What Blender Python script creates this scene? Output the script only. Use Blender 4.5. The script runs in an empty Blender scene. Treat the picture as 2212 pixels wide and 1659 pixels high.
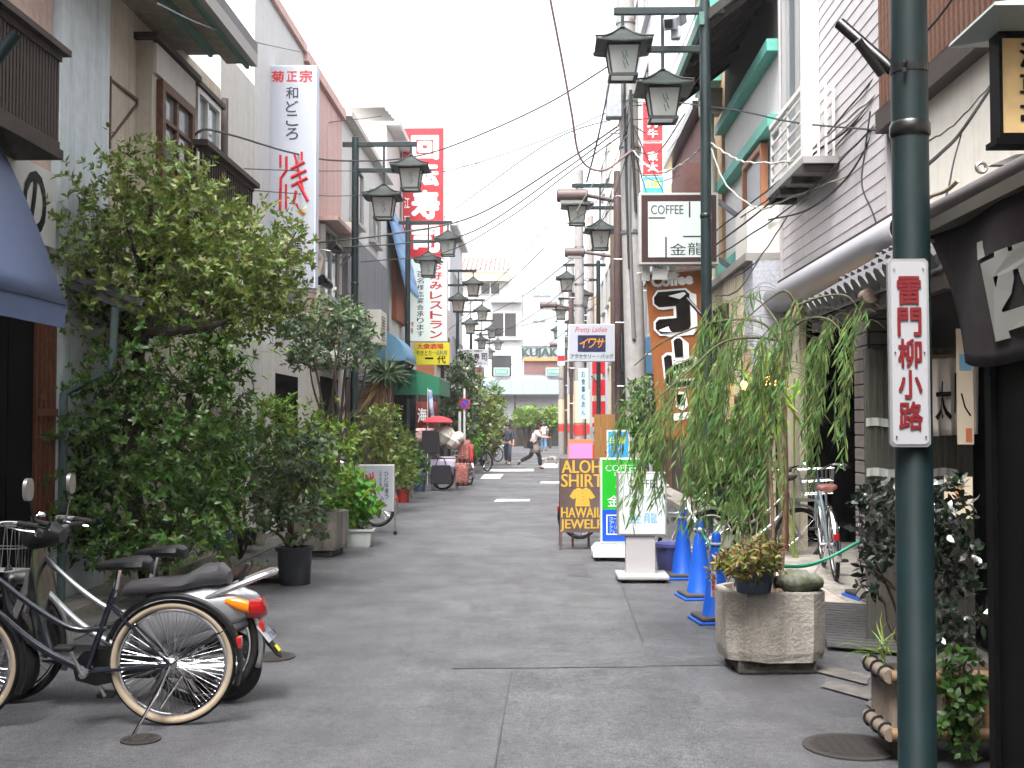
import bpy, math, random
import numpy as np
from mathutils import Vector, Matrix, Euler
R = math.radians
rnd = random.Random(7)
sc = bpy.context.scene
COL = sc.collection
# ------------------------------------------------------------------ camera, sky, sun, exposure
CAMH, F = 1.53, 2500.0
cd = bpy.data.cameras.new('camera'); cam = bpy.data.objects.new('camera', cd); COL.objects.link(cam)
cd.sensor_width = 36.0; cd.lens = F / 2212 * 36.0; cd.clip_start = 0.05; cd.clip_end = 4000
cam.location = (0, 0, CAMH); cam.rotation_euler = (R(90 + 2.03), 0, R(1.35)); sc.camera = cam
w = bpy.data.worlds.new('World'); sc.world = w; w.use_nodes = True
nt = w.node_tree; nt.nodes.clear()
sky = nt.nodes.new('ShaderNodeTexSky'); sky.sky_type = 'NISHITA'; sky.sun_disc = False
SUN_EL, SUN_AZ = R(62), R(200)          # azimuth clockwise from +Y (down the street)
sky.sun_elevation = SUN_EL; sky.sun_rotation = SUN_AZ; sky.air_density = 1.0; sky.dust_density = 4.0; sky.ozone_density = 0.5
hs = nt.nodes.new('ShaderNodeHueSaturation'); hs.inputs['Saturation'].default_value = 0.16
bg = nt.nodes.new('ShaderNodeBackground'); bg.inputs['Strength'].default_value = 0.15
wo = nt.nodes.new('ShaderNodeOutputWorld')
nt.links.new(sky.outputs[0], hs.inputs['Color']); nt.links.new(hs.outputs[0], bg.inputs[0]); nt.links.new(bg.outputs[0], wo.inputs[0])
sd = bpy.data.lights.new('sun', 'SUN'); sun = bpy.data.objects.new('sun', sd); COL.objects.link(sun)
sd.energy = 1.2; sd.angle = R(25); sd.color = (1, 0.97, 0.93)
sdir = Vector((math.sin(SUN_AZ) * math.cos(SUN_EL), math.cos(SUN_AZ) * math.cos(SUN_EL), math.sin(SUN_EL)))
sun.rotation_euler = sdir.to_track_quat('Z', 'Y').to_euler()
vs = sc.view_settings; vs.view_transform = 'Standard'; vs.look = 'None'; vs.gamma = 1.0; vs.exposure = 2.15
vs.use_curve_mapping = False
cy = sc.cycles
cy.use_denoising = True; cy.use_adaptive_sampling = True; cy.adaptive_threshold = 0.03; cy.use_light_tree = False; cy.max_bounces = 5; cy.diffuse_bounces = 2; cy.glossy_bounces = 2; cy.transmission_bounces = 6
cy.transparent_max_bounces = 12; cy.caustics_reflective = False; cy.caustics_refractive = False; cy.sample_clamp_indirect = 6
# ------------------------------------------------------------------ measuring helpers
_ce = cam.rotation_euler.to_matrix()
_r, _u, _f = _ce @ Vector((1, 0, 0)), _ce @ Vector((0, 1, 0)), _ce @ Vector((0, 0, -1))
def ray(dx, dy): return _f + _r * ((dx - 1106) / F) + _u * ((829.5 - dy) / F)
def at(dx, dy, Y):                       # point of the street at depth Y
    d = ray(dx, dy); t = Y / d.y
    return Vector((d.x * t, Y, CAMH + d.z * t))
def onx(dx, dy, X):                      # point on a facade plane x = X
    d = ray(dx, dy); t = X / d.x
    return Vector((X, d.y * t, CAMH + d.z * t))
def gnd(dx, dy, z=0.0):
    d = ray(dx, dy); t = (z - CAMH) / d.z
    return Vector((d.x * t, d.y * t, z))
def lin(c): return tuple((x / 255 / 12.92 if x / 255 <= 0.04045 else ((x / 255 + 0.055) / 1.055) ** 2.4) for x in c)
# ------------------------------------------------------------------ materials
MATS = {}
def mat(name, col, rough=0.6, metal=0.0, var=0.0, vs=8.0, bump=0.0, bs=60.0, streak=0.0, col2=None, spec=0.5, emit=None, es=0.0,
        coat=0.0, trans=0.0, island=0.0, dirt=0.0, dcol=(40, 36, 30), sub=0.0, srgb=True):
    if name in MATS: return MATS[name]
    m = bpy.data.materials.new(name); m.use_nodes = True; n = m.node_tree; L = n.links.new
    b = n.nodes['Principled BSDF']
    c = lin(col) if srgb else col
    b.inputs['Base Color'].default_value = (*c, 1); b.inputs['Roughness'].default_value = rough; b.inputs['Metallic'].default_value = metal
    b.inputs['Specular IOR Level'].default_value = spec; b.inputs['Coat Weight'].default_value = coat; b.inputs['Coat Roughness'].default_value = 0.1
    b.inputs['Transmission Weight'].default_value = trans
    if emit: b.inputs['Emission Color'].default_value = (*lin(emit), 1); b.inputs['Emission Strength'].default_value = es
    tc = n.nodes.new('ShaderNodeTexCoord'); geo = n.nodes.new('ShaderNodeNewGeometry')
    src = None
    def noise(scale, detail=4, rough=0.6, st=None, pos=False):
        t = n.nodes.new('ShaderNodeTexNoise'); t.inputs['Scale'].default_value = scale; t.inputs['Detail'].default_value = detail; t.inputs['Roughness'].default_value = rough
        o = geo.outputs['Position'] if pos else tc.outputs['Object']
        if st:
            mp = n.nodes.new('ShaderNodeMapping'); mp.inputs['Scale'].default_value = st; L(o, mp.inputs[0]); o = mp.outputs[0]
        L(o, t.inputs['Vector']); return t.outputs['Fac']
    def ramp(f, lo, hi, a=0.0, bb=1.0):
        t = n.nodes.new('ShaderNodeMapRange'); t.inputs[1].default_value = lo; t.inputs[2].default_value = hi; t.inputs[3].default_value = a; t.inputs[4].default_value = bb
        L(f, t.inputs[0]); return t.outputs[0]
    def mixc(f, A, B, mode='MIX'):
        t = n.nodes.new('ShaderNodeMix'); t.data_type = 'RGBA'; t.blend_type = mode
        if isinstance(f, (int, float)): t.inputs[0].default_value = f
        else: L(f, t.inputs[0])
        for s, x in ((6, A), (7, B)):
            if isinstance(x, tuple): t.inputs[s].default_value = (*x, 1)
            else: L(x, t.inputs[s])
        return t.outputs[2]
    cur = c
    if col2: cur = mixc(ramp(noise(vs, 3, 0.65), 0.38, 0.62), cur, lin(col2))
    if var: cur = mixc(ramp(noise(vs * 1.7, 3, 0.6), 0.3, 0.7), tuple(x * (1 - var) for x in (c if isinstance(cur, tuple) else c)) if isinstance(cur, tuple) else cur, tuple(min(1, x * (1 + var)) for x in c)) if isinstance(cur, tuple) else mixc(ramp(noise(vs * 2.3, 4), 0.3, 0.7, 0, var), cur, (0.0, 0.0, 0.0))
    if island:
        hsn = n.nodes.new('ShaderNodeHueSaturation'); L(ramp(geo.outputs['Random Per Island'], 0, 1, 0.5 - island * 0.09, 0.5 + island * 0.07), hsn.inputs['Hue'])
        t2 = n.nodes.new('ShaderNodeMath'); t2.operation = 'MULTIPLY'; t2.inputs[1].default_value = 7.31; L(geo.outputs['Random Per Island'], t2.inputs[0])
        t3 = n.nodes.new('ShaderNodeMath'); t3.operation = 'FRACT'; L(t2.outputs[0], t3.inputs[0])
        L(ramp(t3.outputs[0], 0, 1, 1 - island * 0.55, 1 + island * 0.75), hsn.inputs['Value'])
        if isinstance(cur, tuple): hsn.inputs['Color'].default_value = (*cur, 1)
        else: L(cur, hsn.inputs['Color'])
        cur = hsn.outputs[0]
    if streak: cur = mixc(ramp(noise(3.0, 3, 0.7, (2.2, 2.2, 0.16), True), 0.47, 0.72, 0, streak), cur, lin(dcol))
    if dirt: cur = mixc(ramp(noise(2.3, 4, 0.7, None, True), 0.45, 0.68, 0, dirt), cur, lin(dcol))
    if not isinstance(cur, tuple): L(cur, b.inputs['Base Color'])
    if bump:
        bp = n.nodes.new('ShaderNodeBump'); bp.inputs['Strength'].default_value = bump; bp.inputs['Distance'].default_value = 0.01
        L(noise(bs, 2, 0.7), bp.inputs['Height']); L(bp.outputs[0], b.inputs['Normal'])
    if sub:                               # thin leaf: some light comes through
        tr = n.nodes.new('ShaderNodeBsdfTranslucent'); ms = n.nodes.new('ShaderNodeMixShader'); ms.inputs[0].default_value = sub
        if isinstance(cur, tuple): tr.inputs[0].default_value = (*cur, 1)
        else: L(cur, tr.inputs[0])
        L(b.outputs[0], ms.inputs[1]); L(tr.outputs[0], ms.inputs[2]); L(ms.outputs[0], n.nodes['Material Output'].inputs[0])
    MATS[name] = m
    return m
# ------------------------------------------------------------------ mesh helpers
def tag(o, label=None, cat=None, group=None, kind=None):
    if label: o['label'] = label
    if cat: o['category'] = cat
    if group: o['group'] = group
    if kind: o['kind'] = kind
    return o
def thing(name, label, cat, loc=(0, 0, 0), rz=0.0, group=None):
    o = bpy.data.objects.new(name, None); COL.objects.link(o); o.location = loc; o.rotation_euler = (0, 0, rz); o.empty_display_size = 0.1
    return tag(o, label, cat, group)
def mw(o):
    m = Matrix.LocRotScale(o.location, o.rotation_euler, o.scale)
    return mw(o.parent) @ m if o.parent else m
def copy_tree(o, parent=None):
    c = o.copy(); COL.objects.link(c); c.parent = parent
    for ch in [x for x in bpy.data.objects if x.parent == o]: copy_tree(ch, c)
    return c
class MB:
    def __init__(s): s.v = []; s.f = []
    def add(s, vs, fs, M=None):
        k = len(s.v); s.v += [tuple(M @ Vector(p)) for p in vs] if M is not None else [tuple(p) for p in vs]
        s.f += [tuple(i + k for i in f) for f in fs]; return s
    def box(s, c, d, rot=None, taper=1.0):
        x, y, z = d[0] / 2, d[1] / 2, d[2] / 2; t = taper
        vs = [(-x, -y, -z), (x, -y, -z), (x, y, -z), (-x, y, -z), (-x * t, -y * t, z), (x * t, -y * t, z), (x * t, y * t, z), (-x * t, y * t, z)]
        M = Matrix.Translation(c) @ (Euler(rot).to_matrix().to_4x4() if rot else Matrix())
        return s.add(vs, [(0, 3, 2, 1), (4, 5, 6, 7), (0, 1, 5, 4), (1, 2, 6, 5), (2, 3, 7, 6), (3, 0, 4, 7)], M)
    def bb(s, a, b):
        lo = [min(a[i], b[i]) for i in range(3)]; hi = [max(a[i], b[i]) for i in range(3)]
        return s.box([(lo[i] + hi[i]) / 2 for i in range(3)], [hi[i] - lo[i] for i in range(3)])
    def bar(s, a, b, w, h=None, up=(0, 0, 1)):
        a, b = Vector(a), Vector(b); h = h or w; d = b - a; l = d.length; d.normalize(); up = Vector(up)
        if abs(d.dot(up)) > 0.97: up = Vector((0, 1, 0)) if abs(d.y) < 0.9 else Vector((1, 0, 0))
        x = d.cross(up).normalized(); z = x.cross(d)
        M = Matrix(((x.x, d.x, z.x, 0), (x.y, d.y, z.y, 0), (x.z, d.z, z.z, 0), (0, 0, 0, 1))); M.translation = (a + b) / 2
        x2, y2, z2 = w / 2, l / 2, h / 2
        vs = [(-x2, -y2, -z2), (x2, -y2, -z2), (x2, y2, -z2), (-x2, y2, -z2), (-x2, -y2, z2), (x2, -y2, z2), (x2, y2, z2), (-x2, y2, z2)]
        return s.add(vs, [(0, 3, 2, 1), (4, 5, 6, 7), (0, 1, 5, 4), (1, 2, 6, 5), (2, 3, 7, 6), (3, 0, 4, 7)], M)
    def tube(s, pts, r, n=8, closed=False, caps=True):
        pts = [Vector(p) for p in pts]; m = len(pts); rr = r if isinstance(r, (list, tuple)) else [r] * m
        k = len(s.v); prev = None
        for i, p in enumerate(pts):
            if closed: d = pts[(i + 1) % m] - pts[i - 1]
            else: d = pts[min(i + 1, m - 1)] - pts[max(i - 1, 0)]
            d.normalize()
            if prev is None: a = d.cross(Vector((0, 0, 1)) if abs(d.z) < 0.9 else Vector((1, 0, 0))).normalized()
            else: a = (prev - d * prev.dot(d)).normalized()
            prev = a; b2 = d.cross(a)
            for j in range(n):
                an = 2 * math.pi * j / n; s.v.append(tuple(p + (a * math.cos(an) + b2 * math.sin(an)) * rr[i]))
        for i in range(m if closed else m - 1):
            i2 = (i + 1) % m
            for j in range(n):
                j2 = (j + 1) % n; s.f.append((k + i * n + j, k + i * n + j2, k + i2 * n + j2, k + i2 * n + j))
        if caps and not closed:
            s.f.append(tuple(k + j for j in reversed(range(n)))); s.f.append(tuple(k + (m - 1) * n + j for j in range(n)))
        return s
    def lathe(s, prof, n=20, M=None, caps=True):
        vs, fs = [], []
        for (r, z) in prof:
            for j in range(n): a = 2 * math.pi * j / n; vs.append((r * math.cos(a), r * math.sin(a), z))
        for i in range(len(prof) - 1):
            for j in range(n): j2 = (j + 1) % n; fs.append((i * n + j, i * n + j2, (i + 1) * n + j2, (i + 1) * n + j))
        if caps:
            fs.append(tuple(reversed(range(n)))); fs.append(tuple((len(prof) - 1) * n + j for j in range(n)))
        return s.add(vs, fs, M)
    def torus(s, R0, r, n=40, k=8, M=None, sq=1.0):
        vs, fs = [], []
        for i in range(n):
            a = 2 * math.pi * i / n
            for j in range(k):
                b = 2 * math.pi * j / k; q = R0 + r * math.cos(b); vs.append((q * math.cos(a), r * sq * math.sin(b), q * math.sin(a)))
        for i in range(n):
            for j in range(k): fs.append((i * k + j, i * k + (j + 1) % k, ((i + 1) % n) * k + (j + 1) % k, ((i + 1) % n) * k + j))
        return s.add(vs, fs, M)
    def prism(s, poly, M, d):             # 2-D outline in the local xy plane of M, thickness d along local z
        n = len(poly); vs = [(x, y, -d / 2) for x, y in poly] + [(x, y, d / 2) for x, y in poly]
        fs = [tuple(reversed(range(n))), tuple(range(n, 2 * n))] + [(i, (i + 1) % n, n + (i + 1) % n, n + i) for i in range(n)]
        return s.add(vs, fs, M)
    def loft(s, rings, closed=True, caps=True):
        k = len(s.v); n = len(rings[0])
        for r_ in rings: s.v += [tuple(p) for p in r_]
        for i in range(len(rings) - 1):
            for j in range(n if closed else n - 1):
                j2 = (j + 1) % n; s.f.append((k + i * n + j, k + i * n + j2, k + (i + 1) * n + j2, k + (i + 1) * n + j))
        if caps and closed:
            s.f.append(tuple(k + j for j in reversed(range(n)))); s.f.append(tuple(k + (len(rings) - 1) * n + j for j in range(n)))
        return s
    def grid(s, fn, nu, nv, th=0.0):      # fn(u, v) in 0..1; th gives the sheet thickness
        k = len(s.v)
        for i in range(nu + 1):
            for j in range(nv + 1): s.v.append(tuple(fn(i / nu, j / nv)))
        for i in range(nu):
            for j in range(nv): a = k + i * (nv + 1) + j; s.f.append((a, a + nv + 1, a + nv + 2, a + 1))
        return s
    def build(s, name, m, parent=None, world=True, smooth=False, bevel=0.0, solid=0.0, ang=40):
        me = bpy.data.meshes.new(name); vs = s.v
        if parent is not None and world:
            inv = mw(parent).inverted(); vs = [tuple(inv @ Vector(p)) for p in vs]
        me.from_pydata(vs, [], s.f); me.update()
        if m: me.materials.append(m)
        if smooth:
            me.polygons.foreach_set('use_smooth', [True] * len(me.polygons))
            if ang < 180: me.set_sharp_from_angle(angle=R(ang))
        o = bpy.data.objects.new(name, me); COL.objects.link(o); o.parent = parent
        if solid: q = o.modifiers.new('solid', 'SOLIDIFY'); q.thickness = solid; q.offset = 0
        if bevel: q = o.modifiers.new('bevel', 'BEVEL'); q.width = bevel; q.segments = 2; q.limit_method = 'ANGLE'
        return o
def struct(o): o['kind'] = 'structure'; return o
def basis(o, x, y):                       # matrix with origin o, local x and y directions
    x = Vector(x).normalized(); y = Vector(y).normalized(); z = x.cross(y).normalized(); y = z.cross(x)
    M = Matrix(((x.x, y.x, z.x, 0), (x.y, y.y, z.y, 0), (x.z, y.z, z.z, 0), (0, 0, 0, 1))); M.translation = Vector(o); return M
# ------------------------------------------------------------------ lettering
_gl = {}
def glyphs(t, bold, res=3):
    k = (t, bold)
    if k not in _gl:
        c = bpy.data.curves.new('g', 'FONT'); c.body = t; c.size = 1; c.offset = bold; c.resolution_u = res
        o = bpy.data.objects.new('g', c); me = o.to_mesh()
        vs = [v.co.copy() for v in me.vertices]; fs = [tuple(p.vertices) for p in me.polygons]
        o.to_mesh_clear(); bpy.data.objects.remove(o); bpy.data.curves.remove(c); _gl[k] = (vs, fs)
    return _gl[k]
def put(mb, t, M, cx, cy, wd, ht, bold=0.0, shear=0.0, keep=False):
    ex = bold if bold > 0.008 else 0.0
    if len(t) > 1: ex /= max(1, len(t) * 0.55)
    vs, fs = glyphs(t, 0.0)
    if not vs: return
    x0 = min(p.x for p in vs); x1 = max(p.x for p in vs); y0 = min(p.y for p in vs); y1 = max(p.y for p in vs)
    sx = (wd - 1.6 * ex * wd) / max(0.05, x1 - x0); sy = (ht - 1.6 * ex * ht) / max(0.05, y1 - y0)
    for k, (ox, oy) in enumerate([(0, 0)] if ex == 0 else [(0, 0)] + [(math.cos(a * math.pi / 4), math.sin(a * math.pi / 4)) for a in range(8)]):   # overlaid strokes make a heavier brush
        ox *= ex * wd * 0.8; oy *= ex * ht * 0.8
        mb.add([(cx + ox + (p.x - (x0 + x1) / 2) * sx + shear * (p.y - (y0 + y1) / 2) * sy, cy + oy + (p.y - (y0 + y1) / 2) * sy, 0.0003 * k) for p in vs], fs, M)
def vtext(mb, t, M, cx, y_top, y_bot, wd, bold=0.0, fill=0.86, shear=0.0):
    n = len(t); h = (y_top - y_bot) / n
    for i, ch in enumerate(t):
        if ch == ' ': continue
        small = 0.62 if ch in 'っゃゅょ' else 1.0
        flat = ch in '一ーへ・'
        put(mb, ch, M, cx, y_top - h * (i + 0.5), wd * small, h * fill * small * (0.22 if flat else 1), bold, shear)
def htext(mb, t, M, x0, x1, cy, ht, bold=0.0, shear=0.0): put(mb, t, M, (x0 + x1) / 2, cy, x1 - x0, ht, bold, shear)
# ------------------------------------------------------------------ leaves
def leaf_mesh(name, C, D, N, L, W, m, parent=None, bend=0.25, world=True):
    """C centres (n,3), D leaf directions, N leaf normals, L lengths, W widths: one folded pointed blade each"""
    C = np.asarray(C, float); n = len(C); D = np.asarray(D, float); N = np.asarray(N, float)
    D /= np.linalg.norm(D, axis=1, keepdims=True) + 1e-9
    S = np.cross(D, N); S /= np.linalg.norm(S, axis=1, keepdims=True) + 1e-9; N = np.cross(S, D)
    L = np.broadcast_to(np.asarray(L, float), (n,))[:, None]; W = np.broadcast_to(np.asarray(W, float), (n,))[:, None]
    tip = C + D * L - N * L * bend * 0.6
    dr = N * L * bend * 0.1; a = C + D * L * 0.4 + S * W * 0.5 - dr; b = C + D * L * 0.4 - S * W * 0.5 - dr + N * W * 0.12
    a2 = C + D * L * 0.75 + S * W * 0.33 - N * L * bend * 0.22; b2 = C + D * L * 0.75 - S * W * 0.33 - N * L * bend * 0.22
    V = np.stack([C, a, a2, tip, b2, b], axis=1).reshape(-1, 3)
    if parent is not None and world:
        inv = np.array(mw(parent).inverted()); V = V @ inv[:3, :3].T + inv[:3, 3]
    me = bpy.data.meshes.new(name); me.vertices.add(n * 6); me.vertices.foreach_set('co', V.ravel())
    base = np.arange(n)[:, None] * 6
    q = np.array([0, 1, 5, 1, 2, 4, 5, 2, 3, 4])
    me.loops.add(n * 10); me.loops.foreach_set('vertex_index', (base + q).ravel().astype(np.int32))
    me.polygons.add(n * 3); me.polygons.foreach_set('loop_start', (np.arange(n, dtype=np.int32)[:, None] * 10 + np.array([0, 3, 7], dtype=np.int32)).ravel())
    me.update(calc_edges=True); me.validate(); me.materials.append(m)
    o = bpy.data.objects.new(name, me); COL.objects.link(o); o.parent = parent; o['kind'] = 'stuff'
    return o
def unit(rg, n):
    v = rg.normal(size=(n, 3)); return v / np.linalg.norm(v, axis=1, keepdims=True)
# ------------------------------------------------------------------ palette
ASPH = mat('asphalt', (79, 79, 82), 0.72, var=0.22, vs=1.1, bump=0.5, bs=190, dirt=0.35, dcol=(70, 70, 72))
def _asphalt(m, seed):
    n = m.node_tree; L = n.links.new; b = n.nodes['Principled BSDF']; geo = n.nodes.new('ShaderNodeNewGeometry'); pos = geo.outputs['Position']
    def nz(scale, detail, st=None, rough=0.6):
        t = n.nodes.new('ShaderNodeTexNoise'); t.inputs['Scale'].default_value = scale; t.inputs['Detail'].default_value = detail; t.inputs['Roughness'].default_value = rough; p = pos
        if st: mp = n.nodes.new('ShaderNodeMapping'); mp.inputs['Scale'].default_value = st; mp.inputs['Location'].default_value = (seed, seed, 0); L(pos, mp.inputs[0]); p = mp.outputs[0]
        L(p, t.inputs[0]); return t.outputs['Fac']
    def rp(f, lo, hi, a, c):
        t = n.nodes.new('ShaderNodeMapRange'); t.inputs[1].default_value = lo; t.inputs[2].default_value = hi; t.inputs[3].default_value = a; t.inputs[4].default_value = c; L(f, t.inputs[0]); return t.outputs[0]
    def mul(cur, f):
        mx = n.nodes.new('ShaderNodeMix'); mx.data_type = 'RGBA'; mx.blend_type = 'MULTIPLY'; mx.inputs[0].default_value = 1; L(cur, mx.inputs[6]); L(f, mx.inputs[7]); return mx.outputs[2]
    cur = b.inputs['Base Color'].links[0].from_socket
    cur = mul(cur, rp(nz(120 + seed, 2), 0.33, 0.7, 0.4, 1.9))                 # aggregate
    cur = mul(cur, rp(nz(26, 3), 0.3, 0.7, 0.76, 1.26))                           # mottling
    cur = mul(cur, rp(nz(3.2, 5, (1.0, 0.22, 1), 0.7), 0.35, 0.66, 0.84, 1.13))  # wear along the lane
    cur = mul(cur, rp(nz(0.9, 6, None, 0.75), 0.56, 0.66, 1.0, 0.85))            # stains
    vo = n.nodes.new('ShaderNodeTexVoronoi'); vo.feature = 'DISTANCE_TO_EDGE'; vo.inputs['Scale'].default_value = 0.45
    wp = n.nodes.new('ShaderNodeMix'); wp.data_type = 'RGBA'; wp.blend_type = 'ADD'; wp.inputs[0].default_value = 0.35
    tn = n.nodes.new('ShaderNodeTexNoise'); tn.inputs['Scale'].default_value = 2.6; tn.inputs['Detail'].default_value = 5; L(pos, tn.inputs[0]); L(pos, wp.inputs[6]); L(tn.outputs['Color'], wp.inputs[7]); L(wp.outputs[2], vo.inputs['Vector'])
    cur = mul(cur, rp(vo.outputs['Distance'], 0.0, 0.004, 0.72, 1.0))             # hairline cracks
    L(cur, b.inputs['Base Color'])
    L(rp(nz(0.55, 5), 0.42, 0.6, 0.45, 0.82), b.inputs['Roughness'])
_asphalt(ASPH, 0)
ASPH2 = mat('asphalt_patch', (78, 78, 81), 0.72, var=0.22, vs=1.4, bump=0.6, bs=170, dirt=0.2, dcol=(72, 72, 74)); _asphalt(ASPH2, 30)
ASPH3 = mat('asphalt_dark', (73, 73, 76), 0.7, var=0.25, vs=1.7, bump=0.5, bs=200, dirt=0.3, dcol=(52, 52, 55)); _asphalt(ASPH3, 60)
TAR = mat('tar_joint', (60, 60, 62), 0.6)
PAINT = mat('road_paint', (205, 202, 194), 0.7, var=0.2, vs=14, dirt=0.5, dcol=(110, 110, 110))
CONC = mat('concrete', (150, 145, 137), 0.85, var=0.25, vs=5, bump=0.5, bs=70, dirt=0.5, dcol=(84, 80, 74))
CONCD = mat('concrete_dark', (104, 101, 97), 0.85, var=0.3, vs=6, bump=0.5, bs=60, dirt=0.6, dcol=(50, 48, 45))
STEEL = mat('galvanised_steel', (150, 152, 155), 0.38, 0.85, var=0.15, vs=9)
CHROME = mat('chrome', (215, 216, 220), 0.14, 1.0)
BLACKM = mat('black_painted_metal', (12, 13, 15), 0.35, coat=0.3)
BLACKP = mat('black_plastic', (16, 16, 18), 0.5)
RUBBER = mat('rubber', (14, 14, 14), 0.8)
GREENM = mat('green_lamp_paint', (15, 33, 35), 0.45, var=0.25, vs=5, spec=0.4, dirt=0.3, dcol=(30, 36, 36))
GREEND = mat('dark_green_lamp_roof', (26, 36, 32), 0.5, var=0.2, vs=7)
GLASSD = mat('dark_window_glass', (46, 52, 56), 0.08, spec=0.8)
GLASSL = mat('pale_window_glass', (132, 140, 144), 0.1, spec=0.8)
ALU = mat('aluminium_frame', (168, 168, 166), 0.45, 0.5)
ALUW = mat('white_coated_frame', (214, 213, 208), 0.5)
WOODB = mat('brown_wood', (96, 62, 44), 0.65, var=0.35, vs=14, bump=0.2, bs=40)
WOODD = mat('dark_brown_wood', (52, 40, 34), 0.7, var=0.3, vs=12, bump=0.2, bs=40)
WOODR = mat('reddish_wood', (96, 56, 38), 0.6, var=0.3, vs=14)
BLACKW = mat('black_stained_wood', (9, 9, 10), 0.6, spec=0.08, var=0.25, vs=6)
VOIDM = mat('interior_shade', (7, 7, 8), 0.9, spec=0.03)  # near-black colour stands in for the shade inside unlit openings
CABLE = mat('cable_sheath', (38, 38, 41), 0.6)
CABLEG = mat('grey_cable_sheath', (104, 104, 106), 0.6)
WIREW = mat('twisted_pale_cable', (158, 155, 148), 0.6, var=0.4, vs=60)
# walls
W_PINKBR = mat('pink_brown_stucco', (196, 172, 160), 0.9, var=0.12, vs=9, bump=0.6, bs=55, streak=0.3, dcol=(130, 108, 98))
W_BLUE = mat('blue_grey_stucco', (206, 215, 220), 0.9, var=0.08, vs=5, bump=0.5, bs=60, streak=0.4, dcol=(140, 150, 156))
W_CREAM = mat('cream_stucco', (190, 180, 164), 0.9, var=0.08, vs=5, bump=0.5, bs=60, streak=0.6, dcol=(146, 134, 116))
W_PALE = mat('pale_plaster', (204, 200, 194), 0.9, var=0.06, vs=5, bump=0.3, bs=50, streak=0.35, dcol=(170, 165, 158))
W_WHITE = mat('white_plaster', (206, 205, 204), 0.85, var=0.05, vs=4, bump=0.2, bs=40, streak=0.3, dcol=(186, 186, 186))
W_PINK = mat('dusty_pink_stucco', (206, 172, 166), 0.9, var=0.08, vs=5, bump=0.3, bs=50, streak=0.45, dcol=(158, 124, 118))
W_GREY = mat('grey_panel_wall', (120, 122, 128), 0.7, var=0.1, vs=4, streak=0.3, dcol=(84, 84, 88))
W_OFFW = mat('off_white_plaster', (222, 218, 208), 0.9, var=0.06, vs=3, bump=0.25, bs=45, streak=0.35, dcol=(176, 168, 154))
W_TAN = mat('tan_render', (196, 168, 132), 0.9, var=0.12, vs=6, bump=0.3, bs=50, streak=0.4, dcol=(140, 116, 88))
W_MAROON = mat('maroon_wall', (112, 78, 74), 0.8, var=0.12, vs=5, streak=0.3, dcol=(78, 54, 52))
W_PANEL = mat('pale_grey_panel', (176, 179, 187), 0.6, var=0.04, vs=3)
W_BEIGE = mat('beige_metal_cladding', (198, 188, 164), 0.6, var=0.1, vs=4, streak=0.5, dcol=(140, 130, 110))
W_GSTUC = mat('rough_grey_stucco', (176, 178, 186), 0.95, var=0.15, vs=14, bump=1.0, bs=30)
W_ORANGE = mat('orange_wall', (214, 130, 74), 0.8, var=0.1, vs=5)
W_BRICK = mat('red_brown_wall', (150, 82, 62), 0.85, var=0.2, vs=10, bump=0.4, bs=40)
W_YELL = mat('pale_yellow_wall', (222, 206, 166), 0.85, var=0.08, vs=5, streak=0.3, dcol=(170, 150, 112))
SIDING = mat('siding_board', (190, 185, 187), 0.4, var=0.06, vs=3, streak=0.25, dcol=(164, 158, 158))
TEAL = mat('teal_copper_trim', (92, 166, 152), 0.6, var=0.15, vs=7)
TEALD = mat('green_fascia_paint', (74, 112, 100), 0.6, var=0.15, vs=7)
ROOFG = mat('grey_clay_tile', (84, 82, 86), 0.5, var=0.25, vs=12)
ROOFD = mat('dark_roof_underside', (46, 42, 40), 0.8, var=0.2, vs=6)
SOFFIT = mat('soffit_board', (150, 138, 124), 0.85, var=0.15, vs=6, streak=0.3)
AWB = mat('blue_grey_canvas', (86, 100, 134), 0.7, var=0.08, vs=3)
CREAMP = mat('cream_pipe', (204, 198, 178), 0.5, var=0.1, vs=6)
# ------------------------------------------------------------------ ground
g = MB().bb((-400, -300, -0.32), (400, 900, -0.02)).build('ground', CONCD); struct(g)
g = MB(); g.v = [(-3.55, -12, 0), (2.75, -12, 0), (2.75, 78, 0), (-3.55, 78, 0)]; g.f = [(0, 1, 2, 3)]; road = struct(g.build('road', ASPH))
g = MB(); g.v = [(-30, 66, 0.004), (30, 66, 0.004), (30, 84, 0.004), (-30, 84, 0.004)]; g.f = [(0, 1, 2, 3)]; struct(g.build('cross_road', ASPH2))
def sheet(name, poly, m, z, parent=None):
    b = MB(); b.v = [tuple(gnd(x, y, z)) for x, y in poly]; b.f = [tuple(range(len(poly)))]
    if Vector(b.v[1]).__sub__(Vector(b.v[0])).cross(Vector(b.v[2]) - Vector(b.v[1])).z < 0: b.f = [tuple(reversed(b.f[0]))]
    return b.build(name, m, parent)
sheet('asphalt_patch', [(1105, 1450), (1480, 1440), (1600, 1700), (1065, 1700)], ASPH2, 0.004, road)
sheet('asphalt_patch', [(985, 1400), (1030, 1265), (1075, 1150), (1120, 1020), (1300, 1020), (1335, 1230), (1395, 1440), (975, 1444)], ASPH2, 0.004, road)
sheet('asphalt_patch', [(1345, 1262), (1600, 1262), (1700, 1436), (1402, 1438)], ASPH3, 0.004, road)
sheet('tar_joint', [(1338, 1255), (1341, 1255), (1391, 1388), (1387, 1388)], TAR, 0.008, road)
sheet('tar_joint', [(1104, 1450), (1106, 1450), (1062, 1700), (1059, 1700)], TAR, 0.008, road)
sheet('tar_joint', [(1224, 1218), (1262, 1218), (1275, 1246), (1225, 1243)], ASPH3, 0.008, road)
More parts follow.
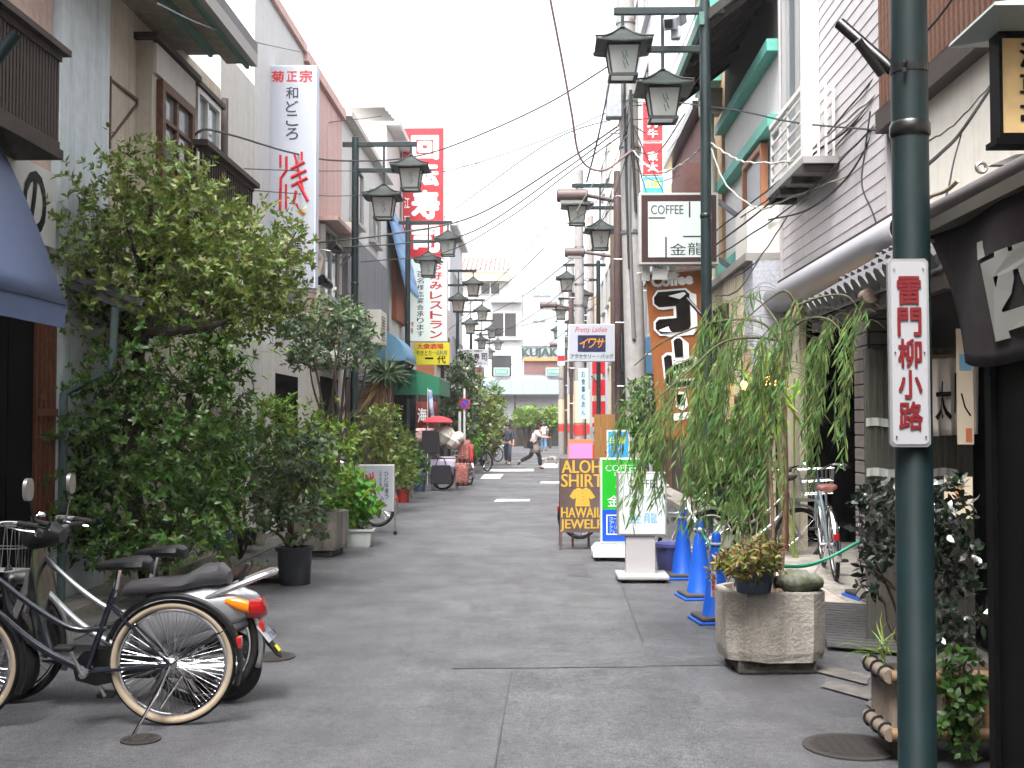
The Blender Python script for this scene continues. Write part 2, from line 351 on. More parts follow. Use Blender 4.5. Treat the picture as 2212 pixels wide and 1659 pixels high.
for i, p in enumerate([[(1066, 1083.5), (1143, 1082.5), (1146, 1078), (1073, 1078)], [(1165, 1044), (1212, 1044), (1214, 1040), (1169, 1040)],
          [(1045, 1019), (1152, 1018), (1154, 1012.5), (1049, 1013.5)], [(1037, 1034.6), (1080, 1034.2), (1088, 1024), (1046, 1024.5)],
          [(1166, 1011), (1204, 1011), (1206, 1001), (1176, 1001)]]):
    sheet('painted_marking', p, PAINT, 0.009, road)
# left and right gutter strips, edge paving and kerb stones
gutter_l = MB().bb((-3.75, -12, -0.01), (-3.3, 70, 0.012)).build('gutter_edge_left', CONCD); struct(gutter_l)
pl = MB().bb((-9, -12, -0.02), (-3.62, 70, 0.09)).build('pavement_left', CONC); struct(pl)
pr = MB().bb((2.62, 9.1, -0.02), (9, 66, 0.12)).build('pavement_right', CONC); struct(pr)
pr2 = MB().bb((2.45, -12, -0.02), (9, 9.05, 0.03)).build('pavement_near_right', CONCD); struct(pr2)
kb = None
for i in range(22):
    y = 9.15 + i * 0.62
    if kb is None: kb = MB().box((0, 0, 0.065), (0.16, 0.6, 0.13)).build('kerb_stone', CONC, pr, False, bevel=0.012); o = kb
    else: o = kb.copy(); COL.objects.link(o)
    o.location = (2.535, y + 0.3, 0)
# concrete gutter slabs on the near right edge
for i, (a, b, c, d) in enumerate([((1770, 1432), (1880, 1460), (1872, 1478), (1762, 1450)), ((1790, 1470), (1950, 1505), (1945, 1530), (1772, 1482)), ((1890, 1500), (2010, 1560), (1990, 1600), (1870, 1520))]):
    sheet('gutter_slab', [a, b, c, d], CONCD, 0.012, road)
def manhole(dx, dy, r, label, m=CONCD):
    c = gnd(dx, dy); t = thing('manhole_cover', label, 'manhole cover', (c.x, c.y, 0))
    MB().lathe([(r * 1.14, 0.002), (r * 1.14, 0.0095), (r, 0.0095)], 36).build('rim', mat('cast_iron_rim', (58, 55, 53), 0.7, 0.2), t, False)
    b = MB().lathe([(r * 0.97, 0.002), (r * 0.97, 0.0105)], 36)
    for k in range(-3, 4):
        b.box((k * r * 0.24, 0, 0.0105), (r * 0.1, 1.5 * r * math.sqrt(max(0.05, 1 - (k * 0.24) ** 2)), 0.004))
    b.build('lid', mat('cast_iron', (52, 48, 46), 0.6, 0.3, var=0.3, vs=30), t, False)
manhole(304, 1599, 0.085, 'small iron manhole cover beside the chromed bicycle stand')
manhole(585, 1420, 0.14, 'iron manhole cover on wet patch behind the scooter wheel')
manhole(1840, 1615, 0.2, 'wide iron manhole cover by the foot of the nearest green post')
# ------------------------------------------------------------------ building helpers
def building(name, label, side, X, Y0, Y1, z1, m, depth=6.0, z0=0.0, cat='building', group=None):
    t = thing(name, label, cat, (X, (Y0 + Y1) / 2, z0), group=group)
    MB().bb((X, Y0, z0), (X + side * depth, Y1, z1)).build('wall', m, t); t['_'] = side
    return t
def fbox(t, name, m, X, a, b, Y0, Y1, z0, z1, parent=None, bevel=0):   # a,b: how far off the facade the near and far faces stand
    s = -t['_']
    return MB().bb((X + s * a, Y0, z0), (X + s * b, Y1, z1)).build(name, m, parent or t, bevel=bevel)
def window(t, X, Y0, Y1, z0, z1, fm=ALU, gm=GLASSD, n=2, off=0.0, fw=0.05, sill=True):
    s = -t['_']; p = lambda a, y, z: (X + s * a, y, z)
    b = MB()
    for (ya, yb, za, zb) in ((Y0, Y1, z1 - fw, z1), (Y0, Y1, z0, z0 + fw), (Y0, Y0 + fw, z0 + fw, z1 - fw), (Y1 - fw, Y1, z0 + fw, z1 - fw)):
        b.bb(p(off - 0.02, ya, za), p(off + 0.07, yb, zb))
    wd = (Y1 - Y0) / n
    for i in range(1, n): b.bb(p(off - 0.02, Y0 + i * wd - fw * 0.4, z0 + fw), p(off + 0.05, Y0 + i * wd + fw * 0.4, z1 - fw))
    o = b.build('window', fm, t)
    for i in range(n):
        MB().bb(p(off - 0.03, Y0 + i * wd + fw * 0.3, z0 + fw * 0.5), p(off + 0.012 + 0.012 * (i % 2), Y0 + (i + 1) * wd - fw * 0.3, z1 - fw * 0.5)).build('pane', gm, o)
    if sill: MB().bb(p(0, Y0 - 0.06, z0 - 0.07), p(off + 0.12, Y1 + 0.06, z0 - 0.002)).build('sill', fm, o)
    return o
def rail(t, name, m, X, out, Y0, Y1, z0, z1, step=0.1, bw=0.022, parent=None, sides=True):
    s = -t['_']; q = lambda a, y, z: (X + s * a, y, z)
    root = MB().bb(q(out - 0.03, Y0, z1 - 0.05), q(out + 0.03, Y1, z1)).bb(q(out - 0.02, Y0, z0), q(out + 0.02, Y1, z0 + 0.05)).build(name, m, t)
    n = max(2, int((Y1 - Y0) / step)); me = None
    for i in range(n + 1):
        y = Y0 + bw + (Y1 - Y0 - 2 * bw) * i / n
        if me is None:
            o = MB().box((0, 0, 0), (bw, bw, z1 - z0 - 0.1)).build('baluster', m, root, False); me = o.data
        else: o = bpy.data.objects.new('baluster', me); COL.objects.link(o); o.parent = root
        o.location = mw(root).inverted() @ Vector(q(out, y, (z0 + z1) / 2))
    return root
def pipe(t, name, m, pts, r, parent=None): return MB().tube(pts, r, 10).build(name, m, parent or t, smooth=True)
def tiles(t, name, X, out0, out1, Y0, Y1, zt, zb, m=ROOFG, step=0.22, rows=2):
    """pent roof of clay tiles: sloping deck, a half-round cap at every step and scalloped eave ends, in courses"""
    s = -t['_']; deck = MB()
    a = Vector((X + s * out0, 0, zt)); b = Vector((X + s * out1, 0, zb))
    deck.add([(a.x, Y0, a.z), (a.x, Y1, a.z), (b.x, Y1, b.z), (b.x, Y0, b.z), (a.x, Y0, a.z - 0.06), (a.x, Y1, a.z - 0.06), (b.x, Y1, b.z - 0.06), (b.x, Y0, b.z - 0.06)],
             [(0, 1, 2, 3), (7, 6, 5, 4), (0, 3, 7, 4), (1, 5, 6, 2), (3, 2, 6, 7), (0, 4, 5, 1)])
    root = deck.build(name, m, t); me = None; n = int((Y1 - Y0) / step)
    for r in range(rows):
        p0 = a.lerp(b, r / rows); p1 = a.lerp(b, (r + 1) / rows); nrm = Vector((-(b - a).z, 0, (b - a).x)).normalized()
        if nrm.z < 0: nrm = -nrm
        p0 = p0 + nrm * 0.012; p1 = p1 + nrm * 0.03
        for i in range(n):
            y = Y0 + (i + 0.5) * (Y1 - Y0) / n
            if me is None:
                mb = MB().tube([(0, 0, 0), ((p1 - p0) * 1.04)], 0.066, 8); mb.tube([((p1 - p0) * 1.0), ((p1 - p0) * 1.06)], 0.078, 8)
                o = mb.build('tile', m, root, False, smooth=True); me = o.data
            else: o = bpy.data.objects.new('tile', me); COL.objects.link(o); o.parent = root
            o.location = mw(root).inverted() @ Vector((p0.x, y, p0.z))
    return root
def aircon(label, side, X, Y, z, w=0.75, h=0.55, d=0.28, onfloor=False, group='air conditioner units on the facades'):
    s = -side; t = thing('air_conditioner', label, 'air conditioner', (X + s * d / 2, Y, z), group=group); t['_'] = side
    MB().bb((X + s * 0.06, Y - w / 2, z), (X + s * (d + 0.06), Y + w / 2, z + h)).build('casing', mat('aircon_casing', (206, 202, 190), 0.5, var=0.06, vs=5), t, bevel=0.015)
    b = MB()
    for i in range(9): b.bb((X + s * (d + 0.055), Y - w * 0.42, z + h * 0.12 + i * h * 0.085), (X + s * (d + 0.075), Y + w * 0.2, z + h * 0.12 + i * h * 0.085 + 0.012))
    b.build('grille', mat('aircon_grille', (92, 92, 90), 0.6), t)
    MB().lathe([(0.17, 0), (0.17, 0.012), (0.03, 0.02)], 20, Matrix.Translation((X, Y - w / 2 - 0.003, z + h / 2)) @ Euler((R(90), 0, 0)).to_matrix().to_4x4() @ Matrix.Scale(1, 4)).build('end_plate', mat('aircon_casing', (206, 202, 190)), t)
    if not onfloor:
        for yy in (Y - w * 0.33, Y + w * 0.33): MB().bar((X - s * 0.02, yy, z - 0.02), (X + s * (d + 0.08), yy, z - 0.02), 0.04).bar((X, yy, z - 0.3), (X + s * d, yy, z - 0.03), 0.03).build('bracket', STEEL, t)
    return t
# ------------------------------------------------------------------ left side of the street
XL = -4.0
t = building('corner_house', 'pink-brown stuccoed house with slatted balcony and blue awning, nearest on the left', -1, XL, -7, 9.32, 9.6, W_PINKBR, 7)
fbox(t, 'shop_front', BLACKW, XL, 0, 0.06, -6, 8.86, 0, 3.1)
for i in range(3): fbox(t, 'shop_front_board', BLACKW, XL, 0.06, 0.09, 7.55 + i * 0.44, 7.55 + i * 0.44 + 0.42, 0.05, 2.4)
# slatted balcony
XB = XL
root = rail(t, 'balcony', WOODD, XB, 0.42, 6.0, 8.45, 3.58, 4.28, 0.052, 0.03)
fbox(t, 'balcony_floor', WOODD, XB, 0, 0.46, 6.0, 8.47, 3.5, 3.57, root)
fbox(t, 'balcony_cap', WOODD, XB, 0.34, 0.5, 5.95, 8.5, 4.282, 4.33, root)
b = MB()
for i in range(6): b.bb((XL + 0.03 + i * 0.07, 8.42, 3.63), (XL + 0.055 + i * 0.07, 8.45, 4.23))
b.bb((XL, 8.41, 4.23), (XL + 0.42, 8.46, 4.281)); b.build('balcony_side', WOODD, root)
# signboard with two brushed characters under it
so = fbox(t, 'signboard', W_WHITE, XL, 0.0, 0.1, 5.4, 9.2, 2.95, 3.55)
lm = MB(); M = basis((XL + 0.104, 8.75, 3.25), (0, 1, 0), (0, 0, 1)); put(lm, 'の', M, 0.05, 0.0, 0.42, 0.5, 0.04); lm.build('character', BLACKP, so); lm = MB(); put(lm, '鳥', M, -0.75, 0.0, 0.5, 0.55, 0.03); lm.build('character', BLACKP, so)
# lattice beside the shop front
lat = fbox(t, 'lattice_door', WOODD, XL, 0.0, 0.05, 8.88, 9.3, 0.5, 2.55)
for i in range(5): fbox(t, 'lattice_slat', WOODR, XL, 0.05, 0.09, 8.9 + i * 0.085, 8.94 + i * 0.085, 0.55, 2.5, lat)
fbox(t, 'lattice_rail', WOODR, XL, 0.05, 0.1, 8.88, 9.3, 1.6, 1.66, lat)
# blue quarter-round awning
aw = thing('shop_awning', 'blue-grey sloping canvas awning over the black shop front', 'awning', (-3.7, 6.2, 2.35))
def awf(u, v): return (XL + 0.72 * v, 3.2 + u * 4.72, 3.86 - 1.5 * v + 0.13 * math.sin(math.pi * v))
MB().grid(awf, 6, 14).build('canvas', AWB, aw, smooth=True, solid=0.012)
b = MB(); ring = [awf(1, i / 14) for i in range(15)]; b.v = [(XL, 7.925, 2.36)] + [(p[0], 7.925, p[2]) for p in ring]; b.f = [tuple(range(16))]; b.build('end_panel', AWB, aw, solid=0.01)
MB().bb((XL + 0.7, 3.2, 2.2), (XL + 0.715, 7.93, 2.36)).build('valance', AWB, aw)
MB().tube([(XL + 0.7, 3.2, 2.37), (XL + 0.7, 7.93, 2.37)], 0.02).build('front_bar', STEEL, aw, smooth=True)

t = building('narrow_house', 'narrow blue-grey stuccoed house front between pink-brown and cream houses', -1, XL + 0.04, 9.34, 10.48, 9.2, W_BLUE, 6)
fbox(t, 'corner_strip', W_BLUE, XL + 0.04, 0.0, 0.03, 9.34, 9.5, 0, 9.2)
tiles(t, 'pent_roof', XL + 0.04, 0.0, 0.62, 9.5, 11.6, 2.75, 2.5, ROOFG, 0.2, 2)
pipe(t, 'drainpipe', mat('grey_teal_pipe', (84, 104, 104), 0.5), [(-3.5, 9.45, 2.5), (-3.52, 9.45, 2.0), (-3.9, 9.4, 1.78), (-3.9, 9.4, 0.1)], 0.035)
t = building('cream_house', 'cream stuccoed house with green edged eaves and a brown casement window', -1, XL, 10.5, 14.3, 5.75, W_CREAM, 6)
# eaves: two tiers of soffit with green fascias
ev = MB().bb((XL, 8.2, 5.6), (XL + 0.42, 12.35, 5.66)).build('eaves', SOFFIT, t)
MB().bb((XL + 0.42, 8.2, 5.52), (XL + 0.46, 12.35, 5.7)).build('fascia', TEALD, ev)
MB().bb((XL + 0.46, 8.2, 5.62), (XL + 0.68, 12.9, 5.68)).build('outer_soffit', SOFFIT, ev)
MB().bb((XL + 0.68, 8.2, 5.56), (XL + 0.72, 12.9, 5.72)).build('fascia', TEALD, ev)
MB().bb((XL + 0.72, 8.2, 5.6), (XL + 0.8, 12.95, 5.74)).build('gutter', mat('grey_gutter', (150, 146, 142), 0.5), ev)
MB().bb((XL - 5, 8.2, 5.74), (XL + 0.8, 12.95, 5.86)).build('roof_slab', ROOFG, ev)
# boxed-out brown casement window
wb = fbox(t, 'window_box', W_CREAM, XL, 0, 0.16, 11.28, 12.62, 3.3, 5.35)
fbox(t, 'window_hood', WOODD, XL, 0.0, 0.24, 11.2, 12.7, 5.35, 5.41, wb)
o = window(t, XL + 0.16, 11.42, 12.5, 3.4, 5.0, WOODB, GLASSL, 2, 0.0, 0.09, False)
for k in range(3): fbox(t, 'mullion', WOODB, XL + 0.16, 0.02, 0.055, 11.45, 12.47, 3.8 + k * 0.4, 3.84 + k * 0.4, o)
fbox(t, 'window_lintel', W_PALE, XL, 0.14, 0.2, 11.3, 12.6, 5.03, 5.33, wb)
o = window(t, XL, 13.0, 13.95, 4.3, 5.4, ALUW, GLASSL, 2, 0.04, 0.06)
fbox(t, 'window_hood', WOODD, XL, 0.0, 0.14, 12.92, 14.05, 5.41, 5.47, o)
root = rail(t, 'balcony', WOODD, XL, 0.47, 11.9, 14.05, 3.9, 4.44, 0.09, 0.03)
fbox(t, 'balcony_floor', WOODD, XL, 0, 0.5, 11.9, 14.07, 3.8, 3.89, root)
fbox(t, 'balcony_cap', WOODD, XL, 0.4, 0.56, 11.85, 14.1, 4.442, 4.5, root)
b = MB()
for i in range(5): b.bb((XL + 0.03 + i * 0.09, 11.9, 3.92), (XL + 0.06 + i * 0.09, 11.93, 4.43))
b.build('balcony_side', WOODD, root)
# rusty wall bracket
MB().bar((XL, 10.6, 4.75), (XL + 0.02, 11.35, 4.75), 0.025).bar((XL, 10.62, 4.2), (XL + 0.02, 11.3, 4.73), 0.02).bar((XL, 10.6, 4.1), (XL, 10.6, 4.78), 0.025).build('wall_bracket', mat('rusty_iron', (92, 66, 58), 0.8, var=0.3, vs=20), t)
pipe(t, 'downpipe', mat('brown_pipe', (88, 78, 72), 0.5), [(XL + 0.08, 14.22, 5.6), (XL + 0.08, 14.22, 0.1)], 0.045)
t = building('pale_house', 'pale plastered house front next to the cream house downpipe', -1, XL + 0.0, 14.32, 16.0, 6.3, W_PALE, 6)
window(t, XL, 14.7, 15.7, 3.4, 4.6, ALUW, GLASSL, 2, 0.02, 0.05)
t = building('tall_white_house', 'tall bright white house behind the hanging chrysanthemum sake sign', -1, XL, 16.02, 19.38, 7.85, W_WHITE, 6)
fbox(t, 'roof_trim', W_PINK, XL, 0, 0.06, 16.0, 19.4, 7.85, 7.99)
fbox(t, 'ground_floor', W_PALE, XL, 0, 0.1, 16.1, 19.3, 0, 2.7)
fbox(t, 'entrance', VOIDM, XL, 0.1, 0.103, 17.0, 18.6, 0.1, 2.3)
window(t, XL, 18.1, 19.1, 3.6, 4.8, ALU, GLASSD, 2, 0.02, 0.05)
t = building('pink_house', 'dusty pink stuccoed house with a cream downpipe', -1, XL, 19.4, 23.2, 7.72, W_PINK, 6)
fbox(t, 'parapet', W_PINK, XL, 0, 0.08, 19.38, 23.22, 7.72, 7.9)
pipe(t, 'downpipe', CREAMP, [(XL + 0.1, 20.0, 7.6), (XL + 0.1, 20.0, 4.6), (XL + 0.16, 20.2, 4.45), (XL + 0.1, 20.2, 4.2), (XL + 0.1, 20.2, 0.2)], 0.05)
window(t, XL, 20.9, 22.5, 3.9, 5.2, ALU, GLASSD, 2, 0.03, 0.05)
fbox(t, 'window_hood', W_PINK, XL, 0.0, 0.35, 20.8, 22.6, 5.25, 5.33)
fbox(t, 'ground_floor', W_PALE, XL, 0, 0.12, 19.6, 23.0, 0, 2.75)
fbox(t, 'round_hood', mat('white_metal_hood', (210, 208, 202), 0.5), XL, 0.12, 0.6, 19.9, 22.6, 2.6, 2.85, bevel=0.08)
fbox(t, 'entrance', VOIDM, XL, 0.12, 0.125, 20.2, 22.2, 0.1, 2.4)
t = building('grey_clad_house', 'white house with dark grey panelled lower wall beside the second lamp post', -1, XL, 23.22, 30.0, 7.8, W_WHITE, 6)
for i in range(5): fbox(t, 'grey_panel', W_GREY, XL, 0, 0.12, 23.3 + i * 1.3, 24.58 + i * 1.3, 2.5, 5.5)
fbox(t, 'ground_floor', WOODD, XL, 0, 0.1, 23.3, 29.9, 0, 2.45)
window(t, XL, 24.2, 25.6, 5.9, 7.1, ALU, GLASSD, 2, 0.02, 0.05); window(t, XL, 27.0, 28.4, 5.9, 7.1, ALU, GLASSD, 2, 0.02, 0.05)
fbox(t, 'roof_edge', W_PALE, XL, 0, 0.2, 23.2, 30.0, 7.8, 7.92)
for i in range(4): fbox(t, 'roof_slat', mat('white_metal_hood', (210, 208, 202)), XL, -0.9, 0.75, 24.0 + i * 0.5, 24.3 + i * 0.5, 8.2 + i * 0.06, 8.26 + i * 0.06)
fbox(t, 'roof_post', ALU, XL, -0.15, -0.1, 24.0, 24.06, 7.8, 8.2)
fbox(t, 'doorway', WOODR, XL, 0.1, 0.16, 27.4, 29.3, 0.1, 2.4)
for i in range(7): fbox(t, 'door_slat', WOODD, XL, 0.16, 0.2, 27.5 + i * 0.26, 27.62 + i * 0.26, 0.3, 2.3)
tiles(t, 'blue_tile_roof', XL, 0.0, 0.5, 30.05, 33.2, 7.3, 5.2, mat('blue_glazed_tile', (112, 146, 184), 0.35, var=0.25, vs=10), 0.3, 6)
t = building('tall_eaves_house', 'tall white house with broad flat eaves behind the red sushi sign', -1, XL, 30.05, 37.5, 9.4, W_WHITE, 6)
fbox(t, 'eaves', W_WHITE, XL, -0.2, 0.35, 30.0, 37.6, 9.4, 9.55)
fbox(t, 'brown_shutter', W_BRICK, XL, 0, 0.12, 31.2, 33.6, 4.4, 6.3); window(t, XL, 34.5, 36.5, 6.6, 8.2, ALU, GLASSD, 2, 0.02, 0.06)
fbox(t, 'ground_floor', WOODD, XL, 0, 0.1, 30.1, 37.4, 0, 2.9)
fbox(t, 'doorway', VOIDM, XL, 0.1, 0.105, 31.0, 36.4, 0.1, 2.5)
t = building('orange_house', 'orange rendered house front beyond the red sushi sign', -1, XL, 37.52, 44.0, 8.2, W_ORANGE, 6)
window(t, XL, 39.0, 40.8, 4.2, 5.6, ALU, GLASSD, 2, 0.02, 0.06); window(t, XL, 41.6, 43.2, 4.2, 5.6, ALU, GLASSD, 2, 0.02, 0.06)
fbox(t, 'ground_floor', WOODD, XL, 0, 0.1, 37.6, 43.9, 0, 2.9)
t = building('dark_timber_house', 'dark timber-fronted house halfway along the left side', -1, XL, 44.02, 51.5, 6.6, W_PALE, 6)
fbox(t, 'ground_floor', WOODD, XL, 0, 0.1, 44.1, 51.4, 0, 2.9); window(t, XL, 45.2, 47.4, 3.9, 5.3, WOODD, GLASSD, 3, 0.02, 0.06); window(t, XL, 48.4, 50.4, 3.9, 5.3, WOODD, GLASSD, 3, 0.02, 0.06)
t = building('far_white_block', 'far white block of flats on the left with a flat cornice', -1, XL, 51.52, 60.0, 10.5, W_PANEL, 7)
fbox(t, 'cornice', W_WHITE, XL, 0, 0.3, 51.5, 60.05, 10.5, 10.75); fbox(t, 'ground_floor', W_GREY, XL, 0, 0.1, 51.6, 59.9, 0, 3.0)
for k in range(3):
    for j in range(2): window(t, XL, 53 + k * 2.4, 54.4 + k * 2.4, 4.2 + j * 3, 5.6 + j * 3, ALU, GLASSD, 2, 0.02, 0.07)
t = building('far_brown_house', 'far brown house at the street corner on the left', -1, XL - 0.4, 60.02, 66.0, 7.5, W_BRICK, 7)
window(t, XL - 0.4, 61.5, 64.5, 4.0, 5.5, ALU, GLASSD, 3, 0.02, 0.07)
aircon('cream air conditioner on bracket beside the light blue awning', -1, XL + 0.1, 26.1, 3.35, 1.0, 0.75, 0.32)
aircon('small air conditioner high on the pink house wall', -1, XL, 22.75, 5.0, 0.7, 0.5)
# awnings further along
def round_awning(label, m, X, side, Y0, Y1, z0, h, out):
    t = thing('shop_awning', label, 'awning', (X, (Y0 + Y1) / 2, z0)); s = -side
    def fn(u, v): a = v * math.pi / 2; return (X + s * out * math.sin(a), Y0 + u * (Y1 - Y0), z0 + h * math.cos(a))
    MB().grid(fn, 4, 10).build('canvas', m, t, smooth=True, solid=0.015)
    for y in (Y0, Y1):
        b = MB(); rg = [fn(0, i / 10) for i in range(11)]; b.v = [(X, y, z0)] + [(p[0], y, p[2]) for p in rg]; b.f = [tuple(range(12))]; b.build('end_panel', m, t, solid=0.012)
    MB().tube([(X + s * out, Y0, z0), (X + s * out, Y1, z0)], 0.025).build('front_bar', STEEL, t, smooth=True)
    return t
round_awning('light blue quarter-round awning behind the second lamp post', mat('light_blue_canvas', (96, 142, 170), 0.6, var=0.06, vs=3), XL + 0.1, -1, 27.2, 29.6, 3.05, 0.75, 0.75)
t = thing('shop_awning', 'flat bright green sloping awning by the souvenir stall', 'awning', (-3.2, 31, 2.9))
def gaf(u, v): return (XL + 0.1 + 1.35 * v, 29.4 + 3.4 * u, 3.15 - 0.42 * v)
GCAN = mat('green_canvas', (34, 122, 88), 0.6, var=0.06, vs=3)
MB().grid(gaf, 4, 3).build('canvas', GCAN, t, solid=0.02)
b = MB(); b.v = [(XL + 0.1, 29.4, 3.15), (XL + 1.45, 29.4, 2.73), (XL + 1.45, 29.4, 2.3), (XL + 0.1, 29.4, 2.3)]; b.f = [(0, 1, 2, 3)]; b.build('end_panel', GCAN, t, solid=0.02)
MB().bb((XL + 1.44, 29.4, 2.3), (XL + 1.46, 32.8, 2.73)).build('valance', GCAN, t)
MB().tube([(XL + 1.45, 29.4, 2.73), (XL + 1.45, 32.8, 2.73)], 0.025).build('front_bar', STEEL, t, smooth=True)
# ------------------------------------------------------------------ right side of the street
XR = 3.0
t = building('plaster_house', 'off-white plastered house with brown lattice upper floor, nearest on the right', 1, XR, -7, 9.86, 9.0, W_OFFW, 7)
fbox(t, 'lattice_beam', WOODD, XR, 0, 0.12, 2.0, 9.9, 4.02, 4.2)
lat = fbox(t, 'lattice_screen', mat('brown_lattice_back', (74, 50, 40), 0.8), XR, 0, 0.05, 2.0, 9.88, 4.2, 8.4)
me = None
for i in range(60):
    y = 4.2 + i * 0.094
    if me is None: o = MB().box((0, 0, 0), (0.05, 0.045, 4.2)).build('lattice_slat', WOODB, lat, False); me = o.data
    else: o = bpy.data.objects.new('lattice_slat', me); COL.objects.link(o); o.parent = lat
    o.location = mw(lat).inverted() @ Vector((XR - 0.1, y, 6.3))
for i in range(10): fbox(t, 'lattice_rail', WOODB, XR, 0.05, 0.075, 4.0, 9.87, 4.5 + i * 0.42, 4.53 + i * 0.42, lat)
fbox(t, 'ground_floor', WOODD, XR, 0, 0.05, 2.0, 9.5, 0, 2.6)
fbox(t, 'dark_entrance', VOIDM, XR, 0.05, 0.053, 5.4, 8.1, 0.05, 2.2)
tiles(t, 'pent_roof', XR, 0.0, 0.86, 6.2, 9.2, 2.98, 2.42, ROOFG, 0.17, 3)
fbox(t, 'ridge_flashing', mat('grey_gutter', (150, 146, 142)), XR, 0, 0.16, 6.1, 9.3, 2.99, 3.12)
MB().lathe([(0.05, 0), (0.05, 0.12)], 14, Matrix.Translation((2.12, 7.55, 2.36)) @ Euler((R(90), 0, 0)).to_matrix().to_4x4()).build('ridge_end', mat('brown_clay', (120, 104, 90), 0.6), t)
MB().bb((2.16, 6.2, 2.26), (2.24, 9.2, 2.36)).build('eave_beam', WOODD, t)
# siding house: every board is a piece
t = building('siding_house', 'pale siding-clad house with white balcony above the bicycle entrance', 1, XR + 0.02, 9.9, 14.28, 9.2, SIDING, 7, 3.25)
MB().bb((XR + 0.9, 9.9, 0.12), (XR + 7, 14.28, 3.25)).build('ground_floor_wall', VOIDM, t)  # back of the recess coloured near-black for its shade
MB().bb((XR + 0.02, 13.5, 0.12), (XR + 0.1, 14.28, 3.25)).build('ground_floor_pier', W_BEIGE, t)
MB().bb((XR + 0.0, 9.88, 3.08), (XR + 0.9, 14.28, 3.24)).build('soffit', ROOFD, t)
MB().bb((XR + 0.12, 14.1, 0.12), (XR + 0.9, 14.24, 3.24)).build('recess_shade_wall', VOIDM, t)  # black wall added so the recess looks unlit
me = None; n = 46
for i in range(n):
    if me is None:
        b = MB(); b.add([(0.0, 0, 0), (-0.018, 0, 0), (-0.011, 0, 0.1255), (0, 0, 0.1255), (0, 4.36, 0), (-0.018, 4.36, 0), (-0.011, 4.36, 0.1255), (0, 4.36, 0.1255)], [(0, 1, 2, 3), (7, 6, 5, 4), (1, 5, 6, 2), (0, 4, 5, 1), (3, 2, 6, 7), (0, 3, 7, 4)])
        o = b.build('siding_board', SIDING, t, False); me = o.data
    else: o = bpy.data.objects.new('siding_board', me); COL.objects.link(o); o.parent = t
    o.location = mw(t).inverted() @ Vector((XR + 0.019, 9.91, 3.3 + i * 0.128))
MB().bb((XR - 0.03, 9.88, 3.3), (XR + 0.03, 9.93, 9.2)).build('corner_trim', SIDING, t); MB().bb((XR - 0.03, 14.25, 3.3), (XR + 0.03, 14.3, 9.2)).build('corner_trim', SIDING, t)
# round white canopy under the siding
def cyl(u, v): a = v * math.pi; return (XR - 0.02 - 0.22 * math.sin(a), 9.15 + 5.1 * u, 3.08 + 0.17 * math.cos(a))
MB().grid(cyl, 8, 12).build('canopy_roll', mat('white_pvc_roll', (158, 158, 164), 0.4, var=0.04, vs=2), t, smooth=True, solid=0.01)
MB().bb((XR - 0.06, 9.2, 3.25), (XR + 0.02, 14.28, 3.3)).build('canopy_flashing', WOODD, t)
window(t, XR, 12.55, 13.95, 4.4, 6.9, ALU, GLASSL, 2, 0.0, 0.06)
wb = fbox(t, 'window_reveal', ALUW, XR, 0.0, 0.16, 12.35, 12.52, 4.2, 7.0)
root = rail(t, 'balcony', ALUW, XR, 0.3, 11.6, 13.4, 4.25, 5.0, 3.0, 0.03)
for i in range(5): fbox(t, 'balcony_bar', ALUW, XR, 0.29, 0.315, 11.62, 13.4, 4.36 + i * 0.13, 4.385 + i * 0.13, root)
fbox(t, 'balcony_post', ALUW, XR, 0.26, 0.35, 11.58, 11.7, 4.22, 5.02, root)
fbox(t, 'balcony_floor', mat('grey_balcony_slab', (150, 146, 146), 0.7), XR, 0, 0.36, 11.55, 13.45, 4.15, 4.22, root)
for i in range(4): fbox(t, 'balcony_joist', WOODD, XR, 0.02, 0.34, 11.6 + i * 0.58, 11.66 + i * 0.58, 4.08, 4.148, root)
b = MB()
for i in range(4): b.bb((XR - 0.03 - i * 0.075, 11.6, 4.23), (XR - 0.055 - i * 0.075, 11.62, 4.98))
b.build('balcony_side', ALUW, root)
# ribbed panel, tiled pier at the entrance
t = thing('ribbed_panel', 'olive ribbed metal panel with two strips of white tape, behind the nearest post', 'panel', (2.35, 7.9, 0))
p0, p1 = at(1876, 1400, 7.95), at(1925, 1400, 7.95)
MB().bb((p0.x, 7.95, 0.02), (2.99, 8.0, 2.05)).build('sheet', mat('olive_ribbed_metal', (86, 84, 76), 0.6, var=0.12, vs=5), t)
me = None
for i in range(16):
    x = p0.x + 0.02 + i * 0.043
    if me is None: o = MB().box((0, 0, 0), (0.018, 0.016, 2.0)).build('rib', MATS['olive_ribbed_metal'], t, False); me = o.data
    else: o = bpy.data.objects.new('rib', me); COL.objects.link(o); o.parent = t
    o.location = mw(t).inverted() @ Vector((x, 7.945, 1.04))
for z in (1.52, 1.18):
    b = MB()
    b.grid(lambda u, v: (p0.x - 0.005 + 0.62 * u, 7.93 - 0.004 * math.sin(u * 60), z + 0.055 * v + 0.006 * math.sin(u * 17)), 30, 1); b.build('tape_strip', mat('white_tape', (196, 198, 192), 0.5), t, solid=0.002)
t = thing('tiled_pier', 'grey tiled pier at the dark bicycle entrance', 'pillar', (2.75, 8.9, 0))
MB().bb((2.55, 9.0, 0.03), (3.0, 9.4, 2.5)).build('core', mat('tile_grout', (70, 64, 62), 0.9), t)
me = None
TILE = mat('mauve_grey_tile', (150, 136, 134), 0.35, var=0.1, vs=3)
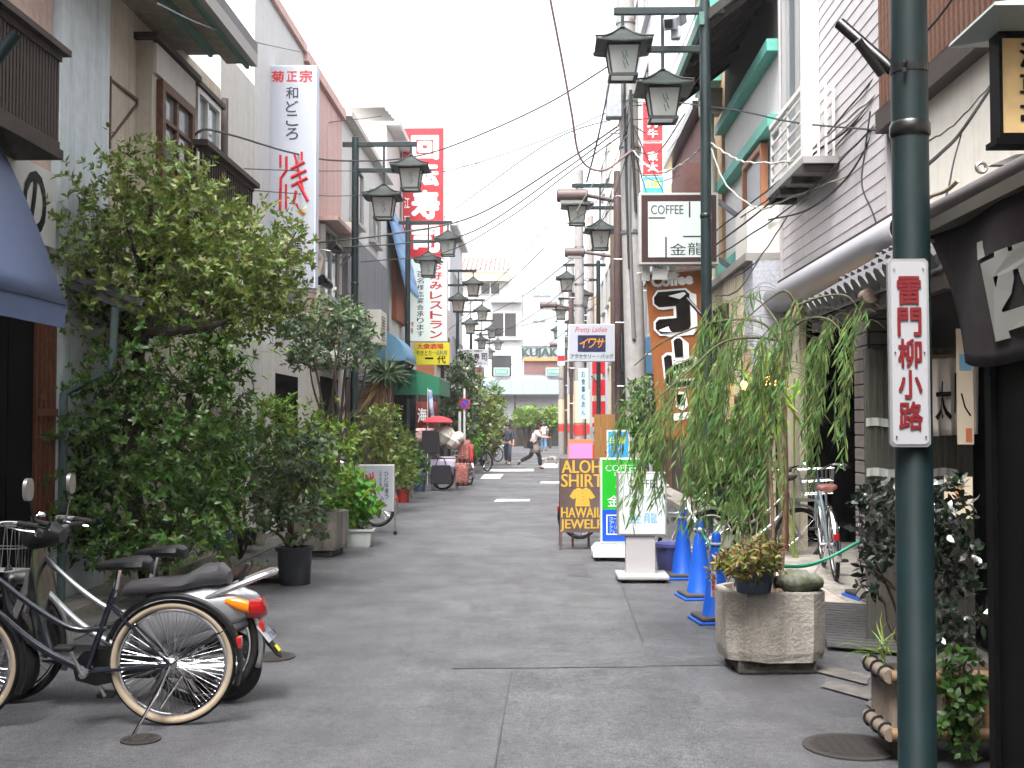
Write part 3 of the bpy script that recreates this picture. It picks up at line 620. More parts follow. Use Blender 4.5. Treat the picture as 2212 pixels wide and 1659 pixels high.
for i in range(24):
    for j in range(2):
        if me is None: o = MB().box((0, 0, 0), (0.215, 0.016, 0.088)).build('tile', TILE, t, False, bevel=0.003); me = o.data
        else: o = o.copy(); COL.objects.link(o)
        o.location = mw(t).inverted() @ Vector((2.665 + j * 0.222, 8.995, 0.1 + i * 0.1))
me = None
for i in range(24):
    if me is None: o2 = MB().box((0, 0, 0), (0.016, 0.38, 0.088)).build('tile', TILE, t, False, bevel=0.003); me = o2.data
    else: o2 = o2.copy(); COL.objects.link(o2)
    o2.location = mw(t).inverted() @ Vector((2.547, 9.2, 0.1 + i * 0.1))
# coffee house with teal bands
t = building('coffee_house', 'white rendered coffee house with teal bands and dark eaves', 1, XR, 14.3, 18.6, 6.3, W_WHITE, 7)
for z in (3.9, 5.25, 6.2): fbox(t, 'teal_band', TEAL, XR, 0, 0.16, 14.35, 18.6, z, z + 0.15)
o = window(t, XR, 15.0, 16.4, 4.15, 5.2, mat('copper_frame', (150, 98, 66), 0.5), mat('grey_shutter', (176, 180, 186), 0.5, var=0.05, vs=3), 1, 0.05, 0.07)
fbox(t, 'box_room', mat('pale_box_panel', (216, 212, 204), 0.6), XR, 0, 0.42, 14.35, 15.2, 3.65, 4.25)
# lower beige clad front and rough stucco return
fbox(t, 'beige_front', W_BEIGE, XR, 0.0, 0.38, 14.9, 18.4, 1.9, 3.55)
for i in range(22): fbox(t, 'cladding_rib', W_BEIGE, XR, 0.38, 0.395, 14.95 + i * 0.158, 15.0 + i * 0.158, 1.92, 3.53)
fbox(t, 'stucco_return', W_GSTUC, XR, 0.0, 0.36, 14.3, 14.88, 2.0, 3.6)
fbox(t, 'front_cap', mat('grey_gutter', (150, 146, 142)), XR, 0, 0.45, 14.3, 18.5, 3.56, 3.66)
window(t, XR - 0.38, 15.9, 16.9, 2.5, 3.2, WOODD, GLASSD, 2, 0.02, 0.05)
fbox(t, 'ground_floor', VOIDM, XR, 0, 0.02, 14.4, 18.5, 0.1, 1.9)
for y in (14.7, 15.9, 17.2, 18.3): fbox(t, 'front_post', W_BEIGE, XR, 0.02, 0.2, y, y + 0.16, 0.12, 1.9)
# dark eaves with teal edge, overhanging high up
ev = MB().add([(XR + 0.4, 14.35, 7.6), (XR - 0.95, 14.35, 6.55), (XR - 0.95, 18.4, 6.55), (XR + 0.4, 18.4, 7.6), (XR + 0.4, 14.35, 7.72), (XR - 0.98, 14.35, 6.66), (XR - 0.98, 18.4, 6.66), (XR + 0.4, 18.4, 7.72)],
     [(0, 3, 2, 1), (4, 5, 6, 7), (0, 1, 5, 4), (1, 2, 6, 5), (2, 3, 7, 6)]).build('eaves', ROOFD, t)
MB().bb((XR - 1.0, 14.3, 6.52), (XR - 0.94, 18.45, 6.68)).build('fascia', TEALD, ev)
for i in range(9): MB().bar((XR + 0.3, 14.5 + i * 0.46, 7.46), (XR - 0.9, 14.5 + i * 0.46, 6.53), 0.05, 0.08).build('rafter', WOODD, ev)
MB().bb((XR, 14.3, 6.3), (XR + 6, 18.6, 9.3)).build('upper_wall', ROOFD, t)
pipe(t, 'downpipe', CREAMP, [(XR - 0.28, 18.3, 6.5), (XR - 0.28, 18.3, 6.1), (XR - 0.2, 18.5, 5.9), (XR - 0.2, 18.5, 0.3)], 0.06)
MB().box((XR - 0.28, 18.3, 6.65), (0.32, 0.3, 0.4), taper=1.15).build('rain_hopper', CREAMP, t, bevel=0.02)
t = building('tan_house', 'tan rendered house with red brick top and teal cornice', 1, XR - 0.05, 18.62, 21.0, 8.4, W_TAN, 7)
fbox(t, 'teal_cornice', TEAL, XR - 0.05, 0, 0.3, 18.6, 19.6, 7.1, 8.6); fbox(t, 'brick_top', W_BRICK, XR - 0.05, 0, 0.1, 18.7, 21.0, 8.4, 9.6)
fbox(t, 'brown_canvas', W_MAROON, XR - 0.05, 0, 0.55, 19.2, 20.9, 3.4, 5.9)
fbox(t, 'ground_floor', WOODD, XR - 0.05, 0, 0.04, 18.7, 20.9, 0.1, 2.9)
t = building('maroon_house', 'maroon house with dark metal gutter behind the utility pole', 1, XR, 21.02, 26.0, 7.3, W_MAROON, 7)
window(t, XR, 22.0, 23.6, 4.2, 5.6, ALU, GLASSD, 2, 0.02, 0.06); fbox(t, 'ground_floor', WOODD, XR, 0, 0.05, 21.1, 25.9, 0.1, 2.9)
fbox(t, 'gutter', BLACKM, XR, 0, 0.2, 21.0, 26.0, 7.3, 7.45)
t = building('tall_office_block', 'tall pale grey panelled block with red vertical signs on its edge', 1, XR + 0.1, 30.5, 38.0, 19.0, W_PANEL, 8)
for k in range(7): MB().bb((XR + 0.1, 30.49, 3 + k * 2.1), (XR + 6, 30.5, 3.03 + k * 2.1)).build('panel_joint', mat('panel_joint', (150, 152, 158), 0.7), t)
for k in range(2): MB().bb((XR + 1.7 + k * 2.2, 30.488, 3), (XR + 1.72 + k * 2.2, 30.499, 19)).build('panel_joint', MATS['panel_joint'], t)
for j in range(5): window(t, XR + 0.1, 31.5, 33.5, 4 + j * 3, 5.6 + j * 3, ALU, GLASSD, 2, 0.02, 0.07); window(t, XR + 0.1, 34.8, 36.8, 4 + j * 3, 5.6 + j * 3, ALU, GLASSD, 2, 0.02, 0.07)
t = building('cream_shop_house', 'cream shop house with blue awning on the right side', 1, XR, 26.02, 30.45, 7.0, W_YELL, 7)
window(t, XR, 27.0, 28.6, 4.1, 5.5, ALU, GLASSD, 2, 0.02, 0.06); fbox(t, 'ground_floor', WOODB, XR, 0, 0.05, 26.1, 30.3, 0.1, 2.9)
t = building('red_brown_house', 'red-brown house front halfway along the right side', 1, XR, 38.02, 43.5, 9.3, W_BRICK, 7)
for j in range(2): window(t, XR, 39.0, 40.6, 4 + j * 2.8, 5.5 + j * 2.8, ALU, GLASSD, 2, 0.02, 0.07); window(t, XR, 41.2, 42.8, 4 + j * 2.8, 5.5 + j * 2.8, ALU, GLASSD, 2, 0.02, 0.07)
t = building('yellow_house', 'narrow pale yellow house beyond the red-brown one', 1, XR - 0.1, 43.52, 48.0, 11.0, W_YELL, 7)
for j in range(3): window(t, XR - 0.1, 44.6, 46.8, 4 + j * 2.6, 5.4 + j * 2.6, ALU, GLASSD, 2, 0.02, 0.07)
t = building('white_water_tank_house', 'tall white house with rooftop water tank on the right', 1, XR, 48.02, 56.0, 14.0, W_WHITE, 7)
for j in range(4): window(t, XR, 49.0, 51.0, 4 + j * 2.7, 5.5 + j * 2.7, ALU, GLASSD, 2, 0.02, 0.08); window(t, XR, 52.4, 54.6, 4 + j * 2.7, 5.5 + j * 2.7, ALU, GLASSD, 2, 0.02, 0.08)
MB().lathe([(0.9, 0), (0.9, 1.6), (0.5, 1.9)], 20, Matrix.Translation((XR + 1.3, 49.6, 14.0))).build('water_tank', W_WHITE, t, smooth=True)
t = building('brown_far_house', 'far brown shop house near the end on the right', 1, XR - 0.2, 56.02, 66.0, 8.0, W_TAN, 7)
for j in range(2): window(t, XR - 0.2, 57.5, 60.0, 3.8 + j * 2.4, 5.0 + j * 2.4, ALU, GLASSD, 3, 0.02, 0.08)
round_awning('blue quarter-round awning behind the pretty ladies sign', mat('blue_canvas', (62, 106, 138), 0.6, var=0.06, vs=3), XR - 0.05, 1, 26.6, 30.0, 2.7, 0.95, 1.0)
# unseen block added behind the photographer to shade the near ground
t = thing('shade_block', 'unseen grey block added behind the photographer to shade the near ground', 'building', (0, -9, 0)); MB().bb((-22, -18, 0), (22, -7.5, 9)).build('wall', W_GREY, t)
for k in range(8): MB().bb((-20 + k * 5, -7.5, 4.5), (-17 + k * 5, -7.42, 6.2)).build('window', GLASSD, t)
# ------------------------------------------------------------------ the end of the street
YE = 84.0
W_FAR = mat('far_white_wall', (184, 184, 184), 0.85, var=0.05, vs=2, streak=0.3, dcol=(140, 140, 142)); W_FAR2 = mat('far_grey_wall', (168, 171, 178), 0.8, var=0.05, vs=2, streak=0.3, dcol=(130, 132, 138))
def wx(dx): return at(dx, 918, YE).x
def wz(dy): return at(1165, dy, YE).z
t = thing('striped_roof_house', 'white house with faded red striped roof closing the street', 'building', (wx(1060), YE, 0))
MB().bb((wx(900), YE, 0), (wx(1127.5), YE + 9, wz(590))).build('wall', W_FAR, t)
MB().add([(wx(985), YE - 0.6, wz(588)), (wx(1098), YE - 0.6, wz(588)), (wx(1098), YE + 3, wz(548)), (wx(985), YE + 3, wz(548)), (wx(985), YE - 0.6, wz(584)), (wx(1098), YE - 0.6, wz(584)), (wx(1098), YE + 3, wz(544)), (wx(985), YE + 3, wz(544))], [(3, 2, 1, 0), (4, 5, 6, 7), (0, 1, 5, 4), (1, 2, 6, 5), (3, 0, 4, 7)]).build('roof', mat('faded_red_roof', (180, 146, 140), 0.7), t)
for i in range(12):
    x = wx(988 + i * 10); MB().bar((x, YE - 0.62, wz(583.5)), (x, YE + 3, wz(543.5)), 0.08, 0.08).build('roof_batten', mat('red_roof_batten', (140, 80, 72), 0.7), t)
MB().bb((wx(985), YE - 0.5, wz(608)), (wx(1098), YE + 0.05, wz(589))).build('eaves_board', W_YELL, t)
def ewin(t, x0, x1, y0, y1, n, gm=GLASSD, fm=ALUW):
    o = MB().bb((wx(x0), YE - 0.08, wz(y1)), (wx(x1), YE + 0.02, wz(y0))).build('window', fm, t); d = (x1 - x0) / n
    for i in range(n): MB().bb((wx(x0 + i * d + 1.3), YE - 0.11, wz(y1 - 1.5)), (wx(x0 + (i + 1) * d - 1.3), YE - 0.05, wz(y0 + 1.5))).build('pane', gm, o)
ewin(t, 1038, 1080, 610, 636, 2, mat('brown_tinted_glass', (46, 42, 42), 0.2)); ewin(t, 1062, 1116, 675, 728, 2, MATS['brown_tinted_glass'])
MB().bb((wx(1060), YE - 0.5, wz(654)), (wx(1126), YE + 0.05, wz(648))).build('ledge', W_FAR, t); MB().bb((wx(1050), YE - 0.3, wz(735)), (wx(1126), YE + 0.05, wz(731))).build('ledge', W_FAR, t)
MB().bb((wx(1062), YE - 0.1, wz(812)), (wx(1104), YE + 0.05, wz(768))).build('dark_lower_front', mat('dark_shop_front', (36, 38, 38), 0.7), t)
t = thing('lettered_white_building', 'white building with green KUJAKU lettering closing the street', 'building', (wx(1180), YE, 0))
MB().bb((wx(1128.5), YE - 0.02, 0), (wx(1330), YE + 9, wz(560))).build('wall', W_FAR2, t)
MB().bb((wx(1140), YE - 0.02, wz(560)), (wx(1320), YE + 6, wz(538))).build('parapet', W_FAR2, t)
ewin(t, 1150, 1180, 676, 694, 2, GLASSL); ewin(t, 1150, 1190, 620, 640, 2, GLASSL)
MB().bb((wx(1129), YE - 0.15, wz(748)), (wx(1230), YE + 0.02, wz(742))).build('ledge', W_FAR, t)
MB().bb((wx(1131), YE - 0.3, wz(780)), (wx(1230), YE + 0.02, wz(774))).build('orange_band', W_ORANGE, t)
MB().bb((wx(1132), YE - 0.12, wz(808)), (wx(1220), YE + 0.02, wz(781))).build('brown_front', W_MAROON, t)
lm = MB(); put(lm, 'KUJAKU', basis((wx(1175), YE - 0.14, wz(764)), (1, 0, 0), (0, 0, 1)), 0, 0, wx(1224) - wx(1128), wz(752) - wz(776), 0.06)
lm.build('lettering', mat('green_letter', (30, 66, 56), 0.6), t)
for k, (xa, la) in enumerate([(1084, 'green lettered sign box on the striped roof house'), (1196, 'green lettered sign box on the lettered white building')]):
    t = thing('sign_box', la, 'sign', (wx(xa), YE - 0.3, wz(805)))
    MB().bb((wx(xa - 17), YE - 0.5, wz(812)), (wx(xa + 17), YE - 0.2, wz(795))).build('box', W_FAR2, t, bevel=0.03)
    MB().bb((wx(xa - 14.5), YE - 0.53, wz(809)), (wx(xa + 14.5), YE - 0.49, wz(798))).build('green_field', mat('sign_green', (40, 140, 100), 0.6), t)
    lm = MB(); put(lm, 'SPARK', basis((wx(xa), YE - 0.54, wz(803.5)), (1, 0, 0), (0, 0, 1)), 0, 0, wx(12) - wx(-12), wz(0) - wz(7), 0.03); lm.build('lettering', W_FAR2, t)
t = thing('arcade_canopy', 'long pale blue panelled arcade canopy across the street end', 'canopy', (wx(1135), 82, 3.5))
YC = 82.0
def cx(dx): return at(dx, 918, YC).x
def cz(dy): return at(1165, dy, YC).z
for i in range(9):
    x0 = 1000 + i * 26; MB().bb((cx(x0 + 0.3), YC, cz(851)), (cx(x0 + 25.7), YC + 0.3, cz(821))).build('panel', mat('pale_blue_panel', (146, 164, 186), 0.5, var=0.03, vs=3), t)
MB().bb((cx(990), YC - 0.05, cz(854)), (cx(1240), YC + 0.4, cz(851.3))).build('lower_edge', mat('dark_edge', (70, 72, 76), 0.6), t)
MB().bb((cx(990), YC + 0.4, cz(830)), (cx(1240), YC + 2.0, cz(822))).build('roof', W_FAR2, t)
for dx in (1110, 1210, 1000): MB().bb((cx(dx), YC + 0.1, 0), (cx(dx + 5), YC + 0.25, cz(851))).build('post', WOODD, t)
t = thing('shop_front_wall', 'cream shop wall with brown beams under the arcade canopy', 'building', (wx(1140), 83, 0))
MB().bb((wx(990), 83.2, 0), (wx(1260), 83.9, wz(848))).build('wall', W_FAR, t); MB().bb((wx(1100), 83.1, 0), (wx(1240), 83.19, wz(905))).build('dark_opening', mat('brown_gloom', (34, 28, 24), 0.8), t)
# ------------------------------------------------------------------ lamp posts
LGLASS = mat('lantern_glass', (246, 247, 243), 0.3, sub=0.8)
LEAFP = mat('painted_willow', (70, 120, 96), 0.6)
def lantern(root, x, ztop, s):
    b = MB(); rings = []
    for (hw, z, up) in ((0.025, 0.27, 0), (0.07, 0.235, 0), (0.14, 0.165, 0.0), (0.23, 0.095, 0.008), (0.31, 0.045, 0.02), (0.35, 0.028, 0.03), (0.35, 0.008, 0.03), (0.24, 0.03, 0)):
        rg = []
        for k in range(4):
            a0 = (k * 90 + 45); p = Vector((math.cos(R(a0)), math.sin(R(a0)), 0)) * hw * math.sqrt(2); q = Vector((math.cos(R(a0 + 90)), math.sin(R(a0 + 90)), 0)) * hw * math.sqrt(2)
            for f, uu in ((0, 1), (0.25, 0.3), (0.5, 0), (0.75, 0.3)): v = p.lerp(q, f); rg.append((x + v.x, v.y, ztop - 0.27 + z + up * uu))
        rings.append(rg)
    o = b.loft(rings).build('lantern_roof', GREEND, root, False)
    b = MB()
    for k in range(4):
        a = R(k * 90 + 45); c, q = math.cos(a) * math.sqrt(2), math.sin(a) * math.sqrt(2)
        pts = [(x + c * hw, q * hw, ztop - 0.27 + z + dz) for hw, z, dz in ((0.03, 0.275, 0), (0.14, 0.175, 0), (0.23, 0.108, 0.006), (0.352, 0.035, 0.035))]
        b.tube(pts, 0.014, 6)
    b.build('ridge_rib', BLACKM, o, False)
    MB().lathe([(0.03, 0), (0.045, 0.02), (0.02, 0.05), (0.012, 0.07)], 10, Matrix.Translation((x, 0, ztop - 0.005))).build('finial', GREENM, o, False)
    z1, z0 = ztop - 0.25, ztop - 0.62
    b = MB()
    for k in range(4):
        a = R(k * 90 + 45); c, q = math.cos(a) * math.sqrt(2), math.sin(a) * math.sqrt(2); b.bar((x + c * 0.2, q * 0.2, z1), (x + c * 0.145, q * 0.145, z0), 0.022)
    for k in range(4):
        a, a2 = R(k * 90 + 45), R(k * 90 + 135)
        for hw, z, th in ((0.165, z0, 0.035), (0.2, z1, 0.02)): b.bar((x + math.cos(a) * hw * 1.414, math.sin(a) * hw * 1.414, z), (x + math.cos(a2) * hw * 1.414, math.sin(a2) * hw * 1.414, z), 0.03, th)
    fr = b.build('lantern_frame', GREEND, root, False)
    for k in range(4):
        a, a2 = R(k * 90 + 45), R(k * 90 + 135); b = MB()
        P = lambda hw, an, z: (x + math.cos(an) * hw * 1.414, math.sin(an) * hw * 1.414, z)
        b.v = [P(0.138, a, z0 + 0.01), P(0.138, a2, z0 + 0.01), P(0.193, a2, z1), P(0.193, a, z1)]; b.f = [(0, 1, 2, 3)]
        pn = b.build('lantern_pane', LGLASS, fr, False)
        if k in (2, 0):
            b = MB(); am = (a + a2) / 2
            for (u, z, l) in ((-0.02, 0.3, 0.12), (0.015, 0.26, 0.14), (0.03, 0.2, 0.1), (-0.005, 0.18, 0.11), (0.02, 0.31, 0.1)):
                n = Vector((math.cos(am), math.sin(am), 0)); tx = Vector((-n.y, n.x, 0)); c = Vector((x, 0, z0)) + tx * u + n * (0.15 + 0.055 * z / 0.37 * 1.0)
                b.bar(c + Vector((0, 0, z - 0.02)), c + tx * 0.03 + Vector((0, 0, z - l)) - n * 0.012, 0.012, 0.003)
            b.build('willow_motif', LEAFP, pn, False)
def lamp_proto(name, label, loc, direction, sections=True):
    t = thing(name, label, 'lamp post', loc, 0.0 if direction > 0 else math.pi, group='green willow street lamp posts')
    MB().lathe([(0.1, 0.0), (0.1, 0.05), (0.07, 0.09), (0.068, 3.0), (0.066, 6.8), (0.06, 6.86), (0.03, 6.88)], 18).build('pole', GREENM, t, False, smooth=True)
    for z in (2.62, 4.1): MB().lathe([(0.07, 0), (0.075, 0.01), (0.075, 0.05), (0.07, 0.06)], 18, Matrix.Translation((0, 0, z))).build('strap_band', BLACKM, t, False, smooth=True)
    MB().tube([(0.05, -0.05, 2.9), (0.22, -0.16, 3.12)], 0.024, 10).build('flag_holder', BLACKM, t, False, smooth=True)
    MB().bb((-0.24, -0.03, 6.68), (1.14, 0.03, 6.77)).build('upper_arm', GREENM, t, False, bevel=0.006)
    MB().bb((0.04, -0.024, 6.2), (0.72, 0.024, 6.28)).build('lower_arm', GREENM, t, False, bevel=0.006)
    MB().bar((1.03, 0, 6.7), (1.03, 0, 6.48), 0.04).build('hanger', GREENM, t, False); MB().bar((0.53, 0, 6.7), (0.53, 0, 5.95), 0.04).build('hanger', GREENM, t, False)
    lantern(t, 1.03, 6.5, 1); lantern(t, 0.53, 5.96, 1)
    return t
LP = [('left', (-3.4, 21.2), 1, 'green lamp post with two lanterns beside the small brush-letter stand sign'),
      ('r', (1.41, 4.4), -1, 'nearest green lamp post carrying the white street-name plate'),
      ('r', (2.08, 14.4), -1, 'green lamp post in front of the COFFEE light box'),
      ('l', (-3.37, 29.5), 1, 'green lamp post in front of the red sushi sign'),
      ('l', (-3.25, 38.8), 1, 'third green lamp post along the left, beyond the yellow sign'),
      ('l', (-3.4, 48.0), 1, 'fourth green lamp post along the left side'),
      ('l', (-3.4, 57.5), 1, 'fifth green lamp post along the left side'),
      ('l', (-3.4, 66.5), 1, 'farthest green lamp post on the left side'),
      ('r', (1.85, 25.0), -1, 'green lamp post behind the concrete utility pole'),
      ('r', (1.92, 37.5), -1, 'green lamp post beyond the pretty ladies sign'),
      ('r', (1.92, 47.5), -1, 'fifth green lamp post along the right side'),
      ('r', (1.95, 58.0), -1, 'farthest green lamp post on the right side')]
lamp0 = None; LAMPS = []
for k, (_s, (x, y), d, la) in enumerate(LP):
    if lamp0 is None: lamp0 = lamp_proto('lamp_post', la, (x, y, 0), d); o = lamp0
    else:
        o = copy_tree(lamp0); o.location = (x, y, 0); o.rotation_euler = (0, 0, 0 if d > 0 else math.pi); o['label'] = la
    LAMPS.append(o)
# street-name plate on the nearest post
def Mface(dx, dy, Y, up=(0, 0, 1), rt=(1, 0, 0)): return basis(at(dx, dy, Y), rt, up)
Y = 4.4 - 0.083
t = thing('street_name_plate', 'white street-name plate with red characters strapped to nearest green post', 'sign', at(1964, 965, Y))
def mm(px, Y): return px * Y / F
wd, ht = mm(86, Y), mm(404, Y); c = at(1962.5, 762, Y)
def octa(w, h, k): return [(-w / 2 + k, -h / 2), (w / 2 - k, -h / 2), (w / 2, -h / 2 + k), (w / 2, h / 2 - k), (w / 2 - k, h / 2), (-w / 2 + k, h / 2), (-w / 2, h / 2 - k), (-w / 2, -h / 2 + k)]
M = basis(c, (1, 0, 0.004), (-0.012, 0, 1))
MB().prism(octa(wd, ht, 0.012), M, 0.02).build('frame', mat('silver_plate_edge', (176, 178, 180), 0.35, 0.6), t)
MB().prism(octa(wd - 0.018, ht - 0.02, 0.01), M @ Matrix.Translation((0, 0, 0.008)), 0.01).build('plate', mat('white_enamel', (166, 166, 170), 0.35), t)
RED1 = mat('deep_red_letter', (112, 18, 26), 0.5)
RED2 = mat('bright_red_letter', (186, 28, 38), 0.5)
M2 = M @ Matrix.Translation((0, 0, 0.016))
for i, ch in enumerate('雷門柳小路'):
    lm = MB(); put(lm, ch, M2, 0, ht * (0.33 - 0.166 * i), wd * 0.6, ht * 0.152, 0.034); lm.build('character', RED1, t)
for (u, v) in ((-0.42, 0.46), (0.42, 0.46), (-0.42, 0.0), (0.42, 0.0), (-0.42, -0.46), (0.42, -0.46)):
    MB().lathe([(0.0035, 0), (0.003, 0.003)], 10, M2 @ Matrix.Translation((u * wd * 0.86, v * ht * 0.97, 0))).build('screw', CHROME, t)
# clamp with black tube on the nearest post
MB().tube([at(1905, 160, 4.34), at(1852, 88, 4.30)], 0.018, 12).build('flag_tube', BLACKM, LAMPS[1], smooth=True)
MB().lathe([(0.071, 0), (0.071, 0.03)], 18, Matrix.Translation((1.41, 4.4, at(1950, 160, 4.4).z))).build('clamp', BLACKM, LAMPS[1])
for (x, y) in ((1955, 130), (1953, 150)): MB().tube([at(x, y, 4.335), at(x, y, 4.31)], 0.009, 8).build('bolt', CHROME, LAMPS[1])
# security camera on the lamp post arm
t = thing('security_camera', 'white box security camera on arm of lamp post by COFFEE sign', 'camera', at(1455, 68, 14.35))
MB().bar(at(1447, 52, 14.2), at(1470, 38, 14.9), 0.16, 0.15).build('housing', W_PANEL, t, bevel=0.01); MB().bar(at(1444, 51, 14.12), at(1445, 51, 14.2), 0.1, 0.1).build('lens', BLACKP, t)
MB().box(at(1460, 72, 14.35), (0.12, 0.12, 0.16)).build('mount', W_PANEL, t, bevel=0.02)
# ------------------------------------------------------------------ sign helper
class Sign:
    def __init__(s, name, label, x0, y0, x1, y1, Y, depth, facem, edgem, cat='sign', frame=0.0, bevel=0.006, lean=0.0):
        s.Y = Y; s.c = at((x0 + x1) / 2, (y0 + y1) / 2, Y); a, b = at(x0, y1, Y), at(x1, y0, Y); s.w, s.H = b.x - a.x, b.z - a.z; s.D = depth
        s.t = thing(name, label, cat, (s.c.x, s.c.y + depth / 2, a.z))
        s.M = basis(s.c, (1, 0, 0), (lean, 0, 1))
        if edgem: s.case = MB().prism([(-s.w / 2, -s.H / 2), (s.w / 2, -s.H / 2), (s.w / 2, s.H / 2), (-s.w / 2, s.H / 2)], s.M @ Matrix.Translation((0, 0, -depth / 2)), depth).build('case', edgem, s.t, bevel=bevel)
        s.face = s.rect('face', x0 + frame, y0 + frame, x1 - frame, y1 - frame, facem, 0.002)
    def L(s, dx, dy): p = at(dx, dy, s.Y) - s.c; return p.x, p.z
    def rect(s, name, x0, y0, x1, y1, m, z, parent=None, th=0.004):
        (ax, ay), (bx, by) = s.L(x0, y1), s.L(x1, y0)
        return MB().prism([(ax, ay), (bx, ay), (bx, by), (ax, by)], s.M @ Matrix.Translation((0, 0, z)), th).build(name, m, parent or s.t)
    def h(s, txt, x0, x1, y0, y1, m, bold=0.0, z=0.006, shear=0.0, name='lettering', parent=None):
        lm = MB(); (ax, ay), (bx, by) = s.L(x0, y1), s.L(x1, y0); put(lm, txt, s.M @ Matrix.Translation((0, 0, z)), (ax + bx) / 2, (ay + by) / 2, bx - ax, by - ay, bold, shear)
        return lm.build(name, m, parent or s.t)
    def v(s, txt, cx, wpx, y0, y1, m, bold=0.0, z=0.006, fill=0.86, name='character', shear=0.0):
        n = len(txt); hh = (y1 - y0) / n
        for i, ch in enumerate(txt):
            if ch == ' ': continue
            a = y0 + hh * i + hh * (1 - fill) / 2; b = y0 + hh * (i + 1) - hh * (1 - fill) / 2
            if ch in '一ー': m_ = (a + b) / 2; a, b = m_ - hh * 0.09, m_ + hh * 0.09
            s.h(ch, cx - wpx / 2, cx + wpx / 2, a, b, m, bold, z, shear, name)
INK = mat('black_ink', (14, 14, 18), 0.7, spec=0.15); NAVY = mat('navy_ink', (44, 50, 66), 0.6); WHT = mat('white_letter', (236, 236, 234), 0.5)
GRNI = mat('green_ink', (30, 96, 74), 0.6)
SFACE = mat('white_acrylic', (170, 173, 182), 0.35)
LITF = mat('lit_white_acrylic', (150, 158, 156), 0.4, emit=(240, 250, 246), es=0.12)
# sake sign
s = Sign('hanging_sign', 'tall white vertical sign with red and black characters on white house', 577, 140, 684, 622, 17.0, 0.22, SFACE, mat('pale_blue_case', (196, 208, 226), 0.5), frame=3)
s.h('菊', 586, 614, 153, 178, RED2, 0.03, name='character'); s.h('正', 619, 642, 154, 176, RED2, 0.03, name='character'); s.h('宗', 647, 675, 151, 178, RED2, 0.03, name='character')
s.v('和どころ', 631, 27, 186, 304, NAVY, 0.015)
def strokes(s, L, m, z, name='brush_stroke'):
    for pts, w in L:
        P = [s.M @ Matrix.Translation((0, 0, z)) @ Vector((*s.L(x, y), 0)) for x, y in pts]
        MB().tube(P, mm(w, s.Y) / 2, 6).build(name, m, s.t)
KAN = [([(606, 335), (606, 362)], 6), ([(619, 338), (619, 368), (607, 385), (605, 455)], 7), ([(618, 398), (618, 452)], 6), ([(636, 333), (642, 352)], 6), ([(652, 328), (652, 346)], 6),
       ([(628, 366), (658, 350)], 8), ([(629, 384), (662, 368)], 8), ([(630, 402), (664, 384)], 8), ([(640, 412), (634, 440)], 7), ([(645, 395), (665, 434)], 8), ([(655, 410), (640, 350)], 6), ([(650, 455), (659, 462)], 7), ([(640, 440), (655, 466)], 6)]
strokes(s, KAN, RED2, 0.0)
s.h('び', 646, 666, 483, 503, INK, 0.0, name='character'); s.h('馬', 634, 652, 520, 548, INK, 0.01, name='character'); s.v('御予約承ります', 648, 7, 548, 610, INK, 0.0); s.v('江戸', 628, 12, 560, 585, INK, 0.0)
for z in (0.3, -1.2): MB().bar(s.c + Vector((-s.w / 2, 0.1, z)), s.c + Vector((-s.w / 2 - 0.12, 0.1, z)), 0.05).build('bracket', BLACKM, s.t)
MB().bb(s.c + Vector((-s.w / 2 - 0.045, 0.08, -1.3)), s.c + Vector((-s.w / 2 - 0.01, 0.14, 1.2))).build('mounting_bar', BLACKM, s.t)
MB().bb(s.c + Vector((-s.w / 2 + 0.02, 0.02, -s.H / 2 - 0.05)), s.c + Vector((s.w / 2 - 0.02, 0.2, -s.H / 2))).build('bottom_rail', STEEL, s.t)
# conveyor sushi sign
REDF = mat('red_acrylic', (190, 26, 38), 0.4)
s = Sign('hanging_sign', 'tall red sushi restaurant sign with big white characters above lit panel', 868, 275, 960, 557, 33.0, 0.35, REDF, mat('white_case', (214, 214, 212), 0.5), frame=1.5)
for ch, y0, y1, x0, x1 in (('回', 292, 345, 888, 948), ('転', 352, 402, 890, 948), ('寿', 410, 474, 888, 950), ('司', 486, 546, 888, 950)): s.h(ch, x0, x1, y0, y1, WHT, 0.06, name='character')
s.v('味自慢江戸前', 879, 12, 296, 540, WHT, 0.02, fill=0.6)
s2 = Sign('hanging_sign', 'lit white restaurant sign with red and black vertical characters below red sushi sign', 880, 559, 966, 738, 33.0, 0.35, LITF, mat('white_case', (214, 214, 212)), frame=1.5)
s2.v('お好みレストラン', 942, 27, 564, 733, RED2, 0.035, fill=0.8); s2.v('百名様迄宴会承ります', 908, 15, 585, 728, INK, 0.01, fill=0.84); s2.h('家', 888, 894, 695, 706, RED2, 0.02); s2.h('寿', 887, 893, 708, 722, RED2, 0.02)
YEL = mat('yellow_acrylic', (204, 186, 24), 0.45)
s = Sign('hanging_sign', 'yellow sign with red, green and black characters for a tavern', 894, 740, 971, 788, 32.4, 0.12, YEL, YEL, frame=0.5)
s.h('大衆酒場', 900, 958, 742, 754, RED2, 0.03); s.h('やきとり', 899, 932, 757, 768, INK, 0.01); s.h('一品料理', 934, 966, 757, 767, GRNI, 0.01); s.h('一', 918, 936, 772, 776, INK, 0.05); s.h('代', 944, 963, 768, 785, INK, 0.03)
s = Sign('hanging_sign', 'white sushi shop sign with black characters far along the left', 988, 754, 1055, 790, 44.5, 0.15, SFACE, mat('white_case', (214, 214, 212)))
for i, ch in enumerate('つ文寿司'): s.h(ch, 990 + i * 16.5, 1003 + i * 16.5, 763, 779, INK, 0.03, name='character')
s.h('〇三八四一', 1004, 1050, 782, 788, INK); s.h('本家', 1000, 1044, 756, 761, INK)
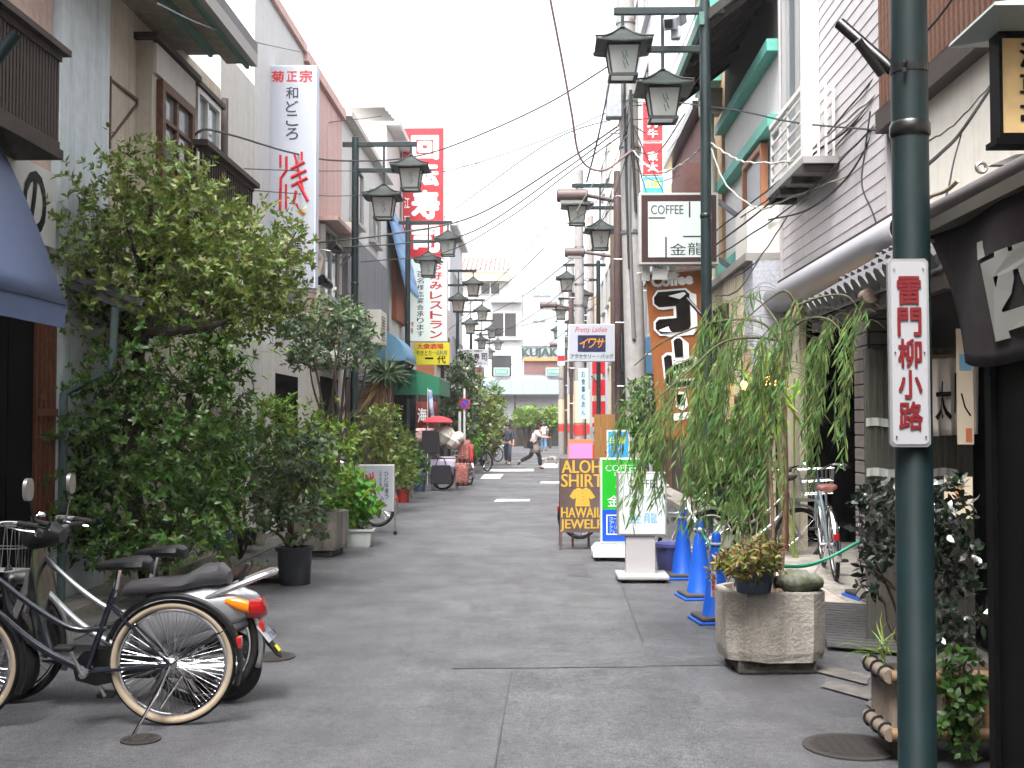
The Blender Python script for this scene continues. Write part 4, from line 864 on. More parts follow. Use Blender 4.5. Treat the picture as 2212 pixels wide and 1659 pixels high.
s = Sign('hanging_sign', 'narrow white sign with red characters under the far sushi shop sign', 1012, 792, 1046, 820, 45.0, 0.1, SFACE, mat('white_case', (214, 214, 212)))
s.h('天', 1018, 1026, 795, 806, RED2, 0.02); s.h('栄', 1031, 1041, 793, 806, RED2, 0.02); s.h('丼', 1020, 1030, 808, 817, RED2, 0.01)
# COFFEE light box
BRN = mat('brown_sign_frame', (58, 28, 27), 0.5)
s = Sign('light_box_sign', 'lit COFFEE box sign with brown frame behind green lamp post', 1381, 416, 1552, 571, 16.2, 0.24, BRN, mat('silver_case', (190, 190, 186), 0.4, 0.4), frame=5)
pn = s.rect('lit_panel', 1400, 435, 1520, 556, LITF, 0.006)
for (a, b, c_, d) in ((1488, 436, 1491, 470), (1401, 469.5, 1437, 472.5), (1437, 512, 1440, 556), (1475, 509.5, 1520, 512.5)): s.rect('divider', a, b, c_, d, BRN, 0.011)
s.h('COFFEE', 1406, 1476, 443, 463, mat('grey_letter', (70, 74, 74), 0.5), 0.012, z=0.011)
s.h('金', 1447, 1482, 526, 551, INK, 0.0, z=0.011, name='character'); s.h('龍', 1486, 1518, 524, 551, INK, 0.0, z=0.011, name='character')
for dy in (430, 555): MB().bar(s.c + Vector((s.w / 2, 0.12, at(1500, dy, 16.2).z - s.c.z)), Vector((XR, 16.4, at(1500, dy, 16.2).z - 0.35)), 0.06).build('support_arm', STEEL, s.t)
# coffee cloth banner
t = thing('cloth_banner', 'brown cloth banner reading Coffee in white and dark katakana', 'banner', at(1460, 960, 16.5))
Y = 16.5
def bn(u, v):                             # u across, v down
    x = (1394 + 30 * v) * (1 - u) + (1532 + 6 * v) * u; y = (592 - 10 * u) + (955 - 592) * v
    p = at(x, y, Y); p.y += 0.05 * math.sin(u * 4 + v * 3); return p
BANN = mat('brown_banner_cloth', (146, 84, 40), 0.85, var=0.08, vs=4)
MB().grid(bn, 10, 24).build('cloth', BANN, t, smooth=True, solid=0.006)
MB().tube([at(1376, 591, Y - 0.02), at(1545, 577, Y - 0.02)], 0.016, 8).build('cross_rod', mat('white_rod', (216, 214, 206), 0.5), t, smooth=True)
for u in (0.0, 0.42, 0.97): p = bn(u, 0); MB().bb((p.x - 0.05, p.y - 0.04, p.z - 0.1), (p.x + 0.06, p.y + 0.02, p.z + 0.12)).build('loop', WHT, t)
def onb(u, v): p = bn(u, v); p.y -= 0.02; return p
lm = MB(); vsx, fsx = glyphs('Coffee', 0.05); xs = [q.x for q in vsx]; ys = [q.y for q in vsx]
lm.add([onb(0.08 + 0.66 * (q.x - min(xs)) / (max(xs) - min(xs)), 0.082 - 0.075 * (q.y - min(ys)) / (max(ys) - min(ys)) + 0.015 * 0) for q in vsx], fsx); lm.build('lettering', WHT, t)
def shape(pts, name, m, dz):
    b = MB(); b.v = [tuple(onb(u * 0.82, 0.1 + (v - 0.122) * 0.9) + Vector((0, -dz, 0))) for u, v in pts]; b.f = [tuple(reversed(range(len(pts))))]; return b.build(name, m, t, solid=0.004)
DK = mat('dark_letter', (26, 20, 18), 0.8, spec=0.1)
KO = [(0.13, 0.17), (0.22, 0.135), (0.74, 0.135), (0.82, 0.165), (0.82, 0.37), (0.76, 0.41), (0.22, 0.41), (0.12, 0.375), (0.13, 0.335), (0.2, 0.315), (0.55, 0.315), (0.55, 0.235), (0.22, 0.235), (0.13, 0.21)]
def scl(P, k, ox=0, oy=0):
    return [(u * 1 + ox, v + oy) for u, v in P]
def grow(P, d, e):
    cx_ = sum(p[0] for p in P) / len(P); cy_ = sum(p[1] for p in P) / len(P); return P
shape([(0.10, 0.17), (0.2, 0.122), (0.76, 0.122), (0.87, 0.16), (0.95, 0.17), (0.95, 0.40), (0.86, 0.435), (0.38, 0.435), (0.3, 0.425), (0.2, 0.425), (0.08, 0.38), (0.09, 0.33), (0.18, 0.30), (0.5, 0.30), (0.5, 0.25), (0.3, 0.255), (0.2, 0.248), (0.10, 0.215)], 'katakana_outline', WHT, 0.0)
shape(KO, 'katakana_stroke', DK, 0.008)
shape([(0.42, 0.46), (0.5, 0.438), (0.6, 0.438), (0.68, 0.465), (0.76, 0.49), (0.76, 0.585), (0.66, 0.6), (0.5, 0.6), (0.43, 0.585)], 'katakana_outline', WHT, 0.0)
shape([(0.46, 0.465), (0.52, 0.45), (0.59, 0.45), (0.64, 0.47), (0.64, 0.575), (0.47, 0.575)], 'katakana_stroke', DK, 0.008)
shape([(0.2, 0.56), (0.3, 0.538), (0.42, 0.54), (0.44, 0.6), (0.86, 0.57), (0.94, 0.6), (0.9, 0.65), (0.5, 0.68), (0.5, 0.72), (0.88, 0.72), (0.9, 0.77), (0.35, 0.79), (0.22, 0.74)], 'katakana_outline', WHT, 0.0)
shape([(0.24, 0.57), (0.32, 0.552), (0.4, 0.56), (0.41, 0.63), (0.83, 0.592), (0.85, 0.63), (0.42, 0.665), (0.42, 0.735), (0.82, 0.735), (0.82, 0.762), (0.36, 0.776), (0.25, 0.735)], 'katakana_stroke', DK, 0.008)
shape([(0.4, 0.81), (0.5, 0.8), (0.66, 0.81), (0.68, 0.9), (0.58, 0.93), (0.42, 0.9)], 'katakana_outline', WHT, 0.0); shape([(0.45, 0.82), (0.6, 0.82), (0.61, 0.89), (0.47, 0.89)], 'katakana_stroke', DK, 0.008)
shape([(0.34, 0.945), (0.75, 0.94), (0.75, 0.985), (0.34, 0.99)], 'white_label', WHT, 0.0)
s = Sign('paper_notice', 'small white paper notice with blue scrawl under COFFEE light box', 1409, 573, 1442, 604, 16.35, 0.01, WHT, None); s.h('NZ', 1414, 1433, 572, 580, mat('blue_scrawl', (40, 90, 190), 0.6), 0.02)
# Pretty Ladies sign
s = Sign('hanging_sign', 'white accessory shop sign with navy field and gold lettering on brown pole', 1228, 700, 1328, 781, 23.6, 0.12, SFACE, mat('white_case', (214, 214, 212)), frame=1)
s.h('Pretty Ladies', 1243, 1311, 706, 721, mat('crimson_script', (170, 50, 56), 0.6), 0.0, shear=0.25)
s.rect('navy_field', 1248, 724, 1308, 760, mat('navy_field', (18, 22, 66), 0.5), 0.006)
for i, ch in enumerate('イワサ'): s.h(ch, 1252 + i * 18, 1269 + i * 18, 731, 752, mat('gold_letter', (190, 128, 34), 0.4), 0.035, z=0.012, shear=0.2, name='character')
s.h('アクセサリー・バッグ', 1232, 1325, 764, 775, GRNI, 0.02)
# tall red and blue signs on the office block
for k, (y0, y1) in enumerate(((215, 305), (308, 378))):
    s = Sign('hanging_sign', ('upper' if k == 0 else 'lower') + ' red vertical sign with white characters on the pale office block', 1388, y0, 1432, y1, 29.5, 0.3, REDF, mat('white_case', (214, 214, 212)), frame=1)
    s.v('焼肉牛' if k == 0 else '東大', 1410, 22, y0 + 18, y1 - 6, WHT, 0.04)
s = Sign('hanging_sign', 'blue sign with yellow characters below the red ones on office block', 1388, 381, 1434, 422, 29.5, 0.3, mat('azure_acrylic', (50, 150, 216), 0.4), mat('white_case', (214, 214, 212)), frame=1)
s.h('宝飴', 1392, 1428, 388, 406, mat('lime_letter', (206, 226, 60), 0.5), 0.03)
# pale blue vertical board on far pole
s = Sign('hanging_sign', 'narrow pale blue vertical sign with dark characters on far utility pole', 1249, 795, 1271, 905, 33.0, 0.06, mat('pale_cyan_board', (178, 214, 226), 0.5), STEEL, frame=0.5)
s.v('お食事処あん', 1260, 9, 800, 898, INK, 0.01)
s = Sign('hanging_sign', 'far pale blue vertical sign with red foot', 1204, 690, 1220, 790, 52.0, 0.06, mat('pale_cyan_board', (178, 214, 226)), STEEL, frame=0.5); s.rect('red_foot', 1204.5, 768, 1219.5, 780, REDF, 0.006)
# ------------------------------------------------------------------ utility and brown poles
BROWNP = mat('brown_pole_paint', (84, 68, 66), 0.5, var=0.12, vs=5)
CONCP = mat('concrete_pole', (152, 149, 147), 0.85, var=0.12, vs=5, bump=0.2, bs=60, streak=0.3, dcol=(110, 106, 102))
def upole(label, x, y, h, r0, r1, lean=0.0, bands=()):
    t = thing('utility_pole', label, 'utility pole', (x, y, 0), group='grey utility poles')
    MB().tube([(0, 0, 0), (lean * 0.5, 0, h / 2), (lean, 0, h)], [r0, (r0 + r1) / 2, r1], 20).build('shaft', CONCP, t, False, smooth=True)
    for k, z in enumerate((h * 0.42, h * 0.55, h * 0.62, h * 0.74, h * 0.86)):
        rr = r0 + (r1 - r0) * z / h; MB().lathe([(rr + 0.004, 0), (rr + 0.02, 0.005), (rr + 0.02, 0.06), (rr + 0.004, 0.065)], 20, Matrix.Translation((lean * z / h, 0, z))).build('steel_band', STEEL, t, False)
    for k in range(10):
        z = 2.2 + k * 0.55; sgn = 1 if k % 2 else -1; MB().tube([(lean * z / h + sgn * 0.05, 0, z), (lean * z / h + sgn * (r0 + 0.13), 0, z)], 0.011, 6).build('step_bolt', STEEL, t, False)
    for z, m_, hh in bands: MB().lathe([(r0 + 0.004, 0), (r0 + 0.004, hh)], 20, Matrix.Translation((lean * z / h, 0, z)), caps=False).build('wrap', m_, t, False, smooth=True)
    return t
UP = upole('big grey concrete utility pole beside brown coffee banner', 1.72, 20.0, 11.5, 0.19, 0.145, -0.28)
u = UP
MB().bar((1.2, 20, 8.3), (1.75, 20, 8.3), 0.09).bar((1.0, 20, 9.6), (2.0, 20, 9.6), 0.09).build('cross_arm', STEEL, u)
for i in range(4): MB().lathe([(0.03, 0), (0.05, 0.03), (0.03, 0.06), (0.05, 0.09), (0.02, 0.14)], 10, Matrix.Translation((1.08 + i * 0.28, 20, 9.65))).build('insulator', W_PANEL, u, smooth=True)
MB().box((1.28, 19.7, 7.15), (0.28, 0.22, 0.75)).build('junction_box', STEEL, u, bevel=0.02)
MB().tube([(1.55, 19.81, 6.9), (1.55, 19.82, 4.9), (1.62, 19.81, 3.0)], 0.035, 8).build('riser_cable', CABLEG, u, smooth=True); MB().tube([(1.47, 19.83, 7.9), (1.5, 19.79, 5.5), (1.54, 19.8, 4.2)], 0.02, 8).build('riser_cable', CABLE, u, smooth=True)
MB().tube([(1.58, 19.8, 7.3), (1.62, 19.8, 6.1), (1.66, 19.8, 5.2)], 0.025, 8).build('riser_cable', CABLE, u, smooth=True)
REDW = mat('red_white_wrap', (206, 60, 56), 0.6, var=0.4, vs=16)
for (dx, yy, la) in ((1213, 62, 'far thin grey pole with red poster band near the street end'), (1234, 52, 'grey pole with red wrap and cream poster, far right'), (1252, 36, 'grey utility pole carrying pale blue vertical sign'), (1276, 44, 'dark grey pole between far signs on the right')):
    x = at(dx, 918, yy).x; upole(la, x, yy, 9.5, 0.17, 0.13, 0, [(1.2, REDW, 0.35), (1.6, mat('cream_poster', (206, 192, 168), 0.7), 1.3)])
def brown_lamp(label, dx_pole, Y, dx_head0, dx_head1, dy):
    b0 = at(dx_pole, 918, Y).x; t = thing('brown_street_light', label, 'street light', (b0, Y, 0), group='brown tube street lights')
    z = at(dx_pole, dy, Y).z
    MB().tube([(b0, Y, 0), (b0, Y, 3.4), (b0, Y, 3.45), (b0, Y, z + 0.5)], [0.07, 0.07, 0.09, 0.09], 14).build('pole', BROWNP, t, smooth=True)
    h0, h1 = at(dx_head0, dy, Y), at(dx_head1, dy, Y)
    MB().tube([(b0, Y, z - 0.12), (h1.x, Y, z)], 0.045, 10).build('arm', BROWNP, t, smooth=True)
    b = MB(); a = Vector((h0.x, Y, z)); e = Vector((h1.x, Y, z)); b.tube([a, a.lerp(e, 0.04), e.lerp(a, 0.04), e], [0.1, 0.14, 0.14, 0.1], 16); b.build('lamp_head', BROWNP, t, smooth=True)
    MB().bb((h0.x + 0.08, Y - 0.09, z - 0.17), (h1.x - 0.1, Y + 0.09, z - 0.11)).build('diffuser', LGLASS, t)
brown_lamp('brown street light with tube head above the pretty ladies sign', 1336, 24.0, 1202, 1270, 422)
brown_lamp('second brown street light, behind the one above pretty ladies sign', 1326, 33.0, 1220, 1263, 545)
brown_lamp('third brown street light with tube head against the white end building', 1234, 46.0, 1166, 1204, 659)
brown_lamp('farthest brown street light near the green lettering', 1222, 60.0, 1187, 1211, 745)
# ------------------------------------------------------------------ cables
def catm(P, n=10):
    P = [Vector(p) for p in P]; out = []
    for i in range(len(P) - 1):
        p0 = P[i - 1] if i else P[i] * 2 - P[i + 1]; p1, p2 = P[i], P[i + 1]; p3 = P[i + 2] if i + 2 < len(P) else P[i + 1] * 2 - P[i]
        for k in range(n):
            q = k / n; out.append(0.5 * ((2 * p1) + (p2 - p0) * q + (2 * p0 - 5 * p1 + 4 * p2 - p3) * q * q + (3 * p1 - p0 - 3 * p2 + p3) * q ** 3))
    out.append(P[-1]); return out
def cable(label, pts, r=0.012, m=CABLE, n=8, twist=0.0):
    r *= 0.72
    P = catm([at(*p) for p in pts], n)
    if twist:
        P2 = []
        for i, p in enumerate(P): P2.append(p + Vector((0, 0, 1)) * (twist * math.sin(i * 2.1)))
        P = P2
    c = P[len(P) // 2]; o = MB().tube(P, r, 6).build('overhead_cable', m, None, smooth=True)
    return tag(o, label, 'cable', 'overhead cables')
cable('thin black cable sloping down from top left past the blue-grey wall', [(-40, 18, 8.0), (230, 78, 11), (460, 118, 14.5), (600, 140, 17.5)], 0.008)
cable('grey cable crossing the green edged eaves towards the white house', [(340, 8, 9), (440, 55, 11), (553, 91, 14), (648, 112, 18.5)], 0.011, CABLEG)
cable('black cable running level past the sake sign from the blue-grey wall', [(140, 262, 10.3), (183, 243, 10.4), (293, 258, 12), (423, 268, 14.5), (553, 275, 18), (681, 267, 21), (873, 246, 27)], 0.011, twist=0.006)
cable('thick black cable looping over the sake sign to the first left lamp post', [(395, 345, 13.2), (430, 284, 13), (493, 290, 14), (626, 329, 16.5), (730, 347, 19.5), (873, 342, 22), (990, 310, 23), (1180, 225, 22), (1350, 120, 20)], 0.02)
cable('thin cable crossing the big red brush character', [(473, 362, 15), (626, 368, 16.7), (766, 369, 20.8), (958, 364, 30), (1110, 340, 34)], 0.01)
cable('thin cable just above the tree top across the sake sign', [(528, 410, 15.5), (640, 418, 16.8), (753, 423, 20.5), (958, 413, 31)], 0.01)
cable('faint thin wire across the top of the sake sign', [(380, 232, 13), (560, 208, 16.5), (680, 170, 19)], 0.005, CABLEG)
cable('upper cable rising from left lamp post to the utility pole', [(688, 524, 20.8), (850, 505, 21), (1026, 466, 21), (1218, 351, 20.6), (1350, 262, 20)], 0.022)
cable('lower cable rising from left lamp post to the utility pole', [(690, 536, 21), (880, 525, 21.2), (1026, 498, 21), (1218, 368, 20.6), (1350, 270, 20)], 0.018)
cable('cable rising from yellow sign to the utility pole', [(780, 566, 24), (960, 545, 25), (1100, 470, 24), (1230, 372, 22), (1352, 285, 20)], 0.018)
for k, (a, b, la) in enumerate([((983, 681), (1183, 486), 'cable in front of the striped roof, highest of the far fan'), ((940, 735), (1240, 470), 'cable fanning from utility pole across striped roof house'), ((1010, 700), (1235, 560), 'cable crossing the far window of the striped roof house'), ((1040, 742), (1262, 590), 'cable crossing the white end building towards brown light'), ((930, 640), (1205, 455), 'upper of the far cables left of the utility pole'), ((1060, 716), (1290, 640), 'lowest far cable running to the fifth right lamp post'), ((1100, 790), (1290, 655), 'cable sagging past the green KUJAKU letters')]):
    ya, yb = 46 + k * 2, 27 + k * 2; m_ = ((a[0] * 0.5 + b[0] * 0.5), (a[1] + b[1]) / 2 + 14)
    cable(la, [(a[0], a[1], ya), (m_[0], m_[1], (ya + yb) / 2), (b[0], b[1], yb)], 0.016)
cable('black cable hanging down beside the utility pole junction', [(1319, 163, 19.6), (1300, 260, 19.6), (1284, 330, 19.8), (1267, 394, 20)], 0.025)
cable('long curved cable dropping from the sky to the utility pole', [(1185, -20, 18), (1214, 130, 18.6), (1234, 240, 19), (1254, 342, 19.4), (1303, 368, 19.6), (1364, 326, 19.8)], 0.028, mat('reddish_cable', (128, 108, 106), 0.6))
cable('twisted pale cable between utility pole and second right lamp post', [(1367, 325, 19.8), (1398, 358, 18.5), (1432, 372, 17), (1480, 350, 15.6), (1522, 312, 14.5)], 0.018, WIREW, twist=0.012)
cable('twisted pale cable from second right lamp post to the balcony', [(1535, 309, 14.4), (1580, 338, 13.8), (1621, 351, 13.2), (1719, 345, 12.2), (1790, 290, 11.4), (1905, 195, 10.2)], 0.016, WIREW, twist=0.01)
cable('pale cable hanging lower across the grey shuttered window', [(1535, 318, 14.4), (1570, 400, 14), (1640, 450, 13.4), (1700, 430, 12.8), (1905, 350, 10.5)], 0.014, WIREW, twist=0.008)
cable('black cable running from lamp post across the downpipe', [(1400, 212, 19), (1500, 226, 15.5), (1600, 240, 13.8), (1720, 265, 12), (1905, 282, 10.2)], 0.014)
cable('black cable descending steeply over the pale siding', [(1905, 195, 10.2), (1830, 280, 11.2), (1750, 340, 12), (1660, 440, 13.2), (1545, 530, 15)], 0.016)
cable('black cable drooping over the siding below the balcony', [(1905, 225, 10.3), (1870, 320, 10.6), (1815, 400, 11.2), (1740, 455, 12.3), (1660, 475, 13.6)], 0.014)
cable('loose black cable hanging down the siding wall', [(1880, 240, 10.3), (1868, 330, 10.4), (1862, 400, 10.4), (1885, 460, 10.3), (1905, 520, 10.2)], 0.011)
cable('thick black cable from nearest post up to the black lantern sign', [(1985, 372, 5.2), (2035, 328, 5.6), (2076, 285, 6.0), (2147, 180, 6.3)], 0.013)
cable('twisted thin cable meeting the thick one by black lantern sign', [(1980, 318, 5.2), (2060, 270, 5.9), (2150, 172, 6.3)], 0.006, twist=0.004)
cable('thin black cable hanging from the cable to the rolled awning', [(2076, 292, 6.0), (2060, 350, 5.6), (2045, 420, 5.0), (2020, 455, 4.8)], 0.006)
cable('black cable crossing the lattice top right', [(1990, 80, 7.5), (2030, 35, 7.2), (2070, -20, 7.0)], 0.012)
cable('cable from utility pole into the bright sky on the left', [(1352, 250, 20), (1200, 300, 21), (1026, 420, 24), (960, 470, 30)], 0.014)
cable('cable from utility pole to first left lamp post arm', [(1350, 225, 20), (1180, 300, 20.5), (960, 370, 21), (800, 372, 21.2)], 0.012)
for k, (xa, ya, xb, yb, la) in enumerate([(1395, 240, 1512, 10, 'thin wire rising behind the lantern to top of second post'), (1400, 300, 1515, 160, 'thin wire between utility pole and second post, middle'), (1440, 330, 1518, 200, 'thin wire between utility pole and second post, lowest')]):
    cable(la, [(xa, ya, 19.5), ((xa + xb) / 2 + 6, (ya + yb) / 2 + 6, 17), (xb, yb, 14.6)], 0.008)

q = random.Random(21)                    # the tangle round the utility pole
TANG = ['looping from the pole bands', 'slack between the step bolts', 'dropping behind the brown light', 'running to the tall office block', 'sagging to the COFFEE sign', 'crossing in front of the red signs', 'reaching the brown street light', 'curling under the junction box', 'stretched to the maroon house', 'stretched to the cream shop house', 'drooping to the coffee house roof', 'leading down to the beige front']
for k, wd_ in enumerate(TANG):
    x0, y0 = 1362 + q.uniform(-8, 8), q.uniform(150, 400); x1, y1 = (1362 + q.choice((-1, 1)) * q.uniform(70, 170), q.uniform(170, 520))
    cable('thin dark wire at the utility pole, ' + wd_, [(x0, y0, 19.8), ((x0 + x1) / 2, max(y0, y1) * 0.55 + min(y0, y1) * 0.45 + q.uniform(10, 50), 19.6), (x1, y1, 19.4 if x1 < 1362 else 16.5)], q.uniform(0.009, 0.018), q.choice((CABLE, CABLE, CABLEG)), twist=q.choice((0, 0.006)))
for k, (xa, ya, xb, yb, wd_) in enumerate([(1545, 500, 1905, 150, 'from the COFFEE sign up over the siding'), (1540, 560, 1905, 255, 'from the second lamp post across the siding boards'), (1600, 470, 1905, 205, 'over the balcony floor'), (1560, 610, 1700, 470, 'beside the beige clad front'), (1545, 640, 1640, 560, 'curling under the beige front window')]):
    cable('slack black wire ' + wd_, [(xa, ya, 14.6), ((xa + xb) / 2, (ya + yb) / 2 + 28, 12.4), (xb, yb, 10.2 if xb > 1800 else 13.8)], 0.012, twist=0.005)
# ------------------------------------------------------------------ plants
rg = np.random.default_rng(11)
BARK = mat('dark_bark', (64, 54, 48), 0.9, var=0.3, vs=14, bump=0.6, bs=40)
BARKL = mat('brown_bark', (104, 84, 66), 0.9, var=0.3, vs=14, bump=0.5, bs=40)
LF_OLIVE = mat('olive_leaf', (104, 122, 54), 0.42, island=0.65, sub=0.35)
LF_DARK = mat('dark_glossy_leaf', (72, 104, 44), 0.38, island=0.5, sub=0.35)  # also carries the shade of the evergreen's lower leaves
LF_LIME = mat('lime_leaf', (102, 130, 46), 0.45, island=0.6, sub=0.35)
LF_GREY = mat('grey_green_leaf', (82, 102, 68), 0.38, island=0.7, sub=0.25)
LF_BRIGHT = mat('bright_green_leaf', (84, 138, 40), 0.42, island=0.5, sub=0.35)
LF_BAMBOO = mat('bamboo_leaf', (120, 164, 52), 0.45, island=0.5, sub=0.4)
LF_WILLOW = mat('willow_leaf', (108, 140, 78), 0.38, island=0.6, sub=0.35)
LF_CAM = mat('camellia_leaf', (30, 44, 30), 0.2, island=0.45, sub=0.1, spec=1.0, coat=0.6)
LF_RUST = mat('nandina_leaf', (112, 110, 48), 0.5, island=1.2, sub=0.3)
LF_YUC = mat('yucca_leaf', (84, 104, 72), 0.45, island=0.5, sub=0.15)
LF_DEAD = mat('dead_leaf', (150, 120, 84), 0.8, island=0.5, sub=0.2)
def lobes_pts(L, n, Y, dy, shell=0.55):
    """n points spread through ellipses given in picture measures at depth Y (dy: half depth in metres)"""
    ar = np.array([l[2] * l[3] for l in L], float); ar /= ar.sum(); out = []; nor = []
    for l, a in zip(L, ar):
        k = max(3, int(n * a)); v = unit(rg, k); r = shell + (1 - shell) * rg.random(k) ** 0.6; r *= 1 + 0.16 * rg.normal(size=k)
        c = at(l[0], l[1], Y + (l[4] if len(l) > 4 else 0)); rx, rz = mm(l[2], Y), mm(l[3], Y)
        p = np.stack([c.x + v[:, 0] * r * rx, c.y + v[:, 1] * r * dy, c.z + v[:, 2] * r * rz], 1); out.append(p); nor.append(v)
    return np.concatenate(out), np.concatenate(nor)
def rosettes(P, V, k, L, W, spread=1.0, jit=0.5, up=0.45):
    """k leaves fanning out of each twig tip"""
    n = len(P); ax = V * 0.75 + np.array([0, 0, up]) + rg.normal(size=(n, 3)) * jit; ax /= np.linalg.norm(ax, axis=1, keepdims=True)
    ref = np.where(np.abs(ax[:, 2:3]) < 0.9, np.array([[0, 0, 1.0]]), np.array([[1.0, 0, 0]])); s1 = np.cross(ax, ref); s1 /= np.linalg.norm(s1, axis=1, keepdims=True); s2 = np.cross(ax, s1)
    C, D, N, LL, WW = [], [], [], [], []
    for j in range(k):
        a = 2 * math.pi * j / k + rg.random(n) * 0.9; out = s1 * np.cos(a)[:, None] + s2 * np.sin(a)[:, None]
        d = ax * (0.35 + 0.7 * rg.random(n))[:, None] + out * spread; C.append(P + ax * (rg.random(n) * L * 0.9)[:, None]); D.append(d); N.append(ax + rg.normal(size=(n, 3)) * 0.25)
        LL.append(L * (0.65 + 0.6 * rg.random(n))); WW.append(W * (0.75 + 0.5 * rg.random(n)))
    return map(np.concatenate, (C, D, N, LL, WW))
def branches(t, base, tips, m, r0, mid_lift=0.3, name='branch', seed=1):
    q = random.Random(seed)
    for i, tp in enumerate(tips):
        tp = Vector(tp); b = Vector(base); m1 = b.lerp(tp, 0.4) + Vector((q.uniform(-.1, .1), q.uniform(-.1, .1), mid_lift * (tp - b).length * 0.3)); m2 = b.lerp(tp, 0.75) + Vector((q.uniform(-.08, .08), q.uniform(-.08, .08), mid_lift * (tp - b).length * 0.15))
        pts = catm([b, m1, m2, tp], 5); n = len(pts); MB().tube(pts, [r0 * (1 - 0.85 * k / (n - 1)) for k in range(n)], 7).build(name, m, t, smooth=True)
def shrub(name, label, cat, base, L, Y, dy, n, k, LW, leafm, bark=BARK, stems=5, r0=0.02, group=None, shell=0.5, spread=1.0, crown='crown', trunk=True):
    t = thing(name, label, cat, base, group=group)
    P, V = lobes_pts(L, n, Y, dy, shell); C, D, N, LL, WW = rosettes(P, V, k, LW[0], LW[1], spread)
    leaf_mesh(crown, C, D, N, LL, WW, leafm, t)
    if trunk:
        idx = rg.choice(len(P), stems, replace=False); branches(t, base, [P[i] for i in idx], bark, r0, name='stem', seed=len(label))
    return t
# the big evergreen by the cream house
base = Vector((-3.35, 10.0, 0.05))
t = thing('evergreen_tree', 'big leafy evergreen tree in front of cream house behind parked bicycles', 'tree', base)
LU = [(330, 400, 105, 95), (270, 480, 120, 110), (400, 470, 130, 110), (160, 540, 95, 115), (300, 590, 170, 120), (470, 560, 140, 120), (585, 520, 75, 70), (560, 600, 90, 80), (110, 500, 55, 75), (430, 660, 160, 70), (190, 640, 110, 60), (540, 690, 80, 50), (610, 570, 55, 60), (600, 640, 55, 50), (500, 620, 110, 80), (240, 700, 70, 40)]
P, V = lobes_pts(LU, 2700, 9.9, 0.85, 0.5); C, D, N, LL, WW = rosettes(P, V, 7, 0.066, 0.026, 1.0)
leaf_mesh('crown', C, D, N, LL, WW, LF_OLIVE, t)  # sunlit tone put into the upper leaf colour
LD = [(380, 790, 150, 80), (230, 800, 50, 60), (430, 890, 120, 80), (200, 900, 90, 90), (300, 960, 170, 100), (170, 1010, 85, 90), (400, 1010, 130, 90), (300, 1090, 170, 100), (430, 1130, 90, 70), (180, 1120, 90, 90), (300, 1180, 140, 60), (100, 970, 45, 30)]
P2, V2 = lobes_pts(LD, 2000, 9.8, 0.7, 0.5); C, D, N, LL, WW = rosettes(P2, V2, 7, 0.066, 0.027, 1.0)
leaf_mesh('shaded_lower_crown', C, D, N, LL, WW, LF_DARK, t)  # shade put into the darker colour of the lower leaves
tr = catm([base, at(290, 1080, 10), at(283, 900, 10), at(300, 760, 10), at(315, 690, 10), at(335, 520, 10)], 6)
MB().tube(tr, [0.085 * (1 - 0.6 * i / (len(tr) - 1)) for i in range(len(tr))], 10).build('trunk', BARK, t, smooth=True)
tr = catm([base + Vector((0.15, -0.1, 0)), at(370, 1040, 9.8), at(395, 950, 9.8), at(410, 850, 9.9)], 6); MB().tube(tr, 0.028, 8).build('stem', BARK, t, smooth=True)
tr = catm([at(300, 760, 10), at(325, 718, 9.7), at(380, 716, 9.6), at(420, 690, 9.6), at(440, 640, 9.6)], 6); MB().tube(tr, [0.05 * (1 - 0.55 * i / (len(tr) - 1)) for i in range(len(tr))], 8).build('limb', BARK, t, smooth=True)
tr = catm([at(325, 718, 9.7), at(330, 670, 9.7), at(335, 640, 9.7)], 6); MB().tube(tr, 0.025, 8).build('limb', BARK, t, smooth=True)
tr = catm([at(395, 716, 9.6), at(470, 700, 9.5), at(560, 640, 9.5), at(640, 500, 9.5)], 6); MB().tube(tr, [0.035 * (1 - 0.8 * i / (len(tr) - 1)) for i in range(len(tr))], 8).build('limb', BARK, t, smooth=True)
branches(t, at(300, 760, 10), [at(*q, 9.9) for q in ((180, 600), (130, 520), (270, 480), (330, 380), (410, 470), (220, 690))], BARK, 0.04, seed=5)
branches(t, at(285, 950, 10), [at(*q, 9.8) for q in ((180, 880), (160, 1000), (420, 900), (390, 1080), (240, 1120))], BARK, 0.025, seed=6)
# bamboo clumps between pots
def blades(name, label, cat, base, centre, n, L, W, m, hs, spreadz=0.4, group=None, stems=3, upw=0.5):
    t = thing(name, label, cat, base, group=group); P = np.array([centre[0], centre[1], centre[2]]) + rg.normal(size=(n, 3)) * np.array(hs)
    d = unit(rg, n) + np.array([0, 0, upw]); leaf_mesh('foliage', P, d, unit(rg, n) * 0.6 + np.array([0, 0, 1]), L * (0.6 + 0.7 * rg.random(n)), W * (0.7 + 0.5 * rg.random(n)), m, t, 0.7)
    for i in range(stems):
        e = Vector(centre) + Vector((rg.normal() * hs[0], rg.normal() * hs[1], hs[2] * 1.3)); MB().tube(catm([Vector(base) + Vector((rg.normal() * 0.05, 0, 0)), Vector(base).lerp(e, 0.5), e], 4), 0.01, 6).build('stem', mat('green_cane', (110, 128, 60), 0.5), t, smooth=True)
    return t
b0 = gnd(480, 1230); blades('bamboo_clump', 'bright green bamboo behind the big evergreen tree', 'bamboo', (-3.3, 12.2, 0.1), at(460, 760, 12.2), 420, 0.2, 0.026, LF_BAMBOO, (0.3, 0.2, 0.28), stems=5)
